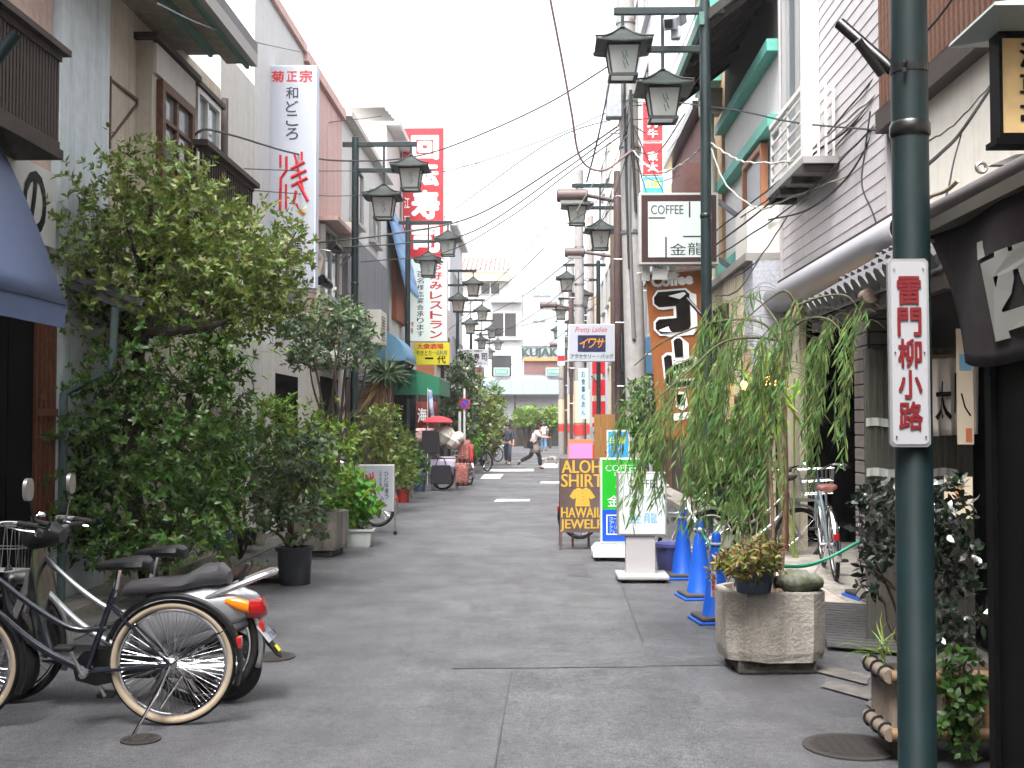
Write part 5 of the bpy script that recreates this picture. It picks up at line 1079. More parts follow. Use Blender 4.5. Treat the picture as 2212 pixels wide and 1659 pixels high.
blades('bamboo_clump', 'low bright bamboo leaves near the blue pot', 'bamboo', (-3.1, 11.4, 0.1), at(460, 1080, 11.3), 260, 0.2, 0.026, LF_BAMBOO, (0.2, 0.2, 0.28), stems=4)
blades('fern_clump', 'long-leaved dark fern inside the evergreen shade', 'plant', (-3.5, 10.8, 0.1), at(330, 900, 10.6), 200, 0.28, 0.028, LF_BRIGHT, (0.28, 0.15, 0.25), stems=2, upw=-0.2)
# potted plants along the left edge
shrub('potted_shrub', 'grey-green leaved shrub growing from the black tub', 'shrub', gnd(630, 1262) + Vector((0, 0, 0.3)), [(630, 1060, 75, 70), (600, 990, 65, 60), (650, 1130, 60, 40), (670, 980, 60, 60), (590, 1100, 40, 50)], 10.9, 0.33, 330, 6, (0.07, 0.034), LF_GREY, BARKL, 5, 0.022)
shrub('potted_maple', 'light lime-green maple bush standing in concrete planter on the left', 'shrub', Vector((-2.6, 13.4, 0.45)), [(640, 920, 90, 50), (700, 960, 80, 50), (600, 960, 70, 60), (690, 1040, 80, 50), (620, 1020, 70, 50), (720, 1010, 55, 50), (590, 890, 40, 30)], 13.3, 0.5, 620, 6, (0.075, 0.03), LF_LIME, BARKL, 6, 0.018)
shrub('sapling', 'thin grey-green sapling reaching over the first lamp post foot', 'tree', Vector((-2.75, 15.2, 0.1)), [(700, 700, 70, 55), (760, 720, 60, 50), (650, 740, 55, 50), (740, 680, 45, 40), (620, 690, 40, 40), (780, 770, 35, 30), (690, 770, 70, 30)], 15.2, 0.5, 560, 6, (0.085, 0.03), LF_GREY, BARK, 9, 0.03, shell=0.35)
shrub('potted_fatsia', 'broad bright green leaved plant in white basin', 'plant', Vector((-2.25, 14.7, 0.2)), [(740, 1060, 50, 35), (710, 1090, 45, 40), (765, 1090, 45, 45), (725, 1120, 45, 30), (760, 1125, 40, 25)], 14.7, 0.3, 180, 6, (0.13, 0.065), LF_BRIGHT, BARK, 4, 0.012)
shrub('potted_shrub', 'rambling green shrub above the blue pot on wooden boards', 'shrub', Vector((-3.1, 12.0, 0.15)), [(470, 1000, 60, 60), (520, 960, 55, 60), (500, 1060, 60, 50), (540, 1100, 45, 50), (470, 1120, 45, 40), (545, 1020, 40, 40)], 12.0, 0.4, 420, 6, (0.065, 0.032), LF_DARK, BARK, 5, 0.016)
shrub('potted_shrub', 'green bush behind the small brush-letter stand sign', 'shrub', Vector((-3.0, 20.3, 0.1)), [(800, 930, 50, 40), (845, 960, 45, 45), (790, 980, 40, 40), (860, 1000, 35, 40), (830, 900, 35, 25)], 20.3, 0.5, 420, 6, (0.09, 0.04), LF_OLIVE, BARK, 5, 0.016)
shrub('potted_shrub', 'grassy pale plant in the red bucket', 'plant', gnd(873, 1085) + Vector((0, 0.05, 0.2)), [(870, 1040, 26, 22), (855, 1030, 18, 18), (885, 1030, 14, 18)], 22.8, 0.15, 110, 6, (0.16, 0.018), LF_LIME, BARK, 3, 0.01)
shrub('potted_shrub', 'low dark green bush at the pavement edge by second lamp post', 'shrub', Vector((-3.2, 24.5, 0.05)), [(850, 1000, 30, 35), (875, 985, 25, 45), (905, 1010, 20, 30)], 24.0, 0.3, 240, 6, (0.1, 0.04), LF_DARK, BARK, 4, 0.014)
blades('weed_tuft', 'tuft of green weeds on the boards beside the blue pot', 'weed', gnd(510, 1205), gnd(508, 1195) + Vector((0, 0, 0.1)), 160, 0.16, 0.012, LF_BRIGHT, (0.06, 0.06, 0.06), stems=2, upw=1.2)
blades('weed_tuft', 'small weeds in the gutter beside black tub', 'weed', gnd(545, 1245), gnd(545, 1240) + Vector((0, 0, 0.04)), 90, 0.08, 0.02, LF_BRIGHT, (0.1, 0.06, 0.03), stems=2, upw=0.8)
# dracaena with hanging dead leaves
yb = Vector((at(835, 918, 24.6).x, 24.6, 0.05)); t = thing('dracaena_tree', 'spiky dracaena with skirt of dead leaves between two lamp posts', 'tree', yb)
tc = at(832, 812, 24.6); MB().tube([yb, Vector((yb.x + 0.05, 24.6, 0.9)), tc + Vector((0, 0, -0.1))], [0.1, 0.09, 0.07], 10).build('trunk', BARKL, t, smooth=True)
n = 240; d = unit(rg, n); d[:, 2] = np.abs(d[:, 2]) * 0.9 - 0.22; leaf_mesh('crown', np.tile(np.array(tc), (n, 1)) + rg.normal(size=(n, 3)) * 0.05, d, unit(rg, n) + np.array([0, 0, 1.5]), 0.62 * (0.7 + 0.4 * rg.random(n)), 0.045, LF_YUC, t, 0.35)
n = 150; d = unit(rg, n) * 0.5 + np.array([-0.35, 0, -0.9]); leaf_mesh('dead_skirt', np.tile(np.array(tc), (n, 1)) + rg.normal(size=(n, 3)) * np.array([0.08, 0.08, 0.1]) - np.array([0.05, 0, 0.15]), d, unit(rg, n), 0.75 * (0.6 + 0.5 * rg.random(n)), 0.04, LF_DEAD, t, 0.2)
# far bushes
for (la, L, Y, dy, n, m_, bx) in [
    ('dark creeper on the shop wall beyond the green awning', [(985, 850, 22, 50), (1000, 800, 25, 35), (975, 900, 18, 40), (1010, 900, 20, 60)], 36, 0.7, 430, LF_GREY, -2.9),
    ('tall green shrub beyond the no-parking sign', [(1045, 880, 22, 50), (1030, 930, 25, 45), (1060, 930, 20, 45), (1040, 970, 25, 25), (1020, 830, 18, 30)], 44, 0.9, 520, LF_OLIVE, -2.5),
    ('willowy green shrub farthest along the left side', [(1075, 890, 14, 40), (1085, 930, 12, 35), (1070, 850, 12, 25), (1065, 950, 14, 25)], 56, 0.9, 380, LF_LIME, -2.2),
    ('low bright bush at foot of the no-parking sign', [(1020, 960, 18, 25), (1000, 950, 14, 30)], 39, 0.5, 220, LF_BRIGHT, -2.8)]:
    shrub('roadside_shrub', la, 'shrub', Vector((bx, Y, 0)), L, Y, dy, n, 5, (0.17, 0.07), m_, BARK, 4, 0.03)
for (la, dx) in (('clipped round tree standing left at the street end', 1135), ('clipped round tree standing right at the street end', 1188)):
    Y = 76.0; bx = at(dx, 918, Y).x
    t = shrub('clipped_tree', la, 'tree', Vector((bx, Y, 0)), [(dx - 8, 897, 16, 13), (dx + 10, 895, 16, 14), (dx, 912, 20, 12), (dx + 14, 908, 12, 10)], Y, 0.8, 420, 5, (0.22, 0.1), LF_LIME, BARK, 5, 0.08)
shrub('roadside_shrub', 'dark green conical bush beside the coffee banner', 'shrub', Vector((1.95, 18.2, 0.1)), [(1375, 900, 30, 45), (1390, 850, 25, 35), (1360, 950, 30, 40), (1400, 940, 30, 60)], 18.2, 0.4, 420, 6, (0.08, 0.035), LF_DARK, BARK, 4, 0.02)
shrub('roadside_shrub', 'green plant inside the fenced beds behind the willow', 'shrub', Vector((2.3, 12.6, 0.1)), [(1600, 950, 45, 50), (1560, 1000, 45, 50), (1610, 1030, 40, 50), (1580, 1090, 40, 40), (1540, 1060, 30, 50)], 12.6, 0.4, 420, 6, (0.1, 0.03), LF_DARK, BARK, 4, 0.02)
blades('palm_plant', 'yellow-green palm leaves by the lit lamps behind the willow', 'plant', Vector((2.7, 12.4, 0.12)), at(1650, 850, 12.4), 130, 0.42, 0.035, LF_BAMBOO, (0.14, 0.1, 0.12), stems=3, upw=0.1)
# the weeping willow in the concrete planter
wbase = Vector((at(1672, 1200, 7.55).x, 7.55, 0.45))
t = thing('weeping_willow', 'weeping willow with hanging strands growing from concrete planter', 'tree', wbase)
for pts, r in (([wbase, at(1668, 1080, 7.6), at(1660, 950, 7.7), at(1672, 820, 7.8), at(1690, 740, 7.9)], 0.013), ([wbase + Vector((0.05, 0.03, 0)), at(1695, 1100, 7.7), at(1698, 960, 7.8), at(1690, 850, 7.9), at(1700, 740, 7.9), at(1720, 660, 8.0)], 0.015)):
    P = catm(pts, 6); MB().tube(P, [r * (1 - 0.4 * i / (len(P) - 1)) for i in range(len(P))], 9).build('trunk', BARKL, t, smooth=True)
arms = [[(1690, 745, 7.9), (1650, 700, 7.9), (1590, 690, 8.0), (1510, 705, 8.1), (1430, 740, 8.2), (1370, 790, 8.3)], [(1700, 740, 7.9), (1640, 730, 7.7), (1560, 740, 7.5), (1490, 800, 7.4), (1420, 860, 7.3)],
        [(1720, 660, 8.0), (1780, 640, 7.9), (1830, 640, 7.8), (1862, 680, 7.7)], [(1700, 720, 7.9), (1740, 690, 7.7), (1790, 690, 7.5), (1830, 730, 7.4)], [(1690, 760, 7.9), (1680, 700, 8.2), (1640, 650, 8.4), (1600, 640, 8.6)], [(1720, 660, 8.0), (1700, 630, 8.0), (1670, 640, 8.1), (1610, 690, 8.2)]]
AP = []
for a in arms:
    P = catm([at(*q) for q in a], 6); MB().tube(P, [0.009 * (1 - 0.7 * i / (len(P) - 1)) + 0.0015 for i in range(len(P))], 7).build('bough', mat('willow_twig', (84, 82, 58), 0.8), t, smooth=True); AP += [(p, k) for k, p in enumerate(P)]
C, D, N, LL, WW = [], [], [], [], []; tw = MB(); q = random.Random(3)
WS = []
def wz_(cx_, sx, cy_, sy, n_, b0_, b1_, dep):
    for i in range(max(1, n_ // 6)):      # bundles of strands with gaps between them
        x_, y_, bt, dp = q.gauss(cx_, sx), q.gauss(cy_, sy), q.uniform(b0_, b1_), dep + q.gauss(0, 0.2)
        for k in range(q.randint(4, 8)): WS.append((x_ + q.gauss(0, 9), y_ + q.gauss(0, 16), bt + q.gauss(0, 28), dp + q.gauss(0, 0.04)))
wz_(1505, 62, 800, 55, 36, 930, 1130, 7.9); wz_(1425, 38, 850, 45, 22, 960, 1100, 8.2); wz_(1585, 36, 770, 50, 26, 960, 1180, 7.8); wz_(1650, 26, 730, 35, 13, 850, 1150, 7.6); wz_(1705, 20, 730, 35, 12, 900, 1170, 7.5); wz_(1745, 22, 740, 40, 12, 880, 1100, 7.6); wz_(1815, 26, 690, 28, 18, 800, 980, 7.5); wz_(1366, 12, 850, 30, 10, 930, 1010, 8.3); wz_(1470, 80, 730, 30, 9, 790, 900, 8.0)
for (sx_, sy_, by_, dep) in WS:
    p = at(sx_, sy_, dep); ln = max(0.2, p.z - at(sx_, max(by_, sy_ + 60), dep).z); sw = -q.uniform(0.05, 0.2) * (0.6 if sx_ > 1700 else 1.0); m_ = max(6, int(ln / 0.045)); ph = q.uniform(0, 6)
    st_ = p + Vector((q.uniform(0.12, 0.4) * (0.5 if sx_ > 1700 else 1), q.uniform(-0.1, 0.1), q.uniform(0.02, 0.14)))   # arched start on the up-wind side
    pts = [st_.lerp(p, k / 5) + Vector((0, 0, 0.07 * math.sin(math.pi * k / 5))) for k in range(5)]
    for j in range(m_ + 1):
        s_ = j / m_; pts.append(p + Vector((sw * s_ ** 0.8 * ln + 0.014 * math.sin(ph + s_ * 5), 0.02 * math.cos(ph + s_ * 3), -ln * s_)))
    tw.tube(pts, 0.0018, 3, caps=False)
    for j in range(3, len(pts)):
        for r_ in range(2 if q.random() < 0.75 else 1):
            pp = pts[j - 1].lerp(pts[j], q.random()); a = q.uniform(0, 2 * math.pi); C.append(pp); D.append((math.cos(a) * 0.45 - 0.25, math.sin(a) * 0.45, -0.9 - 0.3 * q.random())); N.append((math.cos(a + 1.2), math.sin(a + 1.2), 0.4)); LL.append(q.uniform(0.06, 0.13)); WW.append(q.uniform(0.009, 0.015))
leaf_mesh('hanging_leaves', C, D, N, LL, WW, LF_WILLOW, t, 0.3); tw.build('strand_twigs', MATS['willow_twig'], t)
MB().tube([at(1700, 1190, 8.3), at(1699, 1000, 8.3), at(1694, 860, 8.3)], 0.014, 8).build('support_stake', mat('red_brown_stake', (122, 66, 52), 0.6), t, smooth=True)
# nandina in blue pot
shrub('nandina', 'rusty green nandina in the blue pot on concrete planter', 'shrub', at(1628, 1255, 7.15), [(1600, 1210, 40, 22), (1640, 1195, 40, 25), (1570, 1225, 25, 18), (1670, 1210, 22, 22), (1620, 1230, 50, 18), (1555, 1240, 15, 12)], 7.05, 0.14, 220, 6, (0.05, 0.014), LF_RUST, BARKL, 6, 0.006)
# camellia by the nearest post
t = shrub('camellia', 'glossy dark camellia behind the nearest green post', 'shrub', Vector((at(1990, 1440, 5.7).x, 5.75, 0.32)), [(1890, 1090, 35, 50), (1905, 1180, 30, 50), (1880, 1140, 22, 40), (2050, 1090, 45, 45), (2060, 1200, 45, 70), (2075, 1300, 35, 60), (1900, 1240, 25, 50), (2000, 1150, 50, 80), (2030, 1350, 50, 50)], 5.75, 0.2, 230, 5, (0.062, 0.03), LF_CAM, BARK, 9, 0.01, shell=0.3)
shrub('climbing_vine', 'bright vine trailing down the bamboo planter', 'vine', at(2085, 1430, 5.3), [(2075, 1440, 30, 25), (2070, 1490, 35, 30), (2085, 1530, 25, 35), (2065, 1570, 22, 30), (2085, 1610, 18, 20)], 5.2, 0.06, 90, 5, (0.05, 0.026), mat('vine_leaf', (52, 84, 30), 0.45, island=0.5, sub=0.25), BARK, 4, 0.005)
blades('grass_tuft', 'arching grass blades between camellia and bamboo planter', 'grass', at(1915, 1440, 5.6), at(1905, 1410, 5.6), 26, 0.2, 0.008, LF_LIME, (0.03, 0.03, 0.02), stems=1, upw=1.0)
# ------------------------------------------------------------------ bicycles
TAN = mat('tan_tyre_wall', (176, 160, 138), 0.7, var=0.1, vs=9)
GUNM = mat('dull_silver', (172, 172, 172), 0.32, 0.8)
REDL = mat('red_lens', (170, 24, 28), 0.15, coat=0.5); ORL = mat('orange_lens', (236, 130, 20), 0.15, coat=0.5)
def wheel(t, x, Rw=0.32, wall=RUBBER, nsp=40, name='wheel', y=0.0):
    M = Matrix.Translation((x, y, Rw)); o = MB().torus(Rw - 0.02, 0.019, 56, 10, M).build(name, RUBBER, t, False, smooth=True)
    if wall is not RUBBER: MB().torus(Rw - 0.024, 0.0205, 56, 10, Matrix.Translation((x, y, Rw)), sq=1.06).build('tyre_wall', wall, o, False, smooth=True); MB().torus(Rw - 0.008, 0.009, 56, 8, M).build('tread', RUBBER, o, False, smooth=True)
    MB().torus(Rw - 0.05, 0.011, 56, 8, M).build('rim', CHROME, o, False, smooth=True)
    b = MB()
    for k in range(nsp):
        a = 2 * math.pi * k / nsp; s_ = 0.028 if k % 2 else -0.028; a2 = a + (0.5 if (k // 2) % 2 else -0.5)
        b.tube([(x + 0.022 * math.cos(a2), y + s_, Rw + 0.022 * math.sin(a2)), (x + (Rw - 0.055) * math.cos(a), y, Rw + (Rw - 0.055) * math.sin(a))], 0.0013, 4, caps=False)
    b.build('spokes', CHROME, o, False)['kind'] = 'stuff'
    MB().tube([(x, y - 0.045, Rw), (x, y - 0.03, Rw), (x, y - 0.028, Rw), (x, y + 0.028, Rw), (x, y + 0.03, Rw), (x, y + 0.045, Rw)], [0.012, 0.03, 0.018, 0.018, 0.03, 0.012], 12).build('hub', GUNM, o, False, smooth=True)
    return o
def fender(t, x, Rw, a0, a1, m, y=0.0, extra=0.028):
    b = MB(); rings = []
    for i in range(29):
        a = R(a0 + (a1 - a0) * i / 28); c, s_ = math.cos(a), math.sin(a); q = Rw + extra
        rings.append([(x + (q + dz) * c, y + dy, Rw + (q + dz) * s_) for dy, dz in ((-0.03, -0.018), (-0.022, 0.0), (0, 0.008), (0.022, 0.0), (0.03, -0.018))])
    b.loft(rings, closed=False); o = b.build('mudguard', m, t, False, smooth=True, solid=0.002); return o
def bicycle(name, label, loc, rz, frame, guard, wall=RUBBER, basket=True, group='parked bicycles', saddle=BLACKP, nsp=40, style='city', roll=0.0):
    t = thing(name, label, 'bicycle', loc, rz, group); t.rotation_euler = (roll, 0, rz); Rw, WB = 0.32, 1.08
    wr = wheel(t, 0, Rw, wall, nsp); wf = wheel(t, WB, Rw, wall, nsp)
    fg = fender(t, 0, Rw, 20, 200, guard); fender(t, WB, Rw, 25, 205, guard)
    b = MB(); bb_ = (0.43, 0, 0.28); st = (0.30, 0, 0.66); hd = (0.92, 0, 0.80); hb = (0.95, 0, 0.66)
    b.tube([bb_, (0.285, 0, 0.70)], 0.016, 10); b.tube(catm([hb, (0.72, 0, 0.45), (0.55, 0, 0.34), bb_], 5), 0.019, 10); b.tube(catm([hd, (0.7, 0, 0.62), (0.5, 0, 0.5), (0.33, 0, 0.5)], 5), 0.015, 10)
    b.tube([(0.91, 0, 0.86), (0.965, 0, 0.62)], 0.02, 10)
    for s_ in (-0.05, 0.05): b.tube([(0.43, s_ * 0.5, 0.28), (0, s_, Rw)], 0.01, 8); b.tube([(0.31, s_ * 0.4, 0.62), (0, s_, Rw)], 0.008, 8)
    b.build('frame', frame, t, False, smooth=True)
    b = MB()
    for s_ in (-0.045, 0.045): b.tube(catm([(0.965, s_ * 0.7, 0.64), (0.985, s_, 0.5), (WB, s_, Rw)], 5), 0.011, 8)
    b.bar((0.965, -0.04, 0.64), (0.965, 0.04, 0.64), 0.03); b.build('fork', frame, t, False, smooth=True)
    MB().tube([(0.29, 0, 0.66), (0.265, 0, 0.80)], 0.013, 8).build('seat_post', CHROME, t, False, smooth=True)
    rings = []
    for (x, w_, z, h) in ((0.10, 0.05, 0.815, 0.045), (0.13, 0.095, 0.83, 0.06), (0.19, 0.1, 0.83, 0.06), (0.26, 0.06, 0.825, 0.05), (0.33, 0.032, 0.818, 0.04), (0.375, 0.02, 0.812, 0.03), (0.385, 0.008, 0.81, 0.015)):
        rings.append([(x, w_ * math.cos(a), z + h * 0.5 * math.sin(a) + (0.006 if math.sin(a) > 0 else -0.004)) for a in [2 * math.pi * k / 14 for k in range(14)]])
    MB().loft(rings).build('saddle', saddle, t, False, smooth=True)
    hbp = catm([(0.78, -0.27, 0.985), (0.86, -0.26, 1.0), (0.92, -0.16, 1.01), (0.89, -0.06, 0.98), (0.89, 0.06, 0.98), (0.92, 0.16, 1.01), (0.86, 0.26, 1.0), (0.78, 0.27, 0.985)], 5)
    ho = MB().tube(hbp, 0.011, 8).tube([(0.905, 0, 0.85), (0.89, 0, 0.985)], 0.013, 8).build('handlebar', CHROME, t, False, smooth=True)
    for s_ in (-1, 1):
        MB().tube([(0.76, s_ * 0.273, 0.98), (0.86, s_ * 0.26, 1.0)], 0.017, 10).build('grip', RUBBER, ho, False, smooth=True)
        MB().tube([(0.9, s_ * 0.2, 0.99), (0.84, s_ * 0.24, 0.965), (0.77, s_ * 0.25, 0.955)], 0.006, 6).build('brake_lever', CHROME, ho, False, smooth=True)
    MB().lathe([(0.028, 0), (0.03, 0.012), (0.02, 0.026), (0.003, 0.03)], 14, Matrix.Translation((0.885, 0.12, 1.02))).build('bell', CHROME, ho, False, smooth=True)
    b = MB()                              # crank, chain guard
    b.tube([(0.43, -0.07, 0.28), (0.43, 0.07, 0.28)], 0.02, 10); b.tube([(0.43, -0.07, 0.28), (0.36, -0.075, 0.13)], 0.009, 6); b.tube([(0.43, 0.07, 0.28), (0.50, 0.075, 0.43)], 0.009, 6)
    cr = b.build('crank', GUNM, t, False, smooth=True)
    for (x, y, z) in ((0.36, -0.12, 0.13), (0.50, 0.12, 0.43)): MB().box((x, y, z), (0.09, 0.08, 0.022)).build('pedal', BLACKP, cr, False, bevel=0.004)
    MB().loft([[(x, -0.055 - 0.012 * k, z) for x, z in ((-0.02, 0.27), (0.1, 0.25), (0.4, 0.19), (0.5, 0.22), (0.52, 0.3), (0.46, 0.37), (0.36, 0.38), (0.05, 0.37), (-0.03, 0.34))] for k in (0, 1)]).build('chain_guard', guard, t, False)
    b = MB()                              # stand on the rear axle, chromed leg
    b.tube([(0.0, 0.06, Rw), (0.05, 0.085, 0.2), (0.15, 0.2, 0.008)], 0.0085, 8); b.tube([(0.02, 0.055, Rw - 0.02), (0.09, 0.08, 0.17)], 0.018, 8); b.build('stand', CHROME, t, False, smooth=True)
    for s_ in (-0.035, 0.035):
        MB().tube([(0, s_ * 1.3, Rw), (-0.28, s_, 0.5)], 0.0035, 6).build('mudguard_stay', BLACKM if guard is BLACKM else GUNM, fg, False)
    MB().box((-0.335, 0, 0.42), (0.03, 0.05, 0.06)).build('rear_reflector', REDL, fg, False, bevel=0.006)
    MB().bar((-0.05, -0.05, Rw), (-0.14, -0.05, Rw + 0.0), 0.012).build('axle_nut', CHROME, wr, False)
    if basket:
        b = MB(); x0, x1, z0, z1 = 1.0, 1.27, 0.72, 0.97
        for z in (z0, (z0 + z1) / 2, z1):
            k = 0.8 + 0.2 * (z - z0) / (z1 - z0); b.tube([(x0, -0.17 * k, z), (x1 * (0.97 + 0.03 * k), -0.17 * k, z), (x1 * (0.97 + 0.03 * k), 0.17 * k, z), (x0, 0.17 * k, z)], 0.004, 5, closed=True)
        for i in range(9):
            yy = -0.17 + 0.34 * i / 8
            for xx in (x0, x1): b.tube([(xx, yy * 0.8, z0), (xx, yy, z1)], 0.0025, 4)
            b.tube([(x0, yy * 0.8, z0), (x1, yy * 0.8, z0)], 0.0025, 4)
        for i in range(7):
            xx = x0 + (x1 - x0) * i / 6
            for yy in (-0.17, 0.17): b.tube([(xx, yy * 0.8, z0), (xx, yy, z1)], 0.0025, 4)
        b.build('basket', BLACKM if guard is BLACKM else GUNM, t, False)
        MB().lathe([(0.035, 0), (0.04, 0.05), (0.02, 0.08)], 14, Matrix.Translation((1.0, 0, 0.68)) @ Euler((0, R(90), 0)).to_matrix().to_4x4()).build('head_lamp', GUNM, t, False, smooth=True)
    MB().bar((-0.2, -0.06, 0.70), (0.25, -0.06, 0.70), 0.01).bar((-0.2, 0.06, 0.70), (0.25, 0.06, 0.70), 0.01).bar((-0.2, -0.06, 0.7), (-0.2, 0.06, 0.7), 0.01).bar((0, -0.06, 0.7), (0, 0.06, 0.7), 0.01).bar((-0.15, 0.055, 0.7), (0, 0.055, Rw), 0.008).bar((-0.15, -0.055, 0.7), (0, -0.055, Rw), 0.008).build('carrier', GUNM, t, False) if style == 'carrier' else None
    return t
DKBLUE = mat('dark_blue_frame_paint', (22, 26, 38), 0.25, coat=0.6)
a = gnd(373, 1566); bicycle('bicycle', 'black bicycle with tan-walled tyres and chromed stand, nearest the camera', (a.x, a.y, 0), math.pi + R(5), DKBLUE, BLACKM, TAN, nsp=72, roll=R(-3))
# yellow lettering stripe on its frame
a = gnd(402, 1545); bicycle('bicycle', 'silver mudguarded bicycle parked just behind the black one', (a.x, a.y + 0.25, 0), math.pi + R(-2), mat('silver_frame_paint', (168, 170, 172), 0.3, 0.6), GUNM, RUBBER, basket=True, roll=R(3))
a = gnd(820, 1135); bicycle('bicycle', 'bicycle half hidden behind the small brush-letter stand sign', (a.x, 17.4, 0), math.pi + R(-25), BLACKM, GUNM, roll=R(2))
a = gnd(1028, 1045); bicycle('bicycle', 'black bicycle parked beside the souvenir stall', (at(1015, 918, 29.5).x, 29.5, 0), math.pi + R(-70), BLACKM, GUNM, basket=True)
bicycle('bicycle', 'dark bicycle leaning near the no-parking sign', (at(1052, 918, 38).x, 38.0, 0), math.pi + R(-55), BLACKM, BLACKM, basket=False)
bicycle('bicycle', 'far silver bicycle beside the green shrubs', (at(1075, 918, 48).x, 48.0, 0), math.pi + R(-40), BLACKM, GUNM)
a = at(1806, 1258, 10.6); bicycle('bicycle', 'silver bicycle with red-brown saddle facing away in dark entrance', (a.x, 10.6, 0.125), R(82), mat('grey_blue_frame', (110, 122, 128), 0.3, 0.4), CHROME, saddle=mat('red_brown_saddle', (104, 62, 54), 0.55), roll=R(-4))
a = gnd(1560, 1230); bicycle('bicycle', 'silver bicycle half hidden behind the blue cones', (a.x - 0.15, 12.3, 0.0), R(20), GUNM, GUNM, roll=R(3))
bicycle('bicycle', 'old bicycle with white saddle behind the lit white stand sign', (1.15, 13.6, 0.0), R(8), GUNM, GUNM, saddle=mat('pale_saddle', (200, 200, 200), 0.5), style='carrier', roll=R(-3))
bicycle('bicycle', 'black bicycle behind the painted shirt board', (0.55, 15.6, 0.0), R(30), BLACKM, BLACKM, basket=False)
bicycle('bicycle', 'black bicycle standing at the foot of brown pole', (1.4, 22.6, 0.0), R(75), BLACKM, GUNM)
# ------------------------------------------------------------------ scooter
SILV = mat('silver_body_paint', (176, 177, 182), 0.28, 0.55, coat=0.5)
a = gnd(482, 1520); t = thing('motor_scooter', 'silver and black motor scooter parked behind the bicycles', 'scooter', (a.x, a.y + 0.05, 0), math.pi + R(3)); 
def swheel(x, name, Rw=0.205):
    M = Matrix.Translation((x, 0, Rw)); o = MB().torus(Rw - 0.05, 0.05, 44, 12, M, sq=1.0).build(name, RUBBER, t, False, smooth=True)
    MB().torus(Rw - 0.085, 0.016, 40, 8, M, sq=2.2).build('rim', GUNM, o, False, smooth=True)
    b = MB().tube([(x, -0.06, Rw), (x, 0.06, Rw)], 0.03, 12)
    for k in range(5): aa = 2 * math.pi * k / 5; b.bar((x, 0, Rw), (x + 0.12 * math.cos(aa), 0, Rw + 0.12 * math.sin(aa)), 0.03, 0.03)
    b.build('hub', GUNM, o, False, smooth=True); return o
swheel(0, 'rear_wheel', 0.2); swheel(1.22, 'front_wheel', 0.2)
def sec(x, w, z0, z1, n=14, p=2.6):
    out = []
    for k in range(n):
        a_ = 2 * math.pi * k / n; c, s_ = math.cos(a_), math.sin(a_); out.append((x, w * math.copysign(abs(c) ** (2 / p), c), (z0 + z1) / 2 + (z1 - z0) / 2 * math.copysign(abs(s_) ** (2 / p), s_)))
    return out
MB().loft([sec(-0.19, 0.03, 0.50, 0.57), sec(-0.16, 0.08, 0.46, 0.60), sec(-0.06, 0.13, 0.42, 0.64), sec(0.1, 0.15, 0.36, 0.66), sec(0.27, 0.15, 0.3, 0.64), sec(0.42, 0.12, 0.25, 0.6), sec(0.46, 0.08, 0.25, 0.5)]).build('body_shell', SILV, t, False, smooth=True, ang=60)
MB().loft([sec(-0.16, 0.05, 0.42, 0.475), sec(-0.06, 0.11, 0.38, 0.46), sec(0.1, 0.13, 0.32, 0.44), sec(0.38, 0.11, 0.24, 0.36)]).build('lower_shell', mat('grey_plastic', (88, 88, 92), 0.5), t, False, smooth=True)
MB().loft([sec(-0.02, 0.08, 0.65, 0.72), sec(0.03, 0.125, 0.64, 0.765), sec(0.12, 0.135, 0.63, 0.76), sec(0.22, 0.135, 0.61, 0.70), sec(0.36, 0.12, 0.6, 0.69), sec(0.52, 0.09, 0.58, 0.67), sec(0.56, 0.05, 0.58, 0.64)]).build('seat', mat('grey_vinyl_seat', (58, 57, 60), 0.5), t, False, smooth=True)
MB().loft([sec(0.42, 0.16, 0.24, 0.3), sec(0.95, 0.17, 0.24, 0.3)]).build('floorboard', BLACKP, t, False, smooth=True)
MB().loft([sec(0.92, 0.17, 0.22, 0.34), sec(0.98, 0.2, 0.3, 0.56), sec(1.02, 0.19, 0.5, 0.8), sec(1.03, 0.1, 0.76, 0.9)]).build('leg_shield', mat('black_gloss_panel', (30, 31, 35), 0.22, coat=0.6), t, False, smooth=True)
MB().loft([sec(1.08, 0.13, 0.2, 0.42), sec(1.16, 0.12, 0.35, 0.6), sec(1.2, 0.08, 0.5, 0.76)]).build('front_cowl', MATS['black_gloss_panel'], t, False, smooth=True)
b = MB(); rr = []
for i in range(13): aa = R(20 + 130 * i / 12); rr.append([(1.22 + 0.235 * math.cos(aa), y, 0.2 + 0.235 * math.sin(aa) + dz) for y, dz in ((-0.07, -0.03), (-0.05, 0), (0, 0.01), (0.05, 0), (0.07, -0.03))])
b.loft(rr, closed=False).build('front_mudguard', BLACKP, t, False, smooth=True, solid=0.004)
MB().tube([(1.22, -0.08, 0.2), (1.16, -0.08, 0.4), (1.05, -0.06, 0.7)], 0.025, 8).tube([(1.22, 0.08, 0.2), (1.16, 0.08, 0.4), (1.05, 0.06, 0.7)], 0.025, 8).build('fork', GUNM, t, False, smooth=True)
hd = MB().loft([sec(0.9, 0.07, 0.88, 0.95), sec(0.96, 0.14, 0.86, 0.99), sec(1.05, 0.13, 0.84, 1.0), sec(1.1, 0.07, 0.86, 0.96)]).build('handlebar_cowl', BLACKP, t, False, smooth=True)
MB().tube([(0.92, -0.34, 0.955), (0.97, -0.2, 0.95), (0.99, 0, 0.94), (0.97, 0.2, 0.95), (0.92, 0.34, 0.955)], 0.012, 8).build('handlebar', GUNM, hd, False, smooth=True)
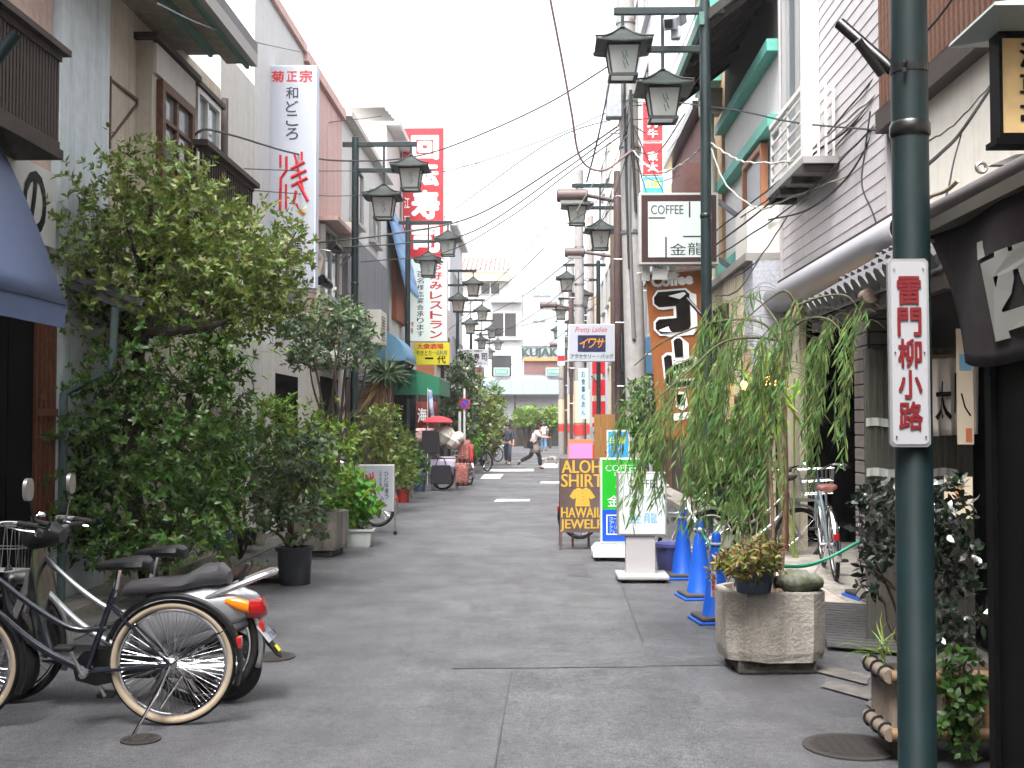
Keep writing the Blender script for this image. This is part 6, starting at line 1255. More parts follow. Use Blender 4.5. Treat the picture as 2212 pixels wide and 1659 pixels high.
for s_ in (-1, 1):
    MB().tube([(0.9, s_ * 0.35, 0.955), (0.955, s_ * 0.23, 0.953)], 0.018, 10).build('grip', RUBBER, hd, False, smooth=True)
    MB().tube([(0.97, s_ * 0.22, 0.97), (0.97, s_ * 0.29, 1.1), (0.98, s_ * 0.3, 1.17)], 0.006, 8).build('mirror_stalk', BLACKM, hd, False, smooth=True)
    MB().loft([sec(0.99, 0.01, 1.15, 1.2), sec(0.985, 0.055, 1.13, 1.25), sec(0.965, 0.055, 1.13, 1.25)]).build('mirror', GUNM, hd, False, smooth=True).location = (0, s_ * 0.32, 0)
MB().tube(catm([(0.1, -0.12, 0.58), (-0.05, -0.13, 0.64), (-0.2, -0.11, 0.70), (-0.26, -0.06, 0.715), (-0.26, 0.06, 0.715), (-0.2, 0.11, 0.70), (-0.05, 0.13, 0.64), (0.1, 0.12, 0.58)], 5), 0.017, 8).build('grab_rail', mat('bright_alloy', (206, 207, 210), 0.25, 0.8), t, False, smooth=True)
MB().bar((-0.06, 0, 0.62), (-0.12, 0, 0.76), 0.05, 0.02).build('backrest_stay', BLACKP, t, False)
MB().loft([sec(-0.225, 0.03, 0.475, 0.53), sec(-0.2, 0.09, 0.455, 0.57), sec(-0.135, 0.125, 0.46, 0.585)]).build('tail_lamp', REDL, t, False, smooth=True)
for s_ in (-1, 1): MB().loft([sec(-0.15, 0.02, 0.5, 0.57), sec(-0.09, 0.03, 0.52, 0.59), sec(-0.02, 0.01, 0.56, 0.585)]).build('indicator_lamp', ORL, t, False, smooth=True).location = (0, s_ * 0.125, 0)
fl = MB().prism([(-0.06, 0), (0.06, 0), (0.05, -0.3), (0, -0.33), (-0.05, -0.3)], basis((-0.1, 0, 0.5), (0, 1, 0), (0.62, 0, 0.78)), 0.012).build('mudflap', BLACKP, t, False)
pl = MB().prism([(-0.1, -0.05), (0.1, -0.05), (0.1, 0.06), (-0.1, 0.06)], basis((-0.225, 0, 0.38), (0, -1, 0), (0.62, 0, 0.78)), 0.006).build('number_plate', W_PANEL, t, False)
lm = MB(); put(lm, '台東区', basis((-0.22 - 0.0075, 0, 0.415), (0, -1, 0), (0.62, 0, 0.78)), 0, 0, 0.1, 0.025, 0.0); put(lm, 'さ 35-24', basis((-0.245 - 0.0075, 0, 0.375), (0, -1, 0), (0.62, 0, 0.78)), 0, 0, 0.16, 0.04, 0.01); lm.build('plate_lettering', mat('green_plate_ink', (60, 84, 120), 0.6), pl, False)
MB().prism([(-0.025, -0.02), (0.025, -0.02), (0.025, 0.02), (-0.025, 0.02)], basis((-0.285, 0, 0.295), (0, -1, 0), (0.62, 0, 0.78)), 0.004).build('yellow_sticker', mat('yellow_sticker', (222, 204, 40), 0.5), fl, False)
MB().tube([(0.3, 0.13, 0.2), (0.1, 0.13, 0.2), (-0.1, 0.13, 0.22)], [0.03, 0.04, 0.035], 12).build('exhaust', GUNM, t, False, smooth=True)
MB().loft([sec(-0.1, 0.05, 0.14, 0.26), sec(0.1, 0.07, 0.12, 0.3), sec(0.35, 0.08, 0.14, 0.3)]).build('engine_case', mat('engine_grey', (92, 92, 94), 0.5, 0.5), t, False, smooth=True)
for s_ in (-1, 1): MB().tube([(0.2, s_ * 0.1, 0.15), (0.12, s_ * 0.13, 0.01)], 0.012, 6).build('centre_stand', BLACKM, t, False)
# ------------------------------------------------------------------ pots, planters, cones
def pot(label, c, r0, r1, h, m, name='plant_pot', group=None, rim=0.02):
    t = thing(name, label, 'plant pot', c, group=group)
    MB().lathe([(r0 * 0.96, 0.0), (r0, 0.01), (r1, h - 0.04), (r1 + rim, h - 0.038), (r1 + rim, h), (r1 - 0.012, h), (r1 - 0.02, h - 0.06)], 28, caps=False).lathe([(r0, 0.004), (0.001, 0.004)], 28, caps=False).build('shell', m, t, False, smooth=True)
    MB().lathe([(r1 - 0.015, h - 0.06), (r1 * 0.5, h - 0.045), (0.001, h - 0.04)], 24, caps=False).build('soil', mat('soil', (62, 50, 42), 0.95, var=0.3, vs=30, bump=0.8, bs=60), t, False, smooth=True)
    return t
c = gnd(629, 1266); pot('big black tub on the road edge', (c.x, c.y + 0.15, 0), 0.15, 0.165, 0.36, mat('black_tub', (50, 52, 57), 0.5, var=0.1, vs=4))
c = gnd(476, 1206); pot('blue pot standing on the brown boards', (c.x, c.y + 0.05, 0.1), 0.1, 0.12, 0.17, mat('blue_pot', (46, 104, 160), 0.45))
c = gnd(520, 1200); pot('dark grey pot behind the blue pot', (c.x, c.y + 0.25, 0.1), 0.11, 0.13, 0.19, mat('black_tub', (50, 52, 57)))
c = gnd(870, 1086); pot('small red bucket used as a planter by second lamp post', (c.x, c.y + 0.1, 0), 0.11, 0.13, 0.27, mat('red_bucket', (196, 44, 48), 0.4))
c = gnd(1462, 1252); pot('purple-blue bucket standing behind the blue cones', (c.x - 0.02, 12.0, 0), 0.12, 0.15, 0.32, mat('purple_blue_plastic', (88, 92, 150), 0.45))
c = at(1628, 1285, 7.2); pot('navy blue pot on top of the concrete planter', (c.x, 7.2, 0.505), 0.105, 0.125, 0.17, mat('navy_pot', (44, 62, 84), 0.45))
# white basin
c = gnd(768, 1182); t = thing('wash_basin', 'white enamel basin reused as planter on the left', 'basin', (c.x, c.y + 0.1, 0))
MB().loft([[(x * k, y * k, z) for x, y in ((-0.2, -0.14), (0.2, -0.14), (0.21, -0.12), (0.21, 0.12), (0.2, 0.14), (-0.2, 0.14), (-0.21, 0.12), (-0.21, -0.12))] for k, z in ((0.85, 0), (0.92, 0.03), (1.0, 0.2), (1.12, 0.2), (1.12, 0.225), (1.0, 0.225), (0.95, 0.15))]).build('shell', mat('white_enamel_basin', (196, 200, 198), 0.35, var=0.08, vs=5), t, False, smooth=True, ang=30)
# concrete planters
PLC = mat('weathered_planter_concrete', (154, 148, 139), 0.9, var=0.15, vs=7, bump=0.9, bs=45, streak=0.75, dirt=0.4, dcol=(84, 80, 72))
def planter(label, c, rz, w, d, h, cut, foot=0.1):
    t = thing('concrete_planter', label, 'planter', c, rz); k = cut
    P = [(-w / 2 + k, -d / 2), (w / 2 - k, -d / 2), (w / 2, -d / 2 + k), (w / 2, d / 2 - k), (w / 2 - k, d / 2), (-w / 2 + k, d / 2), (-w / 2, d / 2 - k), (-w / 2, -d / 2 + k)]
    q = random.Random(int(w * 100)); rings = []
    def ring(sx, z, j=0.0):
        out = []
        for i, (x, y) in enumerate(P):
            x2, y2 = P[(i + 1) % 8]
            for f in (0, 0.33, 0.66): out.append(((x + (x2 - x) * f) * sx, (y + (y2 - y) * f) * sx, z + q.uniform(-j, j)))
        return out
    rings = [ring(0.95, foot, 0.012), ring(0.985, foot + 0.05, 0.008), ring(1.0, foot + h * 0.5), ring(1.0, foot + h - 0.01, 0.003), ring(0.985, foot + h, 0.003), ring(0.86, foot + h), ring(0.84, foot + h - 0.08)]
    MB().loft(rings).build('tub', PLC, t, False)
    MB().box((0, 0, foot / 2 + 0.003), (w * 0.78, d * 0.78, foot)).build('foot_block', mat('mossy_block', (76, 72, 66), 0.95, var=0.5, vs=9, bump=0.8, bs=30), t, False, bevel=0.012)
    MB().lathe([(min(w, d) * 0.42, foot + h - 0.06), (0.001, foot + h - 0.04)], 20, caps=False).build('soil', mat('soil', (62, 50, 42)), t, False)
    return t
c = gnd(1682, 1464); planter('chipped concrete planter holding the weeping willow', (c.x, c.y + 0.28, 0), R(4), 0.62, 0.5, 0.42, 0.1, 0.085)
t = bpy.data.objects[bpy.context.scene.collection.objects[-1].name]
c = gnd(700, 1205); planter('rough concrete planter on the left behind black tub', (c.x - 0.12, c.y + 0.3, 0), R(-8), 0.6, 0.55, 0.44, 0.07, 0.08)
# mossy stone on the planter
c = at(1725, 1285, 7.25); b = MB(); q = random.Random(9)
rings = []
for i in range(9):
    f = i / 8; r_ = math.sin(math.pi * min(0.97, max(0.06, f))) ** 0.45; rings.append([(-0.15 + 0.3 * f, 0.1 * r_ * math.cos(a) * (1 + q.uniform(-.28, .28)), 0.06 + 0.075 * r_ * math.sin(a) * (1 + q.uniform(-.3, .3))) for a in [2 * math.pi * k / 12 for k in range(12)]])
t = thing('mossy_stone', 'mossy grey stone lying on the willow planter', 'stone', (c.x, 7.25, 0.5)); b.loft(rings).build('stone', mat('mossy_stone', (112, 112, 104), 0.95, col2=(76, 82, 58), vs=14, bump=0.8, bs=30), t, False, smooth=True, ang=180)
# traffic cones
CONEB = mat('blue_cone_plastic', (18, 80, 182), 0.42, var=0.08, vs=5)
WEIGHT = mat('dark_rubber_weight', (66, 60, 60), 0.8)
def cone(label, c, first=None):
    if first is not None:
        o = copy_tree(first); o.location = c; o['label'] = label; return o
    t = thing('traffic_cone', label, 'traffic cone', c, R(8), 'blue traffic cones')
    MB().lathe([(0.125, 0.03), (0.115, 0.045), (0.075, 0.33), (0.036, 0.62), (0.036, 0.665), (0.03, 0.69), (0.012, 0.7), (0.001, 0.701)], 26, caps=False).build('shell', CONEB, t, False, smooth=True)
    MB().box((0, 0, 0.014), (0.37, 0.37, 0.026)).build('base', CONEB, t, False, bevel=0.01)
    MB().box((0, 0, 0.042), (0.33, 0.33, 0.03)).build('rubber_weight', WEIGHT, t, False, bevel=0.01)
    MB().lathe([(0.044, 0.595), (0.052, 0.6), (0.052, 0.612), (0.044, 0.617)], 20, caps=False).build('ring', mat('pale_ring', (150, 150, 156), 0.6), t, False)
    return t
p1 = gnd(1556, 1352); C1 = cone('blue cone with white notice strip beside the willow planter', (p1.x, p1.y + 0.18, 0))
p2 = gnd(1518, 1299); C2 = cone('middle blue cone tied with green tape', (p2.x, p2.y + 0.18, 0), C1)
p3 = gnd(1480, 1254); C3 = cone('hindmost blue cone next to the purple bucket', (p3.x, p3.y + 0.18, 0), C1)
p4 = at(1852, 1325, 9.35); C4 = cone('blue cone mostly hidden behind the ribbed panel', (p4.x + 0.16, 9.5, 0.125), C1)
MB().prism([(-0.02, -0.12), (0.025, -0.12), (0.02, 0.12), (-0.015, 0.12)], basis(at(1541, 1255, 8.78), (1, 0, 0), (0.1, 0.05, 1)), 0.003).build('notice_strip', W_PANEL, C1)
lm = MB(); vtext(lm, '駐輪禁止', basis(at(1541, 1262, 8.774), (1, 0, 0), (0.1, 0.05, 1)), 0.0, 0.08, -0.09, 0.026, 0.02); lm.build('notice_lettering', RED2, C1)
TAPE = mat('green_tape', (24, 150, 116), 0.4)
def tape(label, pts, w=0.025):
    P = catm(pts, 8); b = MB()
    for i, p in enumerate(P):
        u = Vector((0.25 * math.sin(i * 0.5), 0.2 * math.cos(i * 0.4), 1)).normalized() * w / 2; b.v += [tuple(p - u), tuple(p + u)]
    b.f = [(2 * i, 2 * i + 2, 2 * i + 3, 2 * i + 1) for i in range(len(P) - 1)]
    o = b.build('barrier_tape', TAPE, None, solid=0.002, smooth=True); tag(o, label, 'tape', 'green barrier tapes')
tape('green tape looped between the two front blue cones', [Vector((p2.x, p2.y + 0.12, 0.6)), at(1530, 1175, 9.9), at(1541, 1195, 9.4), Vector((p1.x, p1.y + 0.14, 0.57))])
tape('green tape strung from planter past the parked silver bicycle', [at(1668, 1223, 7.8), at(1740, 1222, 7.9), at(1800, 1200, 7.9), at(1866, 1165, 7.9)])
b = MB(); b.tube([Vector((p2.x, p2.y + 0.12, 0.6)), at(1480, 1080, 10.8), Vector((p3.x, p3.y + 0.18, 0.66))], 0.016, 8); o = b.build('cone_bar', mat('striped_bar', (186, 186, 180), 0.5, var=0.5, vs=40), None, smooth=True); tag(o, 'pale striped bar between the two rear cones', 'barrier bar')
# steel ramp and brown boards
t = thing('ramp_grating', 'grey steel chequered ramp plate sloping to the bicycle entrance', 'ramp', gnd(1810, 1400))
A, B, Cc, Dd = at(1735, 1385, 8.0), at(1872, 1410, 7.6), at(1872, 1310, 8.95), at(1778, 1285, 9.2)
A.z, B.z, Cc.z, Dd.z = 0.06, 0.06, 0.16, 0.16; A.x, B.x, Cc.x, Dd.x = 1.95, 2.5, 2.55, 2.1
A.y, B.y, Cc.y, Dd.y = 7.95, 7.7, 8.95, 9.1
dk = MB(); dk.v = [tuple(A), tuple(B), tuple(Cc), tuple(Dd)] + [tuple(p - Vector((0, 0, 0.03))) for p in (A, B, Cc, Dd)]; dk.f = [(0, 1, 2, 3), (7, 6, 5, 4), (0, 4, 5, 1), (1, 5, 6, 2), (2, 6, 7, 3), (3, 7, 4, 0)]
deck = dk.build('deck', mat('ramp_steel', (110, 108, 110), 0.55, 0.5, var=0.15, vs=20), t)
for i in range(16):
    f = (i + 0.5) / 16; l, r_ = A.lerp(Dd, f), B.lerp(Cc, f); MB().bar(l + Vector((0, 0, 0.006)), r_ + Vector((0, 0, 0.006)), 0.018, 0.01).build('tread_bar', MATS['ramp_steel'], t)
t = thing('entrance_slab', 'pale concrete step in front of the dark bicycle entrance', 'step', (2.6, 10.5, 0)); MB().bb((2.05, 9.12, 0.004), (2.615, 12.2, 0.119)).build('slab', mat('pale_concrete_step', (168, 158, 148), 0.85, var=0.12, vs=6, bump=0.3, bs=60), t, bevel=0.01)
t = thing('board_ramp', 'brown wooden boards bridging the gutter behind scooter', 'boards', gnd(500, 1225))
for i in range(11):
    f = i / 11; l0, l1 = at(395 + 20 * f, 1218 + 22 * f, 11.2), at(585, 1236, 10.8)
    x = -3.35 + i * 0.088; MB().box((x, 11.45, 0.075), (0.08, 0.72, 0.028), (0, 0, R(10))).build('board', WOODB if i % 2 else mat('reddish_board', (116, 88, 78), 0.75, var=0.2, vs=20), t)
MB().bb((-3.4, 11.2, 0.0), (-2.45, 11.27, 0.06)).bb((-3.4, 11.62, 0.0), (-2.45, 11.69, 0.06)).build('bearer', WOODD, t)
# ------------------------------------------------------------------ standing signs
s = Sign('stand_sign', 'lit white COFFEE stand sign on grey pedestal', 1334, 1020, 1440, 1157, 11.4, 0.16, LITF, mat('grey_sign_case', (160, 158, 156), 0.4, 0.4), frame=4)
GL = mat('pale_grey_letter', (150, 160, 154), 0.6); BL = mat('sky_blue_letter', (96, 160, 206), 0.6)
s.h('COFFEE', 1357, 1421, 1036, 1054, mat('grey_letter', (70, 74, 74)), 0.0); s.h('SHOP', 1376, 1404, 1058, 1066, GL); s.h('ティー・サンドイッチ・ミルク', 1348, 1430, 1069, 1077, GRNI); s.h('モーニングサービス', 1366, 1408, 1079, 1084, GL)
s.h('金', 1356, 1386, 1108, 1130, BL, 0.0, name='character'); s.h('龍', 1390, 1420, 1107, 1130, BL, 0.0, name='character')
by = at(1390, 1250, 11.4).z; PED = mat('grey_pedestal', (176, 174, 174), 0.45, 0.2)
MB().bb((s.c.x - 0.16, 11.42, 0.07), (s.c.x + 0.13, 11.54, s.c.z - s.H / 2)).build('pedestal', PED, s.t, bevel=0.008)
MB().box((s.c.x, 11.48, 0.055), (0.5, 0.46, 0.045)).build('base_plate', PED, s.t, bevel=0.012)
for u in (-0.2, 0.2):
    for v in (-0.17, 0.17): MB().tube([(s.c.x + u - 0.012, 11.48 + v, 0.02), (s.c.x + u + 0.012, 11.48 + v, 0.02)], 0.02, 12).build('caster', RUBBER, s.t, smooth=True)
s.t.location.z = s.t.location.z  # base stays on the ground
s = Sign('stand_sign', 'green and blue COFFEE SHOP stand sign behind the lit white one', 1298, 990, 1387, 1172, 13.2, 0.2, mat('green_acrylic', (22, 150, 28), 0.4, emit=(46, 200, 60), es=0.05), mat('pale_mint_case', (206, 222, 216), 0.5), frame=3)
s.rect('blue_field', 1301, 1101, 1384, 1169, mat('blue_acrylic', (24, 74, 196), 0.4), 0.005)
s.h('COFFEE', 1308, 1378, 1004, 1018, mat('mint_letter', (196, 236, 206), 0.5), 0.0); s.h('SHOP', 1326, 1356, 1020, 1028, MATS['mint_letter'])
s.h('金', 1312, 1340, 1070, 1094, WHT, 0.0, name='character'); s.h('龍', 1345, 1373, 1070, 1094, WHT, 0.0, name='character')
for nm, (a_, b_, c_, d_) in (('menu_frame', (1310, 1112, 1376, 1114)), ('menu_frame', (1310, 1153, 1376, 1155)), ('menu_frame', (1310, 1114, 1312, 1153))): s.rect(nm, a_, b_, c_, d_, WHT, 0.009)
for i, w_ in enumerate(('コーヒー', 'アイス', 'クリーム', 'フレッシュ')): s.h(w_, 1316, 1352, 1117 + i * 9, 1124 + i * 9, MATS['mint_letter'], 0.0, z=0.009)
s.rect('cup', 1336, 1036, 1352, 1046, WHT, 0.008); s.rect('saucer', 1330, 1050, 1360, 1054, WHT, 0.008)
MB().loft([[(s.c.x + u * k, 13.3 + v * k, z) for u, v in ((-0.33, -0.28), (0.33, -0.28), (0.33, 0.28), (-0.33, 0.28))] for k, z in ((1.0, 0.05), (1.0, 0.11), (0.85, 0.17))]).build('base', mat('white_case', (214, 214, 212)), s.t)
MB().bb((s.c.x - s.w / 2 + 0.02, 13.22, 0.16), (s.c.x + s.w / 2 - 0.02, 13.38, s.c.z - s.H / 2)).build('plinth', mat('white_case', (214, 214, 212)), s.t)
for u in (-0.28, 0.28):
    for v in (-0.2, 0.2): MB().tube([(s.c.x + u - 0.015, 13.3 + v, 0.028), (s.c.x + u + 0.015, 13.3 + v, 0.028)], 0.027, 12).build('caster', RUBBER, s.t, smooth=True)
# painted shirt board
BRD = mat('brown_painted_board', (84, 66, 62), 0.7, var=0.2, vs=5, dirt=0.3, dcol=(120, 104, 110)); YLP = mat('yellow_brush_paint', (196, 156, 56), 0.6)
s = Sign('sandwich_board', 'brown board with yellow ALOHA SHIRTS and shirt painting', 1210, 991, 1330, 1150, 14.2, 0.03, BRD, BRD, frame=0)
s.h('ALOHA', 1213, 1322, 994, 1022, YLP, 0.03); s.h('SHIRTS', 1212, 1318, 1024, 1052, YLP, 0.03); s.h('HAWAIIAN', 1212, 1326, 1096, 1118, YLP, 0.03); s.h('JEWELRY', 1210, 1322, 1122, 1148, YLP, 0.03)
b = MB(); S = [(1230, 1072), (1240, 1058), (1250, 1053), (1258, 1057), (1266, 1053), (1275, 1058), (1286, 1074), (1277, 1079), (1272, 1075), (1275, 1094), (1242, 1094), (1244, 1075), (1238, 1079)]
b.prism([s.L(x, y) for x, y in S][::-1], s.M @ Matrix.Translation((0, 0, 0.006)), 0.003); b.build('shirt_painting', YLP, s.t)
for (x, y) in ((1258, 1064), (1259, 1072), (1259, 1080)): s.rect('shirt_button', x, y, x + 1.6, y + 1.6, BRD, 0.01)
for dx in (1211.5, 1328): p = at(dx, 1150, 14.2); MB().bar((p.x, 14.21, 0.0), (p.x, 14.21, p.z), 0.035, 0.03).build('leg', BRD, s.t); MB().bar((p.x, 14.75, 0.0), (p.x, 14.24, p.z + 0.9), 0.03).build('rear_leg', BRD, s.t)
s = Sign('notice_board', 'pink notice board on an orange frame above the shirt board', 1227, 949, 1281, 992, 14.6, 0.025, mat('orange_frame_paint', (206, 122, 84), 0.6), mat('orange_frame_paint', (206, 122, 84)), frame=0)
s.rect('pink_sheet', 1229.5, 958, 1279, 990, mat('pink_paper', (238, 130, 184), 0.6), 0.005); s.h('Lucky Story', 1233, 1276, 969, 979, mat('mauve_letter', (190, 90, 130), 0.6), shear=0.2)
MB().bar((s.c.x - 0.1, 14.62, 0), (s.c.x - 0.1, 14.62, s.c.z), 0.03).bar((s.c.x + 0.1, 14.62, 0), (s.c.x + 0.1, 14.62, s.c.z), 0.03).build('post', WOODB, s.t)
s = Sign('stand_sign', 'blue and yellow stand sign behind the green COFFEE sign', 1311, 929, 1360, 1000, 16.4, 0.08, mat('azure_acrylic', (50, 150, 216)), mat('white_case', (214, 214, 212)), frame=3)
s.h('日替', 1317, 1352, 944, 958, mat('lime_letter', (206, 226, 60)), 0.03); s.h('ランチ', 1318, 1350, 964, 974, WHT, 0.0)
MB().bb((s.c.x - 0.14, 16.41, 0), (s.c.x + 0.14, 16.47, s.c.z - s.H / 2)).build('stand', PED, s.t)
# small brush-letter stand sign on the left, leaning
s = Sign('stand_sign', 'small white stand sign with red brush character in front of bicycle', 767, 1004, 851, 1105, 16.2, 0.12, SFACE, mat('pale_case', (206, 204, 198), 0.5), lean=-0.05, frame=2)
def sub(P, x0, y0, x1, y1, k): return [([(x0 + (x - 600) / 66 * (x1 - x0), y0 + (y - 328) / 140 * (y1 - y0)) for x, y in pts], w * k) for pts, w in P]
strokes(s, sub(KAN, 782, 1020, 812, 1080, 0.55), RED2, 0.0)
s.v('江戸前料理', 822, 5, 1018, 1050, INK); s.v('ぢ ん', 826, 8, 1052, 1080, INK, 0.02); s.v('ひと味違う', 835, 9, 1018, 1078, INK)
p = at(858, 1152, 16.1)
for u in (0.02, s.w - 0.02): MB().tube([s.c + Vector((-s.w / 2 + u + 0.02, 0.06, -s.H / 2 + 0.3)), Vector((s.c.x - s.w / 2 + u + 0.05, 16.16, 0.03))], 0.012, 8).build('leg', GUNM, s.t, smooth=True); MB().tube([(s.c.x - s.w / 2 + u + 0.05, 16.12, 0.028), (s.c.x - s.w / 2 + u + 0.05, 16.15, 0.028)], 0.028, 12).build('caster', RUBBER, s.t, smooth=True)
# no-parking sign
t = thing('no_parking_sign', 'round blue and red no-parking sign on white pole', 'traffic sign', (at(1003, 918, 34).x, 34.0, 0))
x = at(1003, 918, 34).x; MB().tube([(x, 34, 0), (x, 34, 2.6)], 0.035, 12).build('pole', ALUW, t, smooth=True)
c = at(1004, 872, 34); Md = basis(c + Vector((0, -0.05, 0)), (1, 0, 0), (0, 0, 1)); MB().lathe([(0.16, -0.01), (0.16, 0.01)], 28, Md).build('red_ring', RED2, t); MB().lathe([(0.12, 0.0), (0.12, 0.014)], 28, Md).build('blue_disc', mat('traffic_blue', (40, 70, 180), 0.4), t); MB().bar(Md @ Vector((-0.085, 0.085, 0.018)), Md @ Vector((0.085, -0.085, 0.018)), 0.035, 0.006, up=(0, 1, 0)).build('red_slash', RED2, t)
t = thing('white_post', 'plain white post left of the no-parking sign', 'post', (at(993, 918, 32).x, 32.0, 0)); MB().tube([(0, 0, 0), (0, 0, 1.9)], 0.04, 12).build('shaft', ALUW, t, False, smooth=True)
# ------------------------------------------------------------------ near right: bamboo planter, rolled awning, noren, lantern
BAM = mat('bamboo_cane', (124, 98, 70), 0.45, var=0.2, vs=6); BAMW = mat('pale_bamboo_end', (126, 114, 102), 0.5, var=0.15, vs=8); TIE = mat('black_rope', (24, 22, 22), 0.9)
t = thing('bamboo_planter', 'bamboo-clad planter box behind the nearest green post', 'planter', (2.0, 5.6, 0))
x0, x1, y0, y1, z0, z1 = at(1930, 1500, 5.35).x, 2.5, 5.35, 5.68, 0.1, 0.42
MB().bb((x0 + 0.03, y0 + 0.03, z0), (x1, y1, z1 - 0.05)).build('box', WOODD, t)
n = 16
for i in range(n): xx = x0 + 0.03 + (x1 - x0 - 0.03) * (i + 0.5) / n; MB().tube([(xx, y0 + 0.02, z0 + 0.02), (xx, y0 + 0.02, z1 - 0.04)], 0.026, 8).build('cane', BAM if i % 3 else BAMW, t, smooth=True)
for i in range(6): yy = y0 + 0.05 + (y1 - y0 - 0.05) * i / 5; MB().tube([(x0 + 0.02, yy, z0 + 0.02), (x0 + 0.02, yy, z1 - 0.04)], 0.027, 8).build('cane', BAMW, t, smooth=True)
for z in (z0 + 0.03, z1 - 0.03): MB().tube([(x0 - 0.02, y0 - 0.022, z), (x1, y0 - 0.022, z)], 0.03, 10).build('rail', BAM, t, smooth=True); MB().tube([(x0 - 0.022, y0 - 0.03, z), (x0 - 0.022, y1, z)], 0.032, 10).build('rail', BAMW, t, smooth=True)
for z in (z0 + 0.03, z1 - 0.03):
    for i in range(3): yy = y0 + 0.04 + i * 0.12; MB().torus(0.036, 0.008, 14, 6, Matrix.Translation((x0 - 0.02, yy, z)) @ Euler((0, 0, R(0))).to_matrix().to_4x4()).build('rope_tie', TIE, t)
    MB().torus(0.036, 0.008, 14, 6, Matrix.Translation((x0 + 0.25, y0 - 0.02, z)) @ Euler((0, 0, R(90))).to_matrix().to_4x4()).build('rope_tie', TIE, t)
for (xx, yy) in ((x0 + 0.06, y0 + 0.06), (x1 - 0.1, y0 + 0.06)): MB().bb((xx - 0.04, yy - 0.04, 0), (xx + 0.04, yy + 0.04, z0)).build('foot', WOODD, t)
MB().bb((x0 + 0.05, y0 + 0.05, z1 - 0.05), (x1 - 0.02, y1 - 0.02, z1 - 0.035)).build('soil', mat('soil', (62, 50, 42)), t)
# black shop wall and rolled awning with dark curtain
t = thing('black_shop_wall', 'black timber shop wall filling the right edge', 'wall', (1.9, 3.6, 0))
MB().bb((1.72, 2.0, 0.0), (2.3, 4.42, 1.9)).build('panel', BLACKW, t); MB().bb((1.7, 4.4, 0.0), (1.76, 4.46, 2.3)).build('corner_post', BLACKW, t)
p0, p1 = at(1992, 470, 4.95), at(2330, 322, 3.7); p1.x = p0.x + 0.03; p1.z = p0.z
t = thing('roller_awning', 'dark rolled awning with rope tied end at upper right', 'awning', p0)
def along(f, dx=0, dz=0): v = p0.lerp(p1, f); return v + Vector((dx, 0, dz))
MB().tube([p0, p1], 0.036, 14).build('roller', mat('grey_brown_roller', (92, 84, 84), 0.5), t, smooth=True)
MB().bb(along(0, -0.02, -0.085), along(1, 0.03, -0.035)).build('batten', mat('olive_batten', (76, 72, 62), 0.6), t)
b = MB()
def cl(u, v):
    p = p0.lerp(p1, u); return Vector((p.x + 0.02 + 0.03 * math.sin(u * 7 + v * 3) + 0.02 * v, p.y - 0.34 * v * (1 - u) - 0.02, p.z - 0.08 - (0.56 + 0.03 * math.sin(u * 5)) * v))
CLD = mat('charcoal_cloth', (58, 54, 55), 0.9, spec=0.1, var=0.15, vs=6)
b.grid(cl, 16, 12); b.build('curtain', CLD, t, smooth=True, solid=0.004)
lm = MB(); vsx, fsx = glyphs('西', 0.05); xs = [q_.x for q_ in vsx]; ys = [q_.y for q_ in vsx]
lm.add([cl(0.4 + 0.5 * (q_.x - min(xs)) / (max(xs) - min(xs)), 0.86 - 0.66 * (q_.y - min(ys)) / (max(ys) - min(ys))) + Vector((-0.012, -0.006, 0)) for q_ in vsx], fsx); lm.build('character', mat('faded_white_dye', (140, 142, 136), 0.9), t)
ROPE = mat('pale_rope', (176, 164, 146), 0.9)
MB().tube(catm([along(0.02, -0.03, 0.03), along(0.0, -0.045, -0.02), along(0.01, -0.03, -0.1), along(0.05, 0.03, -0.11)], 6), 0.008, 8).tube(catm([along(0.02, -0.02, 0.04), along(0.08, 0, 0.07), along(0.22, 0.0, 0.06), along(0.3, 0.01, 0.08)], 6), 0.009, 8).build('rope', ROPE, t, smooth=True)
MB().torus(0.018, 0.007, 16, 8, Matrix.Translation(along(0.5, 0.0, 0.075))).build('ring_hook', GUNM, t, smooth=True)
# black lantern sign
t = thing('lantern_sign', 'black framed lantern sign with cream paper and brushed characters', 'sign', at(2190, 330, 5.6))
Y = 5.6; a, b_ = at(2150, 305, Y), at(2330, 75, Y); cxm, czm = (a.x + b_.x) / 2, (a.z + b_.z) / 2; wd, ht = b_.x - a.x, b_.z - a.z
for (u0, u1, v0, v1) in ((0, 0.04, 0, 1), (0.96, 1, 0, 1), (0.04, 0.96, 0, 0.05), (0.04, 0.96, 0.95, 1)): MB().bb((a.x + wd * u0, Y - 0.06, a.z + ht * v0), (a.x + wd * u1, Y + 0.06, a.z + ht * v1)).build('frame_bar', BLACKW, t)
MB().bb((a.x + 0.01, Y - 0.035, a.z + 0.02), (b_.x - 0.01, Y + 0.03, b_.z - 0.02)).build('paper', mat('aged_paper', (214, 182, 128), 0.8, var=0.12, vs=4), t)
lm = MB(); vtext(lm, '浅草亭', basis((a.x + 0.17, Y - 0.038, a.z), (1, 0, 0), (0, 0, 1)), 0, ht * 0.93, ht * 0.08, 0.13, 0.04); lm.build('lettering', INK, t)
MB().loft([[(cxm + u * k, Y + v * k2, z) for u, v in ((-1, -1), (1, -1), (1, 1), (-1, 1))] for k, k2, z in ((wd * 0.5, 0.08, b_.z), (wd * 0.78, 0.3, b_.z + 0.04), (wd * 0.76, 0.29, b_.z + 0.06), (wd * 0.2, 0.05, b_.z + 0.16))]).build('roof', mat('grey_green_sheet', (150, 160, 154), 0.5), t)
MB().bb((a.x - 0.02, Y - 0.07, a.z - 0.03), (b_.x + 0.02, Y + 0.07, a.z - 0.002)).build('sill', BLACKW, t)
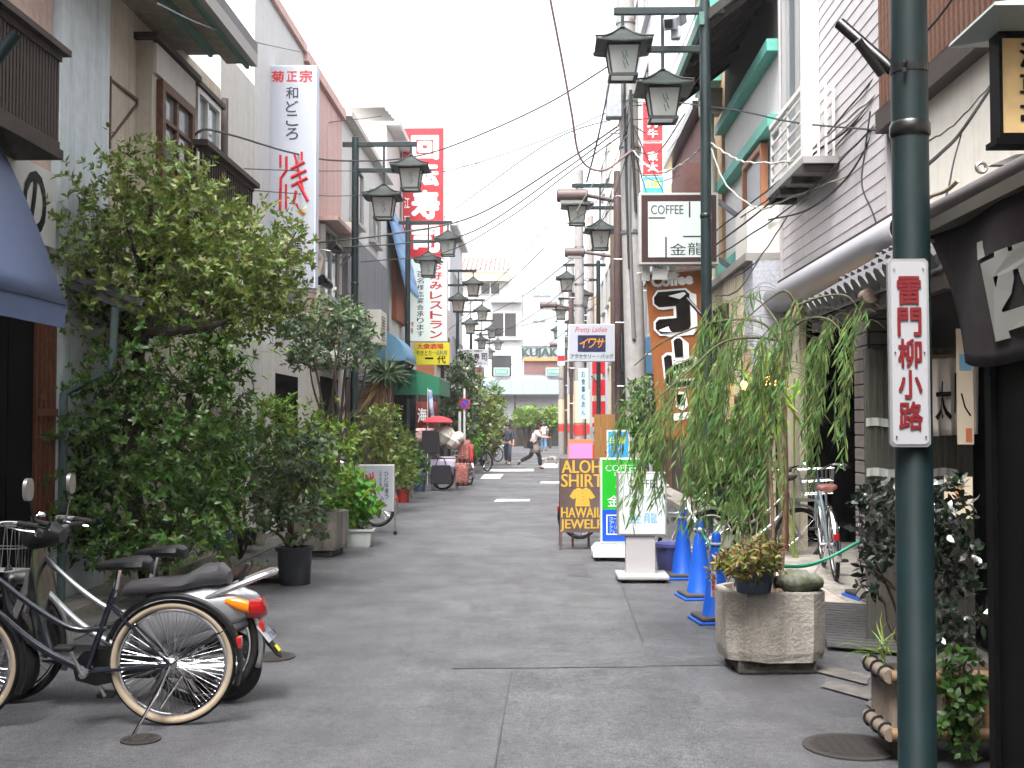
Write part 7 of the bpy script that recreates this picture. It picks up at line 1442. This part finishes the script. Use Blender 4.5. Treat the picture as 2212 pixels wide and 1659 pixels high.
MB().prism([(0, 0), (0.4, 0), (0.4, 0.07), (0.12, 0.05)], basis((a.x - 0.03, Y, a.z - 0.12), (1, 0, 0), (0, 0, 1)), 0.05).build('bracket', mat('grey_gutter', (150, 146, 142)), t)
MB().bb((a.x + 0.1, Y - 0.02, b_.z + 0.1), (3.0, Y + 0.02, b_.z + 0.14)).build('arm', BLACKM, t)
# white shop curtain under the tile roof
t = thing('shop_curtain', 'white shop curtain with black brush characters under tile roof', 'curtain', (2.5, 7.05, 1.9))
def nc(u, v): p = at(2003 + 112 * u, 775 + 168 * v - 6 * u, 7.1); p.y += 0.025 * math.sin(u * 26) * (0.3 + v); return p
MB().grid(nc, 40, 8).build('cloth', mat('cream_curtain_cloth', (240, 232, 222), 0.9, sub=0.4), t, smooth=True, solid=0.003)
MB().tube([at(1998, 772, 7.1), at(2120, 764, 7.1)], 0.012, 8).build('rod', BAM, t, smooth=True)
for ch, u0, u1, v0, v1 in (('太', 0.12, 0.42, 0.3, 0.8), ('同', 0.5, 0.82, 0.2, 0.72)):
    lm = MB(); vsx, fsx = glyphs(ch, 0.02); xs = [q_.x for q_ in vsx]; ys = [q_.y for q_ in vsx]; lm.add([nc(u0 + (u1 - u0) * (q_.x - min(xs)) / (max(xs) - min(xs)), v1 - (v1 - v0) * (q_.y - min(ys)) / (max(ys) - min(ys))) + Vector((0, -0.03, 0)) for q_ in vsx], fsx); lm.build('character', INK, t)
s = Sign('poster', 'painted poster with blue and red splashes hanging by shop curtain', 2068, 710, 2100, 960, 6.6, 0.006, mat('cream_poster', (206, 192, 168)), None)
s.rect('blue_splash', 2072, 765, 2098, 800, mat('blue_splash', (110, 160, 190), 0.7), 0.004); s.rect('red_splash', 2086, 925, 2099, 955, mat('rust_splash', (186, 106, 70), 0.7), 0.004); strokes(s, [([(2076, 850), (2084, 880), (2096, 898)], 4)], INK, 0.004)
s = Sign('poster', 'oval printed panel with orange figure low behind the camellia', 2040, 1030, 2100, 1120, 6.3, 0.01, mat('cream_poster', (206, 192, 168)), None); s.rect('orange_patch', 2064, 1050, 2080, 1085, W_ORANGE, 0.006)
# lit lamps of the coffee house, seen through the willow
GLOW = mat('warm_lamp_glass', (255, 200, 120), 0.4, emit=(255, 176, 84), es=6.0)
for k, (dx, dy, la) in enumerate(((1607, 834, 'small glowing wall lamp left behind willow strands'), (1655, 824, 'glowing globe lamp in the middle behind willow strands'), (1668, 824, 'glowing globe lamp touching the middle one behind willow'))):
    c = at(dx, dy, 13.0); t = thing('wall_lamp', la, 'lamp', c, group='lit wall lamps of the coffee house')
    MB().lathe([(0.01, -0.06), (0.035, -0.045), (0.045, 0.0), (0.035, 0.04), (0.01, 0.05)], 14).build('globe', GLOW, t, False, smooth=True); MB().lathe([(0.03, 0.05), (0.05, 0.055), (0.02, 0.1)], 12).build('cap', BLACKM, t, False); MB().bar((0, 0, 0.09), (0.0, 0.25, 0.12), 0.02).build('arm', BLACKM, t, False)
t = thing('timber_screen', 'weathered timber posts screening the coffee house beds', 'screen', (2.4, 13.2, 0))
for dx in (1575, 1612, 1650, 1690): x = at(dx, 918, 13.2).x; MB().bb((x - 0.05, 13.15, 0.1), (x + 0.05, 13.25, 2.4)).build('post', mat('grey_timber', (138, 124, 100), 0.8, var=0.25, vs=12), t)
MB().bb((at(1560, 918, 13.2).x, 13.17, 1.05), (at(1700, 918, 13.2).x, 13.23, 1.12)).build('rail', MATS['grey_timber'], t)
# ------------------------------------------------------------------ souvenir stall
t = thing('souvenir_stall', 'souvenir stall hung with bags and cloth beside second lamp post', 'stall', (at(960, 918, 27).x, 27.0, 0))
def sp(dx, dy, Y=27.0): return at(dx, dy, Y)
for dx in (932, 985):
    for yy in (27.0, 27.6): MB().tube([Vector((sp(dx, 1060).x, yy, 0.02)), sp(dx, 1005, yy)], 0.02, 8).build('rack_leg', GUNM, t, smooth=True)
MB().tube([sp(930, 992), sp(932, 988), sp(982, 988), sp(985, 992)], 0.018, 8).build('rack_bar', GUNM, t, smooth=True)
MB().bb(Vector((sp(925, 1000).x, 26.98, sp(930, 1000).z)), Vector((sp(992, 1000).x, 27.65, sp(930, 990).z))).build('shelf', WOODB, t)
CLOTHS = [mat('lilac_cloth', (186, 176, 200), 0.9, var=0.1, vs=9), mat('patterned_pink_cloth', (210, 120, 130), 0.9, col2=(230, 220, 215), vs=30), mat('dark_cloth', (36, 34, 40), 0.9), mat('floral_cloth', (70, 40, 44), 0.9, col2=(190, 120, 110), vs=34), mat('red_cloth', (206, 56, 66), 0.8), mat('pale_plastic', (214, 206, 194), 0.5, var=0.2, vs=9)]
def cloth(nm, m, dx0, dx1, dy0, dy1, Y, wav=0.03): MB().grid(lambda u, v: at(dx0 + (dx1 - dx0) * u, dy0 + (dy1 - dy0) * v, Y) + Vector((0, wav * math.sin(u * 14) * v, 0)), 16, 4).build(nm, m, t, smooth=True, solid=0.01)
cloth('hanging_cloth', CLOTHS[0], 930, 984, 992, 1012, 26.95); cloth('hanging_cloth', CLOTHS[3], 985, 1012, 1000, 1050, 26.9); cloth('hanging_cloth', CLOTHS[3], 990, 1015, 950, 1000, 27.3)
cloth('hanging_cloth', CLOTHS[4], 1000, 1022, 960, 1000, 27.9); cloth('cloth_cover', CLOTHS[1], 898, 940, 925, 955, 27.6)
for nm, m, dx, dy, w_, h_ in (('tote_bag', CLOTHS[2], 953, 1025, 44, 40), ('tote_bag', CLOTHS[2], 930, 955, 38, 50)):
    c = sp(dx, dy, 26.9); W_, H_ = mm(w_, 27), mm(h_, 27); o = MB().loft([[(c.x + u * W_ / 2 * k, c.y + v * 0.07, z) for u, v in ((-1, -1), (1, -1), (1, 1), (-1, 1))] for k, z in ((1, c.z - H_ / 2), (1.04, c.z), (0.92, c.z + H_ / 2))]).build(nm, m, t, bevel=0.02)
    MB().tube(catm([(c.x - W_ * 0.25, c.y - 0.05, c.z + H_ / 2), (c.x - W_ * 0.12, c.y - 0.05, c.z + H_ / 2 + 0.16), (c.x + W_ * 0.12, c.y - 0.05, c.z + H_ / 2 + 0.16), (c.x + W_ * 0.25, c.y - 0.05, c.z + H_ / 2)], 5), 0.012, 6).build('bag_handle', m, o, smooth=True)
for i, (dx, dy, r_) in enumerate(((962, 940, 24), (978, 952, 20), (950, 948, 18), (990, 945, 14))):
    c = sp(dx, dy, 27.3); rr = mm(r_, 27); MB().lathe([(0.02, -rr), (rr * 0.7, -rr * 0.7), (rr, 0), (rr * 0.75, rr * 0.6), (rr * 0.3, rr * 0.85)], 12, Matrix.Translation(c) @ Euler((0.4 * i, 0.5, i)).to_matrix().to_4x4()).build('plastic_bundle', CLOTHS[5], t)
c = sp(946, 912, 27.2); MB().lathe([(0.32, -0.02), (0.36, 0.0), (0.3, 0.07), (0.14, 0.13), (0.02, 0.145)], 16, Matrix.Translation(c)).build('red_parasol_top', CLOTHS[4], t, smooth=True); MB().tube([c, (c.x, c.y, 0.1)], 0.02, 8).build('parasol_pole', ALUW, t, smooth=True)
t = thing('rickshaw_wheel', 'small yellow-rimmed cart wheel under the souvenir stall', 'cart', (sp(955, 1055).x, 27.3, 0)); wheel(t, 0, 0.26, RUBBER, 20); MB().bar((0, 0, 0.26), (0.6, 0.25, 0.4), 0.04).build('shaft', WOODB, t, False)
t = thing('shop_curtain', 'maroon shop curtain with white sea character by green awning', 'curtain', (sp(920, 950, 29.3).x, 29.3, 1.2))
MB().grid(lambda u, v: at(899 + 44 * u, 868 + 84 * v, 29.3) + Vector((0, 0.03 * math.sin(u * 15), 0)), 14, 4).build('cloth', mat('maroon_cloth', (106, 42, 38), 0.9), t, smooth=True, solid=0.01)
lm = MB(); put(lm, '海', basis(at(912, 897, 29.22), (1, 0, 0), (0, 0, 1)), 0, 0, mm(20, 29), mm(32, 29), 0.03); lm.build('character', WHT, t)
t = thing('banner_flag', 'narrow blue and white banner flag beside maroon curtain', 'banner', (sp(930, 900, 29).x, 29, 1.0)); MB().grid(lambda u, v: at(925 + 8 * u + 6 * v, 842 + 70 * v, 29.0) + Vector((0, 0.04 * math.sin(v * 9), 0)), 4, 10).build('cloth', mat('blue_white_cloth', (90, 130, 200), 0.8, col2=(225, 230, 236), vs=5), t, smooth=True, solid=0.008); MB().tube([at(924, 838, 29.02), Vector((at(924, 838, 29.02).x, 29.02, 0.02))], 0.012, 6).build('staff', ALUW, t)
c = gnd(905, 1062); pot('dark blue bucket at the foot of second lamp post', (c.x, c.y + 0.1, 0), 0.13, 0.15, 0.4, mat('dull_blue_bucket', (60, 76, 110), 0.5))
# brown board wall, planter boxes far right
t = thing('board_fence', 'ochre board fence behind the pink notice', 'fence', (at(1300, 918, 28).x, 28, 0))
for i in range(5): x0_ = 1284 + i * 14; a_, b_ = at(x0_, 980, 28), at(x0_ + 13.3, 895, 28); MB().bb((a_.x, 28, 0.02), (b_.x, 28.04, b_.z)).build('board', mat('ochre_board', (150, 106, 52), 0.7, var=0.12, vs=6), t)
MB().bb((at(1283, 918, 28).x, 28.05, 0.4), (at(1354, 918, 28).x, 28.09, 0.5)).build('rail', WOODB, t)
t = thing('vending_rack', 'red slatted rack far along the right side', 'rack', (at(1290, 918, 40).x, 40, 0))
a_, b_ = at(1277, 960, 40), at(1310, 820, 40)
for i in range(5): z = 0.3 + i * 0.75; MB().bb((a_.x, 40, z), (b_.x, 40.1, z + 0.55)).build('red_panel', REDF, t)
for x in (a_.x, b_.x): MB().bb((x - 0.04, 39.98, 0), (x + 0.04, 40.12, 4.0)).build('post', W_PANEL, t)
# white hand-lettered box on the pavement, right
s = Sign('notice_board', 'white notice with black brush character by the far grey poles', 1275, 922, 1300, 952, 33.5, 0.1, SFACE, mat('white_case', (214, 214, 212))); s.h('優', 1281, 1295, 926, 948, INK, 0.02)
MB().bb((s.c.x - 0.03, 33.54, 0), (s.c.x + 0.03, 33.6, s.c.z - s.H / 2)).build('post', ALU, s.t)

# ------------------------------------------------------------------ small things on the left walls
for (dx, dy, Y, la) in ((738, 545, 20.6, 'black spotlight aimed at the pink house, by lamp post'), (716, 620, 19.0, 'black spotlight under the foot of the tall white sign')):
    c = at(dx, dy, Y); t = thing('spotlight', la, 'spotlight', c); d = Vector((-0.5, -0.7, 0.35)).normalized()
    MB().tube([c, c + d * 0.05, c + d * 0.26], [0.04, 0.07, 0.1], 14).build('hood', BLACKM, t, smooth=True); MB().tube([c, Vector((XL + 0.05, Y, c.z + 0.05))], 0.014, 6).build('arm', STEEL, t, smooth=True)
t = thing('flag_tube', 'dark green flag tube reaching in at the upper left edge', 'flag holder', at(-30, 150, 6.3)); MB().tube([at(-40, 170, 6.3), at(36, 72, 6.3)], 0.034, 14).build('tube', GREENM, t, smooth=True); MB().tube([at(-40, 190, 6.3), at(-36, 120, 6.3)], 0.02, 8).build('clamp', BLACKM, t)
t = thing('board_gate', 'weathered pale board gate behind the bamboo and pots', 'gate', (-3.55, 13.7, 0.1))
for i in range(7):
    x_ = at(452 + i * 8.2, 918, 13.7).x; z1_, z0_ = at(470, 880, 13.7).z, at(470, 1012, 13.7).z; MB().bb((x_, 13.68, z0_), (x_ + mm(7, 13.7), 13.71, z1_)).build('board', mat('pale_grey_board', (150, 142, 132), 0.8, var=0.15, vs=14, streak=0.4), t)
for dy in (895, 1002): MB().bb((at(450, dy, 13.7).x, 13.71, at(450, dy + 6, 13.7).z), (at(512, dy, 13.7).x, 13.75, at(450, dy - 6, 13.7).z)).build('rail', MATS['pale_grey_board'], t)
for dx in (449, 508): MB().bb((at(dx, 918, 13.7).x, 13.67, 0.05), (at(dx + 8, 918, 13.7).x, 13.77, at(450, 862, 13.7).z)).build('post', MATS['pale_grey_board'], t)
t = thing('square_post', 'pale square timber post between the potted shrubs', 'post', (at(563, 918, 14.6).x, 14.6, 0)); MB().bb((at(556, 918, 14.6).x, 14.55, 0.02), (at(573, 918, 14.6).x, 14.65, at(560, 880, 14.6).z)).build('shaft', MATS['pale_grey_board'], t, bevel=0.008); MB().bb((at(553, 918, 14.6).x, 14.53, at(560, 880, 14.6).z), (at(576, 918, 14.6).x, 14.67, at(560, 872, 14.6).z)).build('cap', MATS['pale_grey_board'], t)
# ------------------------------------------------------------------ people and the dog
SKIN = mat('skin', (206, 158, 132), 0.55); HAIRB = mat('dark_brown_hair', (46, 32, 28), 0.5); HAIRK = mat('black_hair', (26, 24, 26), 0.5)
def skin(name, J, E, Rr, m, parent, sub_=2):
    """J joint -> local position, E edges, Rr joint -> radius (or pair)"""
    keys = list(J); me = bpy.data.meshes.new(name); me.from_pydata([tuple(J[k]) for k in keys], [(keys.index(a), keys.index(b)) for a, b in E], []); me.materials.append(m)
    o = bpy.data.objects.new(name, me); COL.objects.link(o); o.parent = parent
    md = o.modifiers.new('skin', 'SKIN'); md.use_smooth_shade = True; md.branch_smoothing = 0.3
    if not me.skin_vertices: me.attributes.new  # layer is made by the modifier below
    bpy.context.view_layer.objects.active = o
    sv = me.skin_vertices[0].data if me.skin_vertices else None
    if sv:
        for i, k in enumerate(keys): r_ = Rr[k]; sv[i].radius = (r_, r_) if not isinstance(r_, tuple) else r_; sv[i].use_root = (i == 0)
    s_ = o.modifiers.new('sub', 'SUBSURF'); s_.levels = sub_; s_.render_levels = sub_
    return o
def person(label, loc, rz, pose, hair, top, bottom, shoes, extra=None, hscale=1.0, sleeve=0.45, skirt=None):
    t = thing('person', label, 'person', loc, rz, 'people walking at the far end of the street'); t.scale = (hscale,) * 3
    J = {'hip': (0, 0, 0.93), 'waist': (0, 0, 1.08), 'chest': (0.02, 0, 1.28), 'neck': (0.03, 0, 1.45), 'chin': (0.05, 0, 1.53), 'head': (0.05, 0, 1.6), 'top': (0.045, 0, 1.68)}
    J.update({k: v for k, v in pose.items()})
    for s_, n in ((1, 'l'), (-1, 'r')):
        J.setdefault('sh' + n, (J['chest'][0] + 0.0, s_ * 0.17, 1.40)); J.setdefault('pe' + n, (0, s_ * 0.09, 0.88))
    E = [('hip', 'waist'), ('waist', 'chest'), ('chest', 'neck'), ('neck', 'chin'), ('chin', 'head'), ('head', 'top')]
    for n in 'lr': E += [('chest', 'sh' + n), ('sh' + n, 'el' + n), ('el' + n, 'wr' + n), ('wr' + n, 'ha' + n), ('hip', 'pe' + n), ('pe' + n, 'kn' + n), ('kn' + n, 'an' + n), ('an' + n, 'to' + n)]
    Rr = {'hip': 0.11, 'waist': 0.1, 'chest': 0.11, 'neck': 0.05, 'chin': 0.07, 'head': (0.085, 0.095), 'top': 0.05}
    for n in 'lr': Rr.update({'sh' + n: 0.055, 'el' + n: 0.04, 'wr' + n: 0.028, 'ha' + n: 0.035, 'pe' + n: 0.085, 'kn' + n: 0.055, 'an' + n: 0.038, 'to' + n: 0.03})
    skin('body', J, E, Rr, SKIN, t)
    # fingers, face
    for n in 'lr':
        h = Vector(J['ha' + n]); d = (h - Vector(J['wr' + n])).normalized(); sd_ = d.cross(Vector((0, 0, 1))).normalized() if abs(d.z) < 0.95 else Vector((0, 1, 0)); b = MB()
        for k in range(4): o_ = h + sd_ * (k - 1.5) * 0.016; b.tube([o_, o_ + d * 0.045, o_ + d * (0.075 - 0.006 * abs(k - 1)) + Vector((0, 0, -0.012))], [0.008, 0.008, 0.006], 6)
        b.tube([h - d * 0.02 + sd_ * 0.028, h + sd_ * 0.05 + d * 0.02, h + sd_ * 0.055 + d * 0.045], [0.009, 0.009, 0.007], 6); b.build('hand', SKIN, t, False, smooth=True)
    hd = Vector(J['head']); f = Vector((1, 0, 0)); b = MB(); b.tube([hd + Vector((0.085, 0, 0.0)), hd + Vector((0.105, 0, -0.03)), hd + Vector((0.088, 0, -0.035))], [0.008, 0.013, 0.009], 6).build('nose', SKIN, t, False, smooth=True)
    for s_ in (-1, 1): MB().tube([hd + Vector((0.08, s_ * 0.028, 0.008)), hd + Vector((0.088, s_ * 0.03, 0.008))], 0.009, 8).build('eye', HAIRK, t, False)
    MB().bar(hd + Vector((0.083, -0.022, -0.062)), hd + Vector((0.083, 0.022, -0.062)), 0.01).build('mouth', mat('lip', (160, 84, 78), 0.5), t, False)
    for s_ in (-1, 1): MB().tube([hd + Vector((0, s_ * 0.082, 0.01)), hd + Vector((-0.005, s_ * 0.096, -0.01)), hd + Vector((0, s_ * 0.084, -0.035))], 0.012, 6).build('ear', SKIN, t, False, smooth=True)
    ex = 1.08
    HJ = {'a': hd + Vector((-0.035, 0, 0.02)), 'b': hd + Vector((-0.01, 0, 0.065)), 'c': hd + Vector((-0.07, 0, -0.05 if hair[1] > 0 else -0.01)), 'd': hd + Vector((0.04, 0, 0.075))}
    if hair[1] > 0.5: HJ['c'] = hd + Vector((-0.085, 0, -0.1))
    skin('hair', HJ, [('a', 'b'), ('a', 'c'), ('b', 'd')], {'a': 0.1, 'b': 0.088, 'c': 0.075 if hair[1] > 0.5 else 0.06, 'd': 0.06}, hair[0], t)
    # shirt over trunk and upper arms
    SJ = {k: J[k] for k in ('hip', 'waist', 'chest', 'neck', 'shl', 'shr')}
    for n in 'lr': SJ['e' + n] = tuple(Vector(J['sh' + n]).lerp(Vector(J['el' + n]), min(1, sleeve * 2))); 
    SE = [('hip', 'waist'), ('waist', 'chest'), ('chest', 'neck'), ('chest', 'shl'), ('chest', 'shr'), ('shl', 'el'), ('shr', 'er')]
    SR = {'hip': 0.15, 'waist': 0.138, 'chest': 0.15, 'neck': 0.058, 'shl': 0.085, 'shr': 0.085, 'el': 0.068, 'er': 0.068}
    if sleeve > 0.5:
        for n in 'lr': SJ['f' + n] = tuple(Vector(J['el' + n]).lerp(Vector(J['wr' + n]), 0.6)); SE.append(('e' + n, 'f' + n)); SR['f' + n] = 0.06
    skin('shirt', SJ, SE, SR, top, t)
    TJ = {k: J[k] for k in ('hip', 'pel', 'per', 'knl', 'knr')}; TJ['w'] = tuple(Vector(J['hip']).lerp(Vector(J['waist']), 0.4))
    TE = [('w', 'hip'), ('hip', 'pel'), ('hip', 'per'), ('pel', 'knl'), ('per', 'knr')]; TR = {'hip': 0.142, 'w': 0.13, 'pel': 0.1, 'per': 0.1, 'knl': 0.085, 'knr': 0.085}
    for n in 'lr': TJ['a' + n] = tuple(Vector(J['kn' + n]).lerp(Vector(J['an' + n]), 0.93)); TE.append(('kn' + n, 'a' + n)); TR['a' + n] = 0.075
    skin('trousers', TJ, TE, TR, bottom, t)
    for n in 'lr': a_, b_ = Vector(J['an' + n]), Vector(J['to' + n]); d = (b_ - a_); skin('shoe', {'a': a_ - d * 0.25 + Vector((0, 0, -0.03)), 'b': a_ + d * 0.5 + Vector((0, 0, -0.02)), 'c': b_}, [('a', 'b'), ('b', 'c')], {'a': 0.045, 'b': 0.046, 'c': 0.04}, shoes, t)
    return t
NAVYC = mat('dark_blue_cotton', (58, 66, 82), 0.9, var=0.1, vs=8); WHTC = mat('white_cotton', (226, 226, 228), 0.9); BLKC = mat('black_cotton', (24, 24, 27), 0.85); GREYC = mat('grey_brown_cotton', (138, 128, 124), 0.9); DENIM = mat('faded_denim', (92, 128, 166), 0.9, var=0.15, vs=12); SHOEK = mat('black_shoe', (24, 24, 26), 0.5)
g1 = gnd(1097, 1004)
person('person in dark blue work clothes walking towards the camera', (g1.x, g1.y, 0), R(-100), {'ell': (0.02, 0.24, 1.15), 'wrl': (0.1, 0.26, 0.96), 'hal': (0.13, 0.26, 0.88), 'elr': (-0.06, -0.24, 1.15), 'wrr': (0.1, -0.14, 1.1), 'har': (0.16, -0.1, 1.14), 'knl': (0.1, 0.09, 0.5), 'anl': (0.06, 0.09, 0.09), 'tol': (0.2, 0.1, 0.03), 'knr': (-0.02, -0.09, 0.49), 'anr': (-0.16, -0.09, 0.14), 'tor': (-0.06, -0.1, 0.04)}, (HAIRK, 0.2), NAVYC, NAVYC, SHOEK, sleeve=0.7, hscale=0.92)
g2 = gnd(1160, 1013)
p2_ = person('person in white shirt and grey apron running across with black bag', (g2.x - 0.12, g2.y, 0), R(-8), {'hip': (0, 0, 0.88), 'waist': (0.05, 0, 1.02), 'chest': (0.12, 0, 1.2), 'neck': (0.17, 0, 1.36), 'chin': (0.21, 0, 1.44), 'head': (0.22, 0, 1.51), 'top': (0.215, 0, 1.59), 'shl': (0.12, 0.17, 1.32), 'shr': (0.12, -0.17, 1.32), 'ell': (-0.1, 0.22, 1.12), 'wrl': (0.0, 0.24, 0.92), 'hal': (0.04, 0.24, 0.86), 'elr': (0.3, -0.2, 1.14), 'wrr': (0.5, -0.14, 1.12), 'har': (0.58, -0.12, 1.13), 'pel': (0, 0.09, 0.83), 'per': (0, -0.09, 0.83), 'knr': (0.22, -0.09, 0.48), 'anr': (0.26, -0.09, 0.09), 'tor': (0.4, -0.1, 0.03), 'knl': (-0.12, 0.09, 0.45), 'anl': (-0.52, 0.09, 0.26), 'tol': (-0.58, 0.09, 0.13)}, (HAIRB, 0.6), WHTC, BLKC, SHOEK, sleeve=0.45, hscale=0.98)
MB().loft([[(x + (w_ * math.cos(a)), w_ * 1.1 * math.sin(a), z) for a in [2 * math.pi * k / 16 for k in range(16)]] for x, w_, z in ((0.06, 0.155, 1.08), (0.02, 0.175, 0.92), (0.05, 0.185, 0.75), (0.08, 0.2, 0.58))], caps=False).build('apron', GREYC, p2_, False, smooth=True, solid=0.006)
MB().tube(catm([(0.1, 0.16, 1.36), (0.22, -0.02, 1.2), (0.1, -0.2, 0.95), (-0.05, -0.2, 0.9)], 5), 0.014, 6).build('bag_strap', BLKC, p2_, False, smooth=True)
bag = thing('shoulder_bag', 'black shoulder bag carried by the running person', 'bag', (g2.x - 0.24, g2.y - 0.2, 0.72)); MB().loft([[(u * 0.11 * k, v * 0.05, z) for u, v in ((-1, -1), (1, -1), (1, 1), (-1, 1))] for k, z in ((0.9, 0), (1, 0.1), (0.85, 0.24))]).build('pouch', BLKC, bag, False, bevel=0.02); MB().bb((-0.1, -0.056, 0.12), (0.1, -0.052, 0.235)).build('flap', BLKC, bag, False)
g3 = gnd(1175, 975)
p3_ = person('person in white shirt and jeans walking away with a bag strap', (g3.x, g3.y, 0), R(95), {'ell': (-0.06, 0.23, 1.14), 'wrl': (0.06, 0.24, 0.95), 'hal': (0.09, 0.24, 0.87), 'elr': (0.02, -0.24, 1.14), 'wrr': (0.12, -0.22, 0.98), 'har': (0.15, -0.2, 0.92), 'knl': (0.1, 0.09, 0.5), 'anl': (0.1, 0.09, 0.09), 'tol': (0.22, 0.1, 0.03), 'knr': (-0.02, -0.09, 0.49), 'anr': (-0.2, -0.09, 0.16), 'tor': (-0.12, -0.1, 0.05)}, (HAIRK, 0.2), WHTC, DENIM, SHOEK, sleeve=0.45)
MB().tube(catm([(0.0, 0.14, 1.47), (-0.13, 0.02, 1.3), (-0.12, -0.12, 1.1), (-0.05, -0.2, 0.98)], 5), 0.016, 6).build('bag_strap', mat('grey_strap', (120, 122, 140), 0.8), p3_, False, smooth=True)
gd = gnd(1190, 1003); t = thing('dog', 'small black and white dog sniffing the road by the runner', 'dog', (gd.x, gd.y, 0), R(172))
J = {'hip': (-0.2, 0, 0.26), 'mid': (0.0, 0, 0.25), 'ch': (0.18, 0, 0.24), 'nk': (0.3, 0, 0.22), 'hd': (0.38, 0, 0.14), 'mz': (0.46, 0, 0.08), 'tl': (-0.3, 0, 0.3), 'tt': (-0.38, 0, 0.38)}
E = [('hip', 'mid'), ('mid', 'ch'), ('ch', 'nk'), ('nk', 'hd'), ('hd', 'mz'), ('hip', 'tl'), ('tl', 'tt')]; Rr = {'hip': 0.075, 'mid': 0.07, 'ch': 0.09, 'nk': 0.055, 'hd': 0.06, 'mz': 0.026, 'tl': 0.03, 'tt': 0.016}
for s_, n in ((1, 'l'), (-1, 'r')):
    J.update({'s' + n: (0.18, s_ * 0.06, 0.18), 'e' + n: (0.16, s_ * 0.065, 0.1), 'w' + n: (0.18, s_ * 0.065, 0.045), 'p' + n: (0.21, s_ * 0.065, 0.02), 'k' + n: (-0.14, s_ * 0.065, 0.18), 'h' + n: (-0.24, s_ * 0.065, 0.1), 'q' + n: (-0.22, s_ * 0.065, 0.03), 'f' + n: (-0.18, s_ * 0.065, 0.018)})
    E += [('ch', 's' + n), ('s' + n, 'e' + n), ('e' + n, 'w' + n), ('w' + n, 'p' + n), ('hip', 'k' + n), ('k' + n, 'h' + n), ('h' + n, 'q' + n), ('q' + n, 'f' + n)]
    Rr.update({'s' + n: 0.035, 'e' + n: 0.024, 'w' + n: 0.018, 'p' + n: 0.02, 'k' + n: 0.045, 'h' + n: 0.022, 'q' + n: 0.017, 'f' + n: 0.02})
DOG = mat('piebald_fur', (168, 160, 154), 0.9, col2=(20, 19, 20), vs=4.0)
skin('body', J, E, Rr, DOG, t)
for s_ in (-1, 1): MB().prism([(-0.03, 0), (0.03, 0), (0.015, -0.07), (-0.01, -0.08)], basis((0.36, s_ * 0.06, 0.18), (1, 0, 0), (0, -s_ * 0.3, 1)), 0.012).build('ear', mat('black_fur', (32, 30, 32), 0.9), t, False, bevel=0.004)
MB().lathe([(0.001, -0.014), (0.014, 0), (0.001, 0.014)], 8, Matrix.Translation((0.487, 0, 0.078))).build('nose', MATS['black_fur'], t, False, smooth=True)
# ------------------------------------------------------------------ haze volume added to wash out the distance like lens flare
hz = MB().bb((-402, -302, -1.4), (402, 902, 20.5)).build('haze', None)
hm = bpy.data.materials.new('flare_haze'); hm.use_nodes = True; hm.node_tree.nodes.clear()
pv = hm.node_tree.nodes.new('ShaderNodeVolumePrincipled'); ho_ = hm.node_tree.nodes.new('ShaderNodeOutputMaterial')
pv.inputs['Color'].default_value = (0.96, 0.97, 1.0, 1); pv.inputs['Density'].default_value = 0.0009; pv.inputs['Anisotropy'].default_value = 0.2
hm.node_tree.links.new(pv.outputs[0], ho_.inputs['Volume']); hz.data.materials.append(hm); hz['kind'] = 'stuff'; hz['label'] = 'thin haze volume added to pale the distance like lens flare'
hz.display_type = 'WIRE'; cy.volume_bounces = 0
